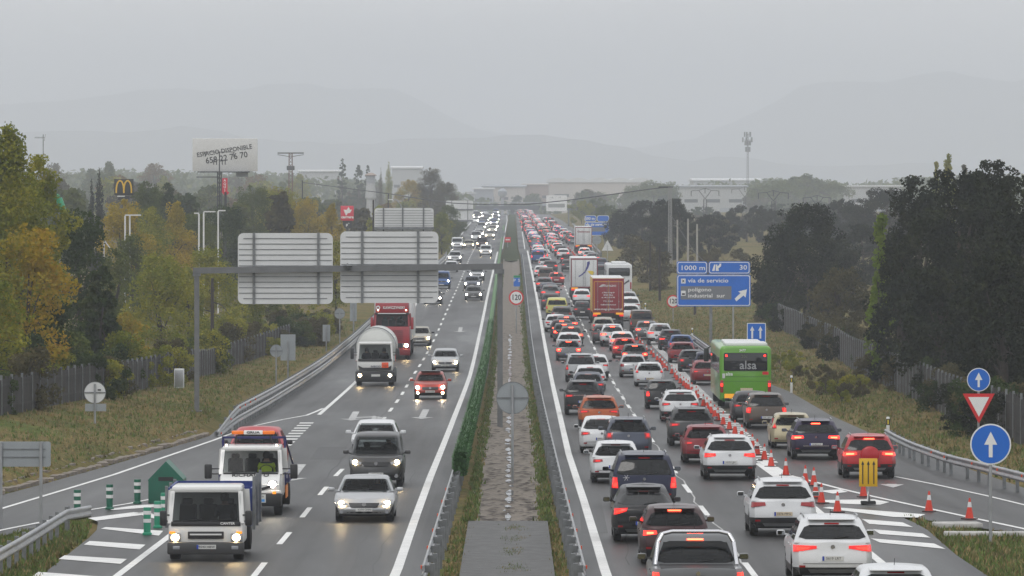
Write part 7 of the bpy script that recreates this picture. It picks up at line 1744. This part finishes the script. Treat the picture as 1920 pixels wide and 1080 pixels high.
for i in range(34):
    px = tr_.choice((tr_.uniform(962, 1020), tr_.uniform(1078, 1290), tr_.uniform(640, 866), tr_.uniform(1290, 1520))); Y = tr_.uniform(1850, 2080) if not 880 < px < 1070 else tr_.uniform(2190, 2240); top = (itp([(955, 366), (985, 352), (1000, 362), (1020, 350), (1040, 362), (1070, 356), (1200, 352), (1290, 352), (1320, 362), (1520, 358)], px) if px > 900 else itp([(640, 345), (760, 348), (880, 362)], px))+tr_.uniform(-2, 9)
    tree(tr_.choice(['oak', 'broad']), px, top, Y, tr_.uniform(26, 60), tr_.choice(['green', 'darkgreen', 'olive']), 'hazy tree standing in front of the far halls', 'trees in front of the far halls', tr_.choice((1, 2, 3)), n=2600, leaf=.36)
for i in range(13):
    px = tr_.uniform(1462, 1640); p = gpt(px, itp([(1462, 705), (1540, 752), (1640, 795)], px)-tr_.uniform(8, 46)); s = tr_.uniform(22, 42)
    tree('bush', px, YH+FPX*(HC-p.z)/p.y-s*.9, p.y, s*2.0, tr_.choice(['yellowgreen', 'greenyellow', 'olive']), 'low yellowish weed clump on the verge right of the green bus', 'weed clumps on the right verge', tr_.choice((1, 2, 3)))
# far-off tree line that reads as one mass
B = []
for i in range(900):
    Y = tr_.uniform(2000, 3300); px = tr_.uniform(-80, 2000)
    base = itp([(-80, 322), (200, 312), (560, 318), (760, 340), (880, 352), (960, 372), (1060, 362), (1200, 352), (1320, 336), (1420, 328), (1600, 336), (1750, 325), (2000, 322)], px)
    zt = zat(base+tr_.uniform(0, 16), Y); r = tr_.uniform(4, 8); z = zt-r
    while z > 2: B.append((at(px, Y), Y, z, r)); z -= r*1.3
wm = crown_mesh('treeline', B, 60000, 1.5, 77); wm.materials.clear(); wm.materials.append(LM['green'])
o = link('treeline', wm); tag(o, 'far hazy belt of woodland along the foot of the hills', 'woodland', kind='stuff')

# ------------------------------------------------------------------ buildings and structures in the distance
bwall = mat('pale warehouse wall', (.50, .46, .42), .8, var=.08, vscale=.05); bwhite = mat('white metal roof', (.66, .67, .68), .5); bgrey = mat('grey cladding', (.33, .35, .38), .7); bwin = mat('dark window band', (.06, .07, .08), .3); bred = mat('brick wall', (.34, .27, .23), .85)
def hall(px0, px1, ptop, Y, label, wallm=bwall, roofm=bwhite, D_=50, roof_px=8, win=True, pbase=None, saw=0):
    X0, X1 = at(px0, Y), at(px1, Y); zt = zat(ptop, Y); zw = zat(ptop+roof_px, Y); zb_ = -4; xm = (X0+X1)/2
    o = empty('warehouse', (xm, Y, zb_), 0, label, 'building', 'far buildings'); W = X1-X0
    bpart(o, 'wall', (0, D_/2, (zw-zb_)/2), (W, D_, zw-zb_), wallm)
    mb = MB()
    if saw:
        n = saw; 
        for k in range(n):
            a = -W/2-1+(W+2)*k/n; b = -W/2-1+(W+2)*(k+1)/n; pr = [(a, zw-zb_), (b, zw-zb_), (b, zw-zb_+(zt-zw)*.5)]+[(lerp(b, a, t), zw-zb_+(zt-zw)*(.5+.5*math.sin(math.pi*t))) for t in (.2, .4, .6, .8)]+[(a, zw-zb_+(zt-zw)*.5)]
            mb.prism(pr[::-1], -.5, D_)
    else: mb.prism([(-.6, zw-zb_), (-.6, zw-zb_+.5), (D_/2, zt-zb_), (D_+.6, zw-zb_+.5), (D_+.6, zw-zb_)], -W/2-.6, W/2+.6, 'x')
    mb.build('roof', roofm, o)
    if win:
        h = zw-zb_; n = max(3, int(W/9))
        for k in range(n):
            x = -W/2+W*(k+.5)/n; bpart(o, 'window', (x, -.05, h*.68), (W/n*.6, .1, 1.2), bwin)
        bpart(o, 'door', (W*.2, -.06, h*.35), (5, .12, 5), bgrey)
    return o
hall(1030, 1215, 333, 2300, 'long pale hall with a scalloped white roof right of the overpass', saw=5, roof_px=9)
hall(1300, 1430, 334, 2500, 'long white hall under the cell mast', mat('white cladding', (.42, .43, .43), .6), roof_px=5)
hall(1275, 1400, 347, 1900, 'low white hall with a dark roof line in front of the long one', mat('white cladding', (.66, .67, .67)), bgrey, roof_px=4, D_=30)
hall(735, 790, 311, 2300, 'white block on the skyline right of the water tower', mat('white cladding', (.66, .67, .67)), roof_px=5, D_=30); hall(560, 640, 318, 2300, 'pale hall on the skyline left of the conifers', mat('white cladding', (.66, .67, .67)), roof_px=4, D_=30)
hall(905, 985, 346, 2380, 'beige hall with a dark roof edge just left of centre beyond the overpass', bwall, bgrey, roof_px=5, D_=40); hall(888, 925, 352, 2330, 'pale grey block left of the tower with a round cap', bgrey, bwhite, roof_px=3, D_=25)
hall(980, 1030, 344, 2400, 'low brick and beige hall beyond the middle of the overpass', bred, bwall, roof_px=3, D_=30); hall(866, 890, 361, 2300, 'small white cube beside the distant plain sign back', mat('white cladding', (.66, .67, .67)), roof_px=2, D_=15)
hall(1590, 1690, 347, 1850, 'low white sheds far right behind the hazy trees', mat('white cladding', (.66, .67, .67)), roof_px=3, D_=25); hall(1795, 1920, 336, 2300, 'pale shed on the skyline behind the big oaks', mat('white cladding', (.66, .67, .67)), roof_px=3, D_=25)
# round-capped tower by the overpass
Y = 2230; o = empty('water_tower', (at(942, Y), Y, -4), 0, 'slim tower with a dark mushroom cap above the overpass', 'tower'); h = zat(353, Y)+4
bpart(o, 'shaft', (0, 0, (h-3)/2), (1.3, 1.3, h-3), bgrey); mb = MB(); mb.lathe([(h-4, .7), (h-2.6, 1.9), (h-1.2, 1.9), (h, .6), (h, 0)], (0, 0, 0), 'z', 14); mb.build('cap', bgrey, o, 40)
# water tower left
Y = 1250; X0 = at(695, Y); zb_ = terrain_z(X0, Y); o = empty('water_tower', (X0, Y, zb_), 0, 'squat tower with a white flared base and a tiled cap behind the trees', 'tower'); q = lambda py: zat(py, Y)-zb_
mb = MB(); mb.lathe([(q(372), 1.30), (q(362), 1.25), (q(344), 1.0)], (0, 0, 0), 'z', 16); mb.lathe([(0, 1.0), (q(362), 1.0)], (0, 0, 0), 'z', 12); mb.build('base', mat('white cladding', (.66, .67, .67)), o, 40)
mb = MB(); mb.lathe([(q(344), 1.05), (q(329), 1.05)], (0, 0, 0), 'z', 16); mb.build('window_band', bgrey, o, 40); mb = MB(); mb.lathe([(q(329.5), 1.35), (q(328), 1.4), (q(324), .4), (q(324), 0)], (0, 0, 0), 'z', 16); mb.build('roof', bred, o, 40)
# overpass
Y = 2150; o = empty('overpass', (at(965, Y), Y, zr(Y)), 0, 'dark road bridge crossing the highway in the far distance', 'bridge'); q = lambda py: zat(py, Y)-zr(Y); od = mat('bridge concrete', (.10, .10, .11), .85, var=.15, vscale=.2)
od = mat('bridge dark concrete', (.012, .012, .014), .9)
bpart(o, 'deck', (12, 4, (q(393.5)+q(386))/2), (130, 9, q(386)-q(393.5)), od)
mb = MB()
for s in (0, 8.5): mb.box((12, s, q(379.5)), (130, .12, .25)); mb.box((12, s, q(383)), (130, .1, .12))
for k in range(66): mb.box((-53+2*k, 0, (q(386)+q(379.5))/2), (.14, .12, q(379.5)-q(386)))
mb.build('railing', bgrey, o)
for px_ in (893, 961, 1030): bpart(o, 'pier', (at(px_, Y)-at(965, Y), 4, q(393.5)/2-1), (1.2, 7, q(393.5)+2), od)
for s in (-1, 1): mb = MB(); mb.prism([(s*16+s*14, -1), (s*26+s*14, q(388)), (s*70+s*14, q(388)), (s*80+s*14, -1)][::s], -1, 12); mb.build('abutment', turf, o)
# billboard
Y = 620; X0 = at(422, Y); zb_ = terrain_z(X0, Y); o = empty('billboard', (X0, Y, zb_), 0, 'large white billboard on a lattice mast with slanted black writing', 'billboard'); q = lambda py: zat(py, Y)-zb_; x_ = lambda px: at(px, Y)-X0
bpart(o, 'board', ((x_(361)+x_(483))/2, 0, (q(259.5)+q(321))/2), (x_(483)-x_(361), .35, q(259.5)-q(321)), mat('billboard sheet', (.62, .62, .61), .6, var=.04), .06)
t1 = text_obj('lettering', 'ESPACIO DISPONIBLE', .74, black_sign, o, (x_(421), -.19, q(283)), rot=(R(90), R(-9), 0), bold=.012, sx=.92); t2 = text_obj('lettering', '658 22 76 70', .98, black_sign, o, (x_(425), -.19, q(296)), rot=(R(90), R(-9), 0), bold=.014, sx=.95)
steel_d = mat('dark lattice steel', (.05, .055, .06), .6, .3)
mb = MB(); mb.box((x_(420), -.6, q(322.5)), (x_(470)-x_(373), 1.0, .12)); mb.box((x_(390), -.5, q(332)), (x_(412)-x_(370), .5, .1)); mb.build('walkway', steel_d, o); bpart(o, 'hanging_board', (x_(454), -.1, q(327.5)), (1.4, .2, .55), bgrey)
def lattice(par, x0, x1, z0, z1, n, d=.7, r=.05, m=steel_d, nm='lattice_mast', y=0, taper=1.0):
    mb = MB(); xm = (x0+x1)/2
    def P(k, sx, sy): t = k/n; w_ = lerp(1, taper, t); return Vector((xm+(x1-x0)/2*sx*w_, y+d/2*sy*w_, lerp(z0, z1, t)))
    for sx in (-1, 1):
        for sy in (-1, 1): mb.bar(P(0, sx, sy), P(n, sx, sy), r*2, r*2)
    for k in range(n):
        for sy in (-1, 1): mb.bar(P(k, -1, sy), P(k+1, 1, sy), r, r); mb.bar(P(k, 1, sy), P(k+1, -1, sy), r, r)
        for sx in (-1, 1): mb.bar(P(k, sx, -1), P(k+1, sx, 1), r, r)
    return mb.build(nm, m, par)
lattice(o, x_(408), x_(415), 0, q(322), 12, .45)
Y = 560; pX = at(412, Y); o = pole(411.5, 284, 560, 'dark lattice power pole standing in front of the billboard', steel_d, .08, 'power_pole', 'pole'); q = lambda py: zat(py, Y)-o.location.z
mb = MB(); mb.bar((-1.6, 0, q(285)), (1.6, 0, q(285)), .07, .07); mb.bar((-.7, 0, q(300)), (.7, 0, q(300)), .06, .06)
for x in (-1.5, -.6, -.3, .3, .6, 1.5): mb.cyl((x, 0, q(285 if abs(x) > 1 else 300)-.05), (x, 0, q(285 if abs(x) > 1 else 300)-.5), .05, n=6)
mb.build('crossarm', steel_d, o)
# golden letter sign
Y = 560; X0 = at(232.5, Y); zb_ = terrain_z(X0, Y); o = empty('pylon_sign', (X0, Y, zb_), 0, 'black square sign with a golden arched letter M above the trees', 'sign'); q = lambda py: zat(py, Y)-zb_
bpart(o, 'panel', (0, 0, (q(335.5)+q(366))/2), (at(251, Y)-at(215, Y), .4, q(335.5)-q(366)), black_sign, .03)
mb = MB()
for s in (-1, 1): 
    P_ = [Vector((s*.40+.40*math.cos(R(180-a))*1.0*1.0, -.25, q(362)+1.30*math.sin(R(a))**.75)) for a in range(0, 181, 15)]; mb.tube(P_, .085, 6)
mb.build('golden_letter', mat('golden yellow', (.80, .50, .02), .4), o)
bpart(o, 'small_panel', (0, 0, q(371)), (1.2, .3, .4), black_sign); bpart(o, 'text_strip', (-.3, -.22, q(368)), (.8, .03, .1), white_sign); bpart(o, 'pole', (0, .1, q(370)/2), (.4, .3, q(370)), steel_d)
# red arrow sign
Y = 560; X0 = at(421, Y); zb_ = terrain_z(X0, Y); o = empty('arrow_sign', (X0, Y, zb_), 0, 'narrow red sign with vertical white letters pointing down under the billboard', 'sign'); q = lambda py: zat(py, Y)-zb_; x_ = lambda px: at(px, Y)-X0
mb = MB(); mb.prism([(x_(416.5), q(334)), (x_(426.5), q(334)), (x_(426.5), q(359)), (x_(430), q(361)), (x_(423), q(368)), (x_(416), q(361))][::1], 0, .2); mb.build('panel', mat('bright red sign', (.62, .02, .05), .4), o)
for k, ch in enumerate('AQUI'): text_obj('letter', ch, .36, white_sign, o, (x_(421.5), -.03, q(338.5+6.2*k)), bold=.01)
bpart(o, 'pole', (.1, .1, q(360)/2), (.26, .2, q(360)), steel_d)
# red square sign
Y = 700; X0 = at(651, Y); zb_ = terrain_z(X0, Y); o = empty('pylon_sign', (X0, Y, zb_), 0, 'red square sign with a white starfish-like mark above the gantry', 'sign'); q = lambda py: zat(py, Y)-zb_; x_ = lambda px: at(px, Y)-X0
bpart(o, 'panel', (0, 0, (q(386)+q(414))/2), (x_(663.5)-x_(639), .35, q(386)-q(414)), mat('bright red sign', (.62, .02, .05), .4), .08)
star = [(644, 393), (650, 393.5), (654, 388), (656, 393), (660, 393), (656.5, 399), (652, 400), (649, 404.5), (647, 400)]
mb = MB(); mb.prism([(x_(a), q(b)) for a, b in star], -.21, -.18); mb.build('white_mark', white_sign, o); text_obj('lettering', 'carrera', .50, white_sign, o, (x_(651.5), -.2, q(407)), bold=.02, sx=1.1)
text_obj('lettering', 'p*', .5, white_sign, o, (x_(652), -.2, q(421)), bold=.02); bpart(o, 'lower_panel', (0, .1, q(421)), (1.2, .2, 1.0), black_sign); bpart(o, 'pole', (0, .1, q(424)/2), (.4, .3, q(424)), steel_d)
# lamp posts of the car park
def lamp(px, ptop, pbase, Y, arm_px, label, two=True, m=None):
    m = m or mat('white lamp post', (.70, .70, .70), .5); X0 = at(px, Y); zb_ = terrain_z(X0, Y); o = empty('street_lamp', (X0, Y, zb_), 0, label, 'lamp post', 'white angular lamp posts'); h = zat(ptop, Y)-zb_; a = arm_px*Y/FPX
    bpart(o, 'post', (0, 0, h/2), (.12, .12, h), m); bpart(o, 'arm', (a/2, 0, h+.05), (abs(a), .12, .10), m)
    if two: bpart(o, 'second_post', (.36, .3, h/2), (.12, .12, h), m)
lamp(234.5, 404.5, 455, 430, 30, 'white twin lamp post rising among the yellow trees'); lamp(373, 401, 455, 430, -9, 'white twin lamp post left of the billboard mast'); lamp(382, 398, 440, 440, 22, 'white single lamp post with a long arm below the billboard', False); lamp(409, 396, 430, 440, 14, 'white lamp post right of the long armed one', False)
X0 = at(192, 360); zb_ = terrain_z(X0, 360); o = empty('street_lamp', (X0, 360, zb_), 0, 'bent white lamp post in front of the dark tree', 'lamp post'); h = zat(451, 360)-zb_
mb = MB(); mb.bar((0, 0, 0), (.12, 0, h), .06, .06); mb.build('post', mat('white lamp post', (.7, .7, .7)), o); mb = MB(); mb.bar((.12, 0, h), (.55, 0, h-.55), .06, .06); mb.build('arm', mat('white lamp post', (.7, .7, .7)), o)
Y = 560; o = pole(81, 252, Y, 'thin pole with a television aerial behind the left trees', galv_dark, .06, 'antenna_pole', 'antenna'); h = zat(258, Y)-o.location.z
mb = MB(); mb.bar((-.9, 0, h), (.15, 0, h), .04, .04)
for k in range(7): mb.bar((-.85+.13*k, -.2, h-.12), (-.85+.13*k, .2, h+.12), .02, .02)
mb.bar((.1, 0, h-.35), (.25, 0, h+.35), .03, .03); mb.build('aerial', galv_dark, o)
# green inflatable curve
Y = 430; X0 = at(106, Y); zb_ = terrain_z(X0, Y); o = empty('playground_slide', (X0, Y, zb_), 0, 'bright green curved slide top between the left trees', 'slide'); q = lambda py: zat(py, Y)-zb_
mb = MB(); mb.tube([Vector((x*Y/FPX, 0, q(z))) for x, z in ((-10, 374), (-2, 369), (4, 372), (8, 382), (12, 396), (14, 406))], .28, 10); mb.build('tube', mat('green slide plastic', (.02, .30, .14), .4), o, 60); mb = MB(); mb.cyl((.2, .3, 0), (.2, .3, q(380)), .1); mb.build('support', galv, o)
# pylons
def ypylon(px, ptop, Y, hw_px, label):
    X0 = at(px, Y); zb_ = terrain_z(X0, Y); o = empty('power_pylon', (X0, Y, zb_), 0, label, 'pylon', 'Y-headed power pylons'); q = lambda py: zat(py, Y)-zb_; k = Y/FPX; w_ = hw_px*k
    lattice(o, -.5, .5, 0, q(ptop+20), 14, 1.0, .045, taper=.6, nm='tower')
    mb = MB(); mb.bar((0, 0, q(ptop+20)), (-w_*.45, 0, q(ptop+4)), .14, .14); mb.bar((0, 0, q(ptop+20)), (w_*.45, 0, q(ptop+4)), .14, .14); mb.bar((-w_, 0, q(ptop+5)), (-w_*.45, 0, q(ptop+4)), .12, .12); mb.bar((w_, 0, q(ptop+5)), (w_*.45, 0, q(ptop+4)), .12, .12); mb.bar((-w_*.45, 0, q(ptop+4)), (0, 0, q(ptop)), .1, .1); mb.bar((w_*.45, 0, q(ptop+4)), (0, 0, q(ptop)), .1, .1); mb.build('crossarm', steel_d, o)
    for x in (-w_, 0, w_): mb = MB(); z = q(ptop+5 if x else ptop); mb.cyl((x, 0, z), (x, 0, z-1.1), .09, n=6); mb.build('insulator', steel_d, o)
ypylon(1322, 353, 1150, 26, 'Y-headed power pylon over the concrete poles'); ypylon(1396, 350, 1500, 24, 'farther Y-headed power pylon under the white hall'); ypylon(1450, 357, 1000, 28, 'Y-headed power pylon left of the lone round oak'); ypylon(1532, 366, 1050, 26, 'Y-headed power pylon behind the lone round oak'); 
Y = 1100; X0 = at(545, Y); zb_ = terrain_z(X0, Y); o = empty('power_pylon', (X0, Y, zb_), 0, 'reddish T-headed lattice power pylon right of the billboard', 'pylon'); q = lambda py: zat(py, Y)-zb_; rst = mat('reddish lattice steel', (.14, .06, .05), .7)
lattice(o, -.45, .45, 0, q(287), 22, .9, .06, rst, 'tower', taper=.7); mb = MB(); mb.bar((-2.7, 0, q(287)), (2.7, 0, q(287)), .25, .25); mb.bar((-2.7, 0, q(290)), (0, 0, q(294)), .12, .12); mb.bar((2.7, 0, q(290)), (0, 0, q(294)), .12, .12); mb.build('crossarm', steel_d, o); bpart(o, 'transformer', (0, 0, q(315)), (1.6, .8, .9), steel_d, .1)
Y = 2400; X0 = at(1402, Y); o = empty('cell_mast', (X0, Y, -2), 0, 'tall slim cell mast with antennas on the right skyline', 'mast'); q = lambda py: zat(py, Y)+2
lattice(o, -.5, .5, 0, q(250), 30, 1.0, .07, steel_d, 'mast', taper=.5)
for z, r in ((252, 1.4), (262, 2.2), (268, 1.2), (280, .9)):
    mb = MB()
    for k in range(5): a = k*1.257+z; mb.box((r*math.cos(a), r*math.sin(a), q(z)), (.6, .4, 2.2), a); mb.bar((0, 0, q(z)), (r*math.cos(a), r*math.sin(a), q(z)), .12, .12)
    mb.build('antenna_ring', galv_dark, o)
# thick cable and its end poles
def cable(label, pts, r=.10, m=steel_d):
    P_ = [Vector((at(a, Y_), Y_, zat(b, Y_))) for a, b, Y_ in pts]; fine = []
    for i in range(len(P_)-1):
        for k in range(6): fine.append(P_[i].lerp(P_[i+1], k/6))
    fine.append(P_[-1]); mb = MB(); mb.tube(fine, r, 5); o = mb.build('power_cable', m); tag(o, label, 'cable')
cable('thick black cable sagging from the left poles across the far road', [(567, 342, 900), (620, 349, 880), (680, 357, 860), (728, 363, 850), (790, 373, 820), (850, 381, 800), (920, 384, 780), (990, 383, 750), (1060, 376, 720), (1130, 367, 690), (1200, 357, 660), (1256, 350, 640)], .07)
cable('thin wire from the lattice mast down to the right', [(1256, 400, 640), (1300, 470, 600), (1330, 500, 560)], .03)
o = [x for x in COL.objects if x.get('label') == 'tall pale lattice utility mast on the right verge'][0]; q = lambda py: zat(py, 640)-o.location.z
lattice(o, -.24, .24, 0, q(350), 40, .48, .035, mat('pale lattice steel', (.3, .3, .29)), 'tower', taper=.7); mb = MB(); mb.bar((-1.4, 0, q(351)), (.3, 0, q(351)), .25, .2); mb.build('crossarm', steel_d, o); 
def curved_lamp(px, py, Y, label):
    X0 = at(px, Y); zb_ = terrain_z(X0, Y); o = empty('street_lamp', (X0, Y, zb_), 0, label, 'lamp post'); h = zat(py, Y)-zb_; mb = MB(); mb.tube([Vector(v) for v in ((0, 0, 0), (0, 0, h*.75), (-.3, 0, h*.9), (-1.0, 0, h), (-1.6, 0, h+.05))], .07, 6); mb.build('post', galv, o, 50); bpart(o, 'lamp_head', (-1.9, 0, h+.06), (.8, .25, .14), white_sign, .04)
curved_lamp(755, 375, 850, 'curved street lamp above the second sign back')
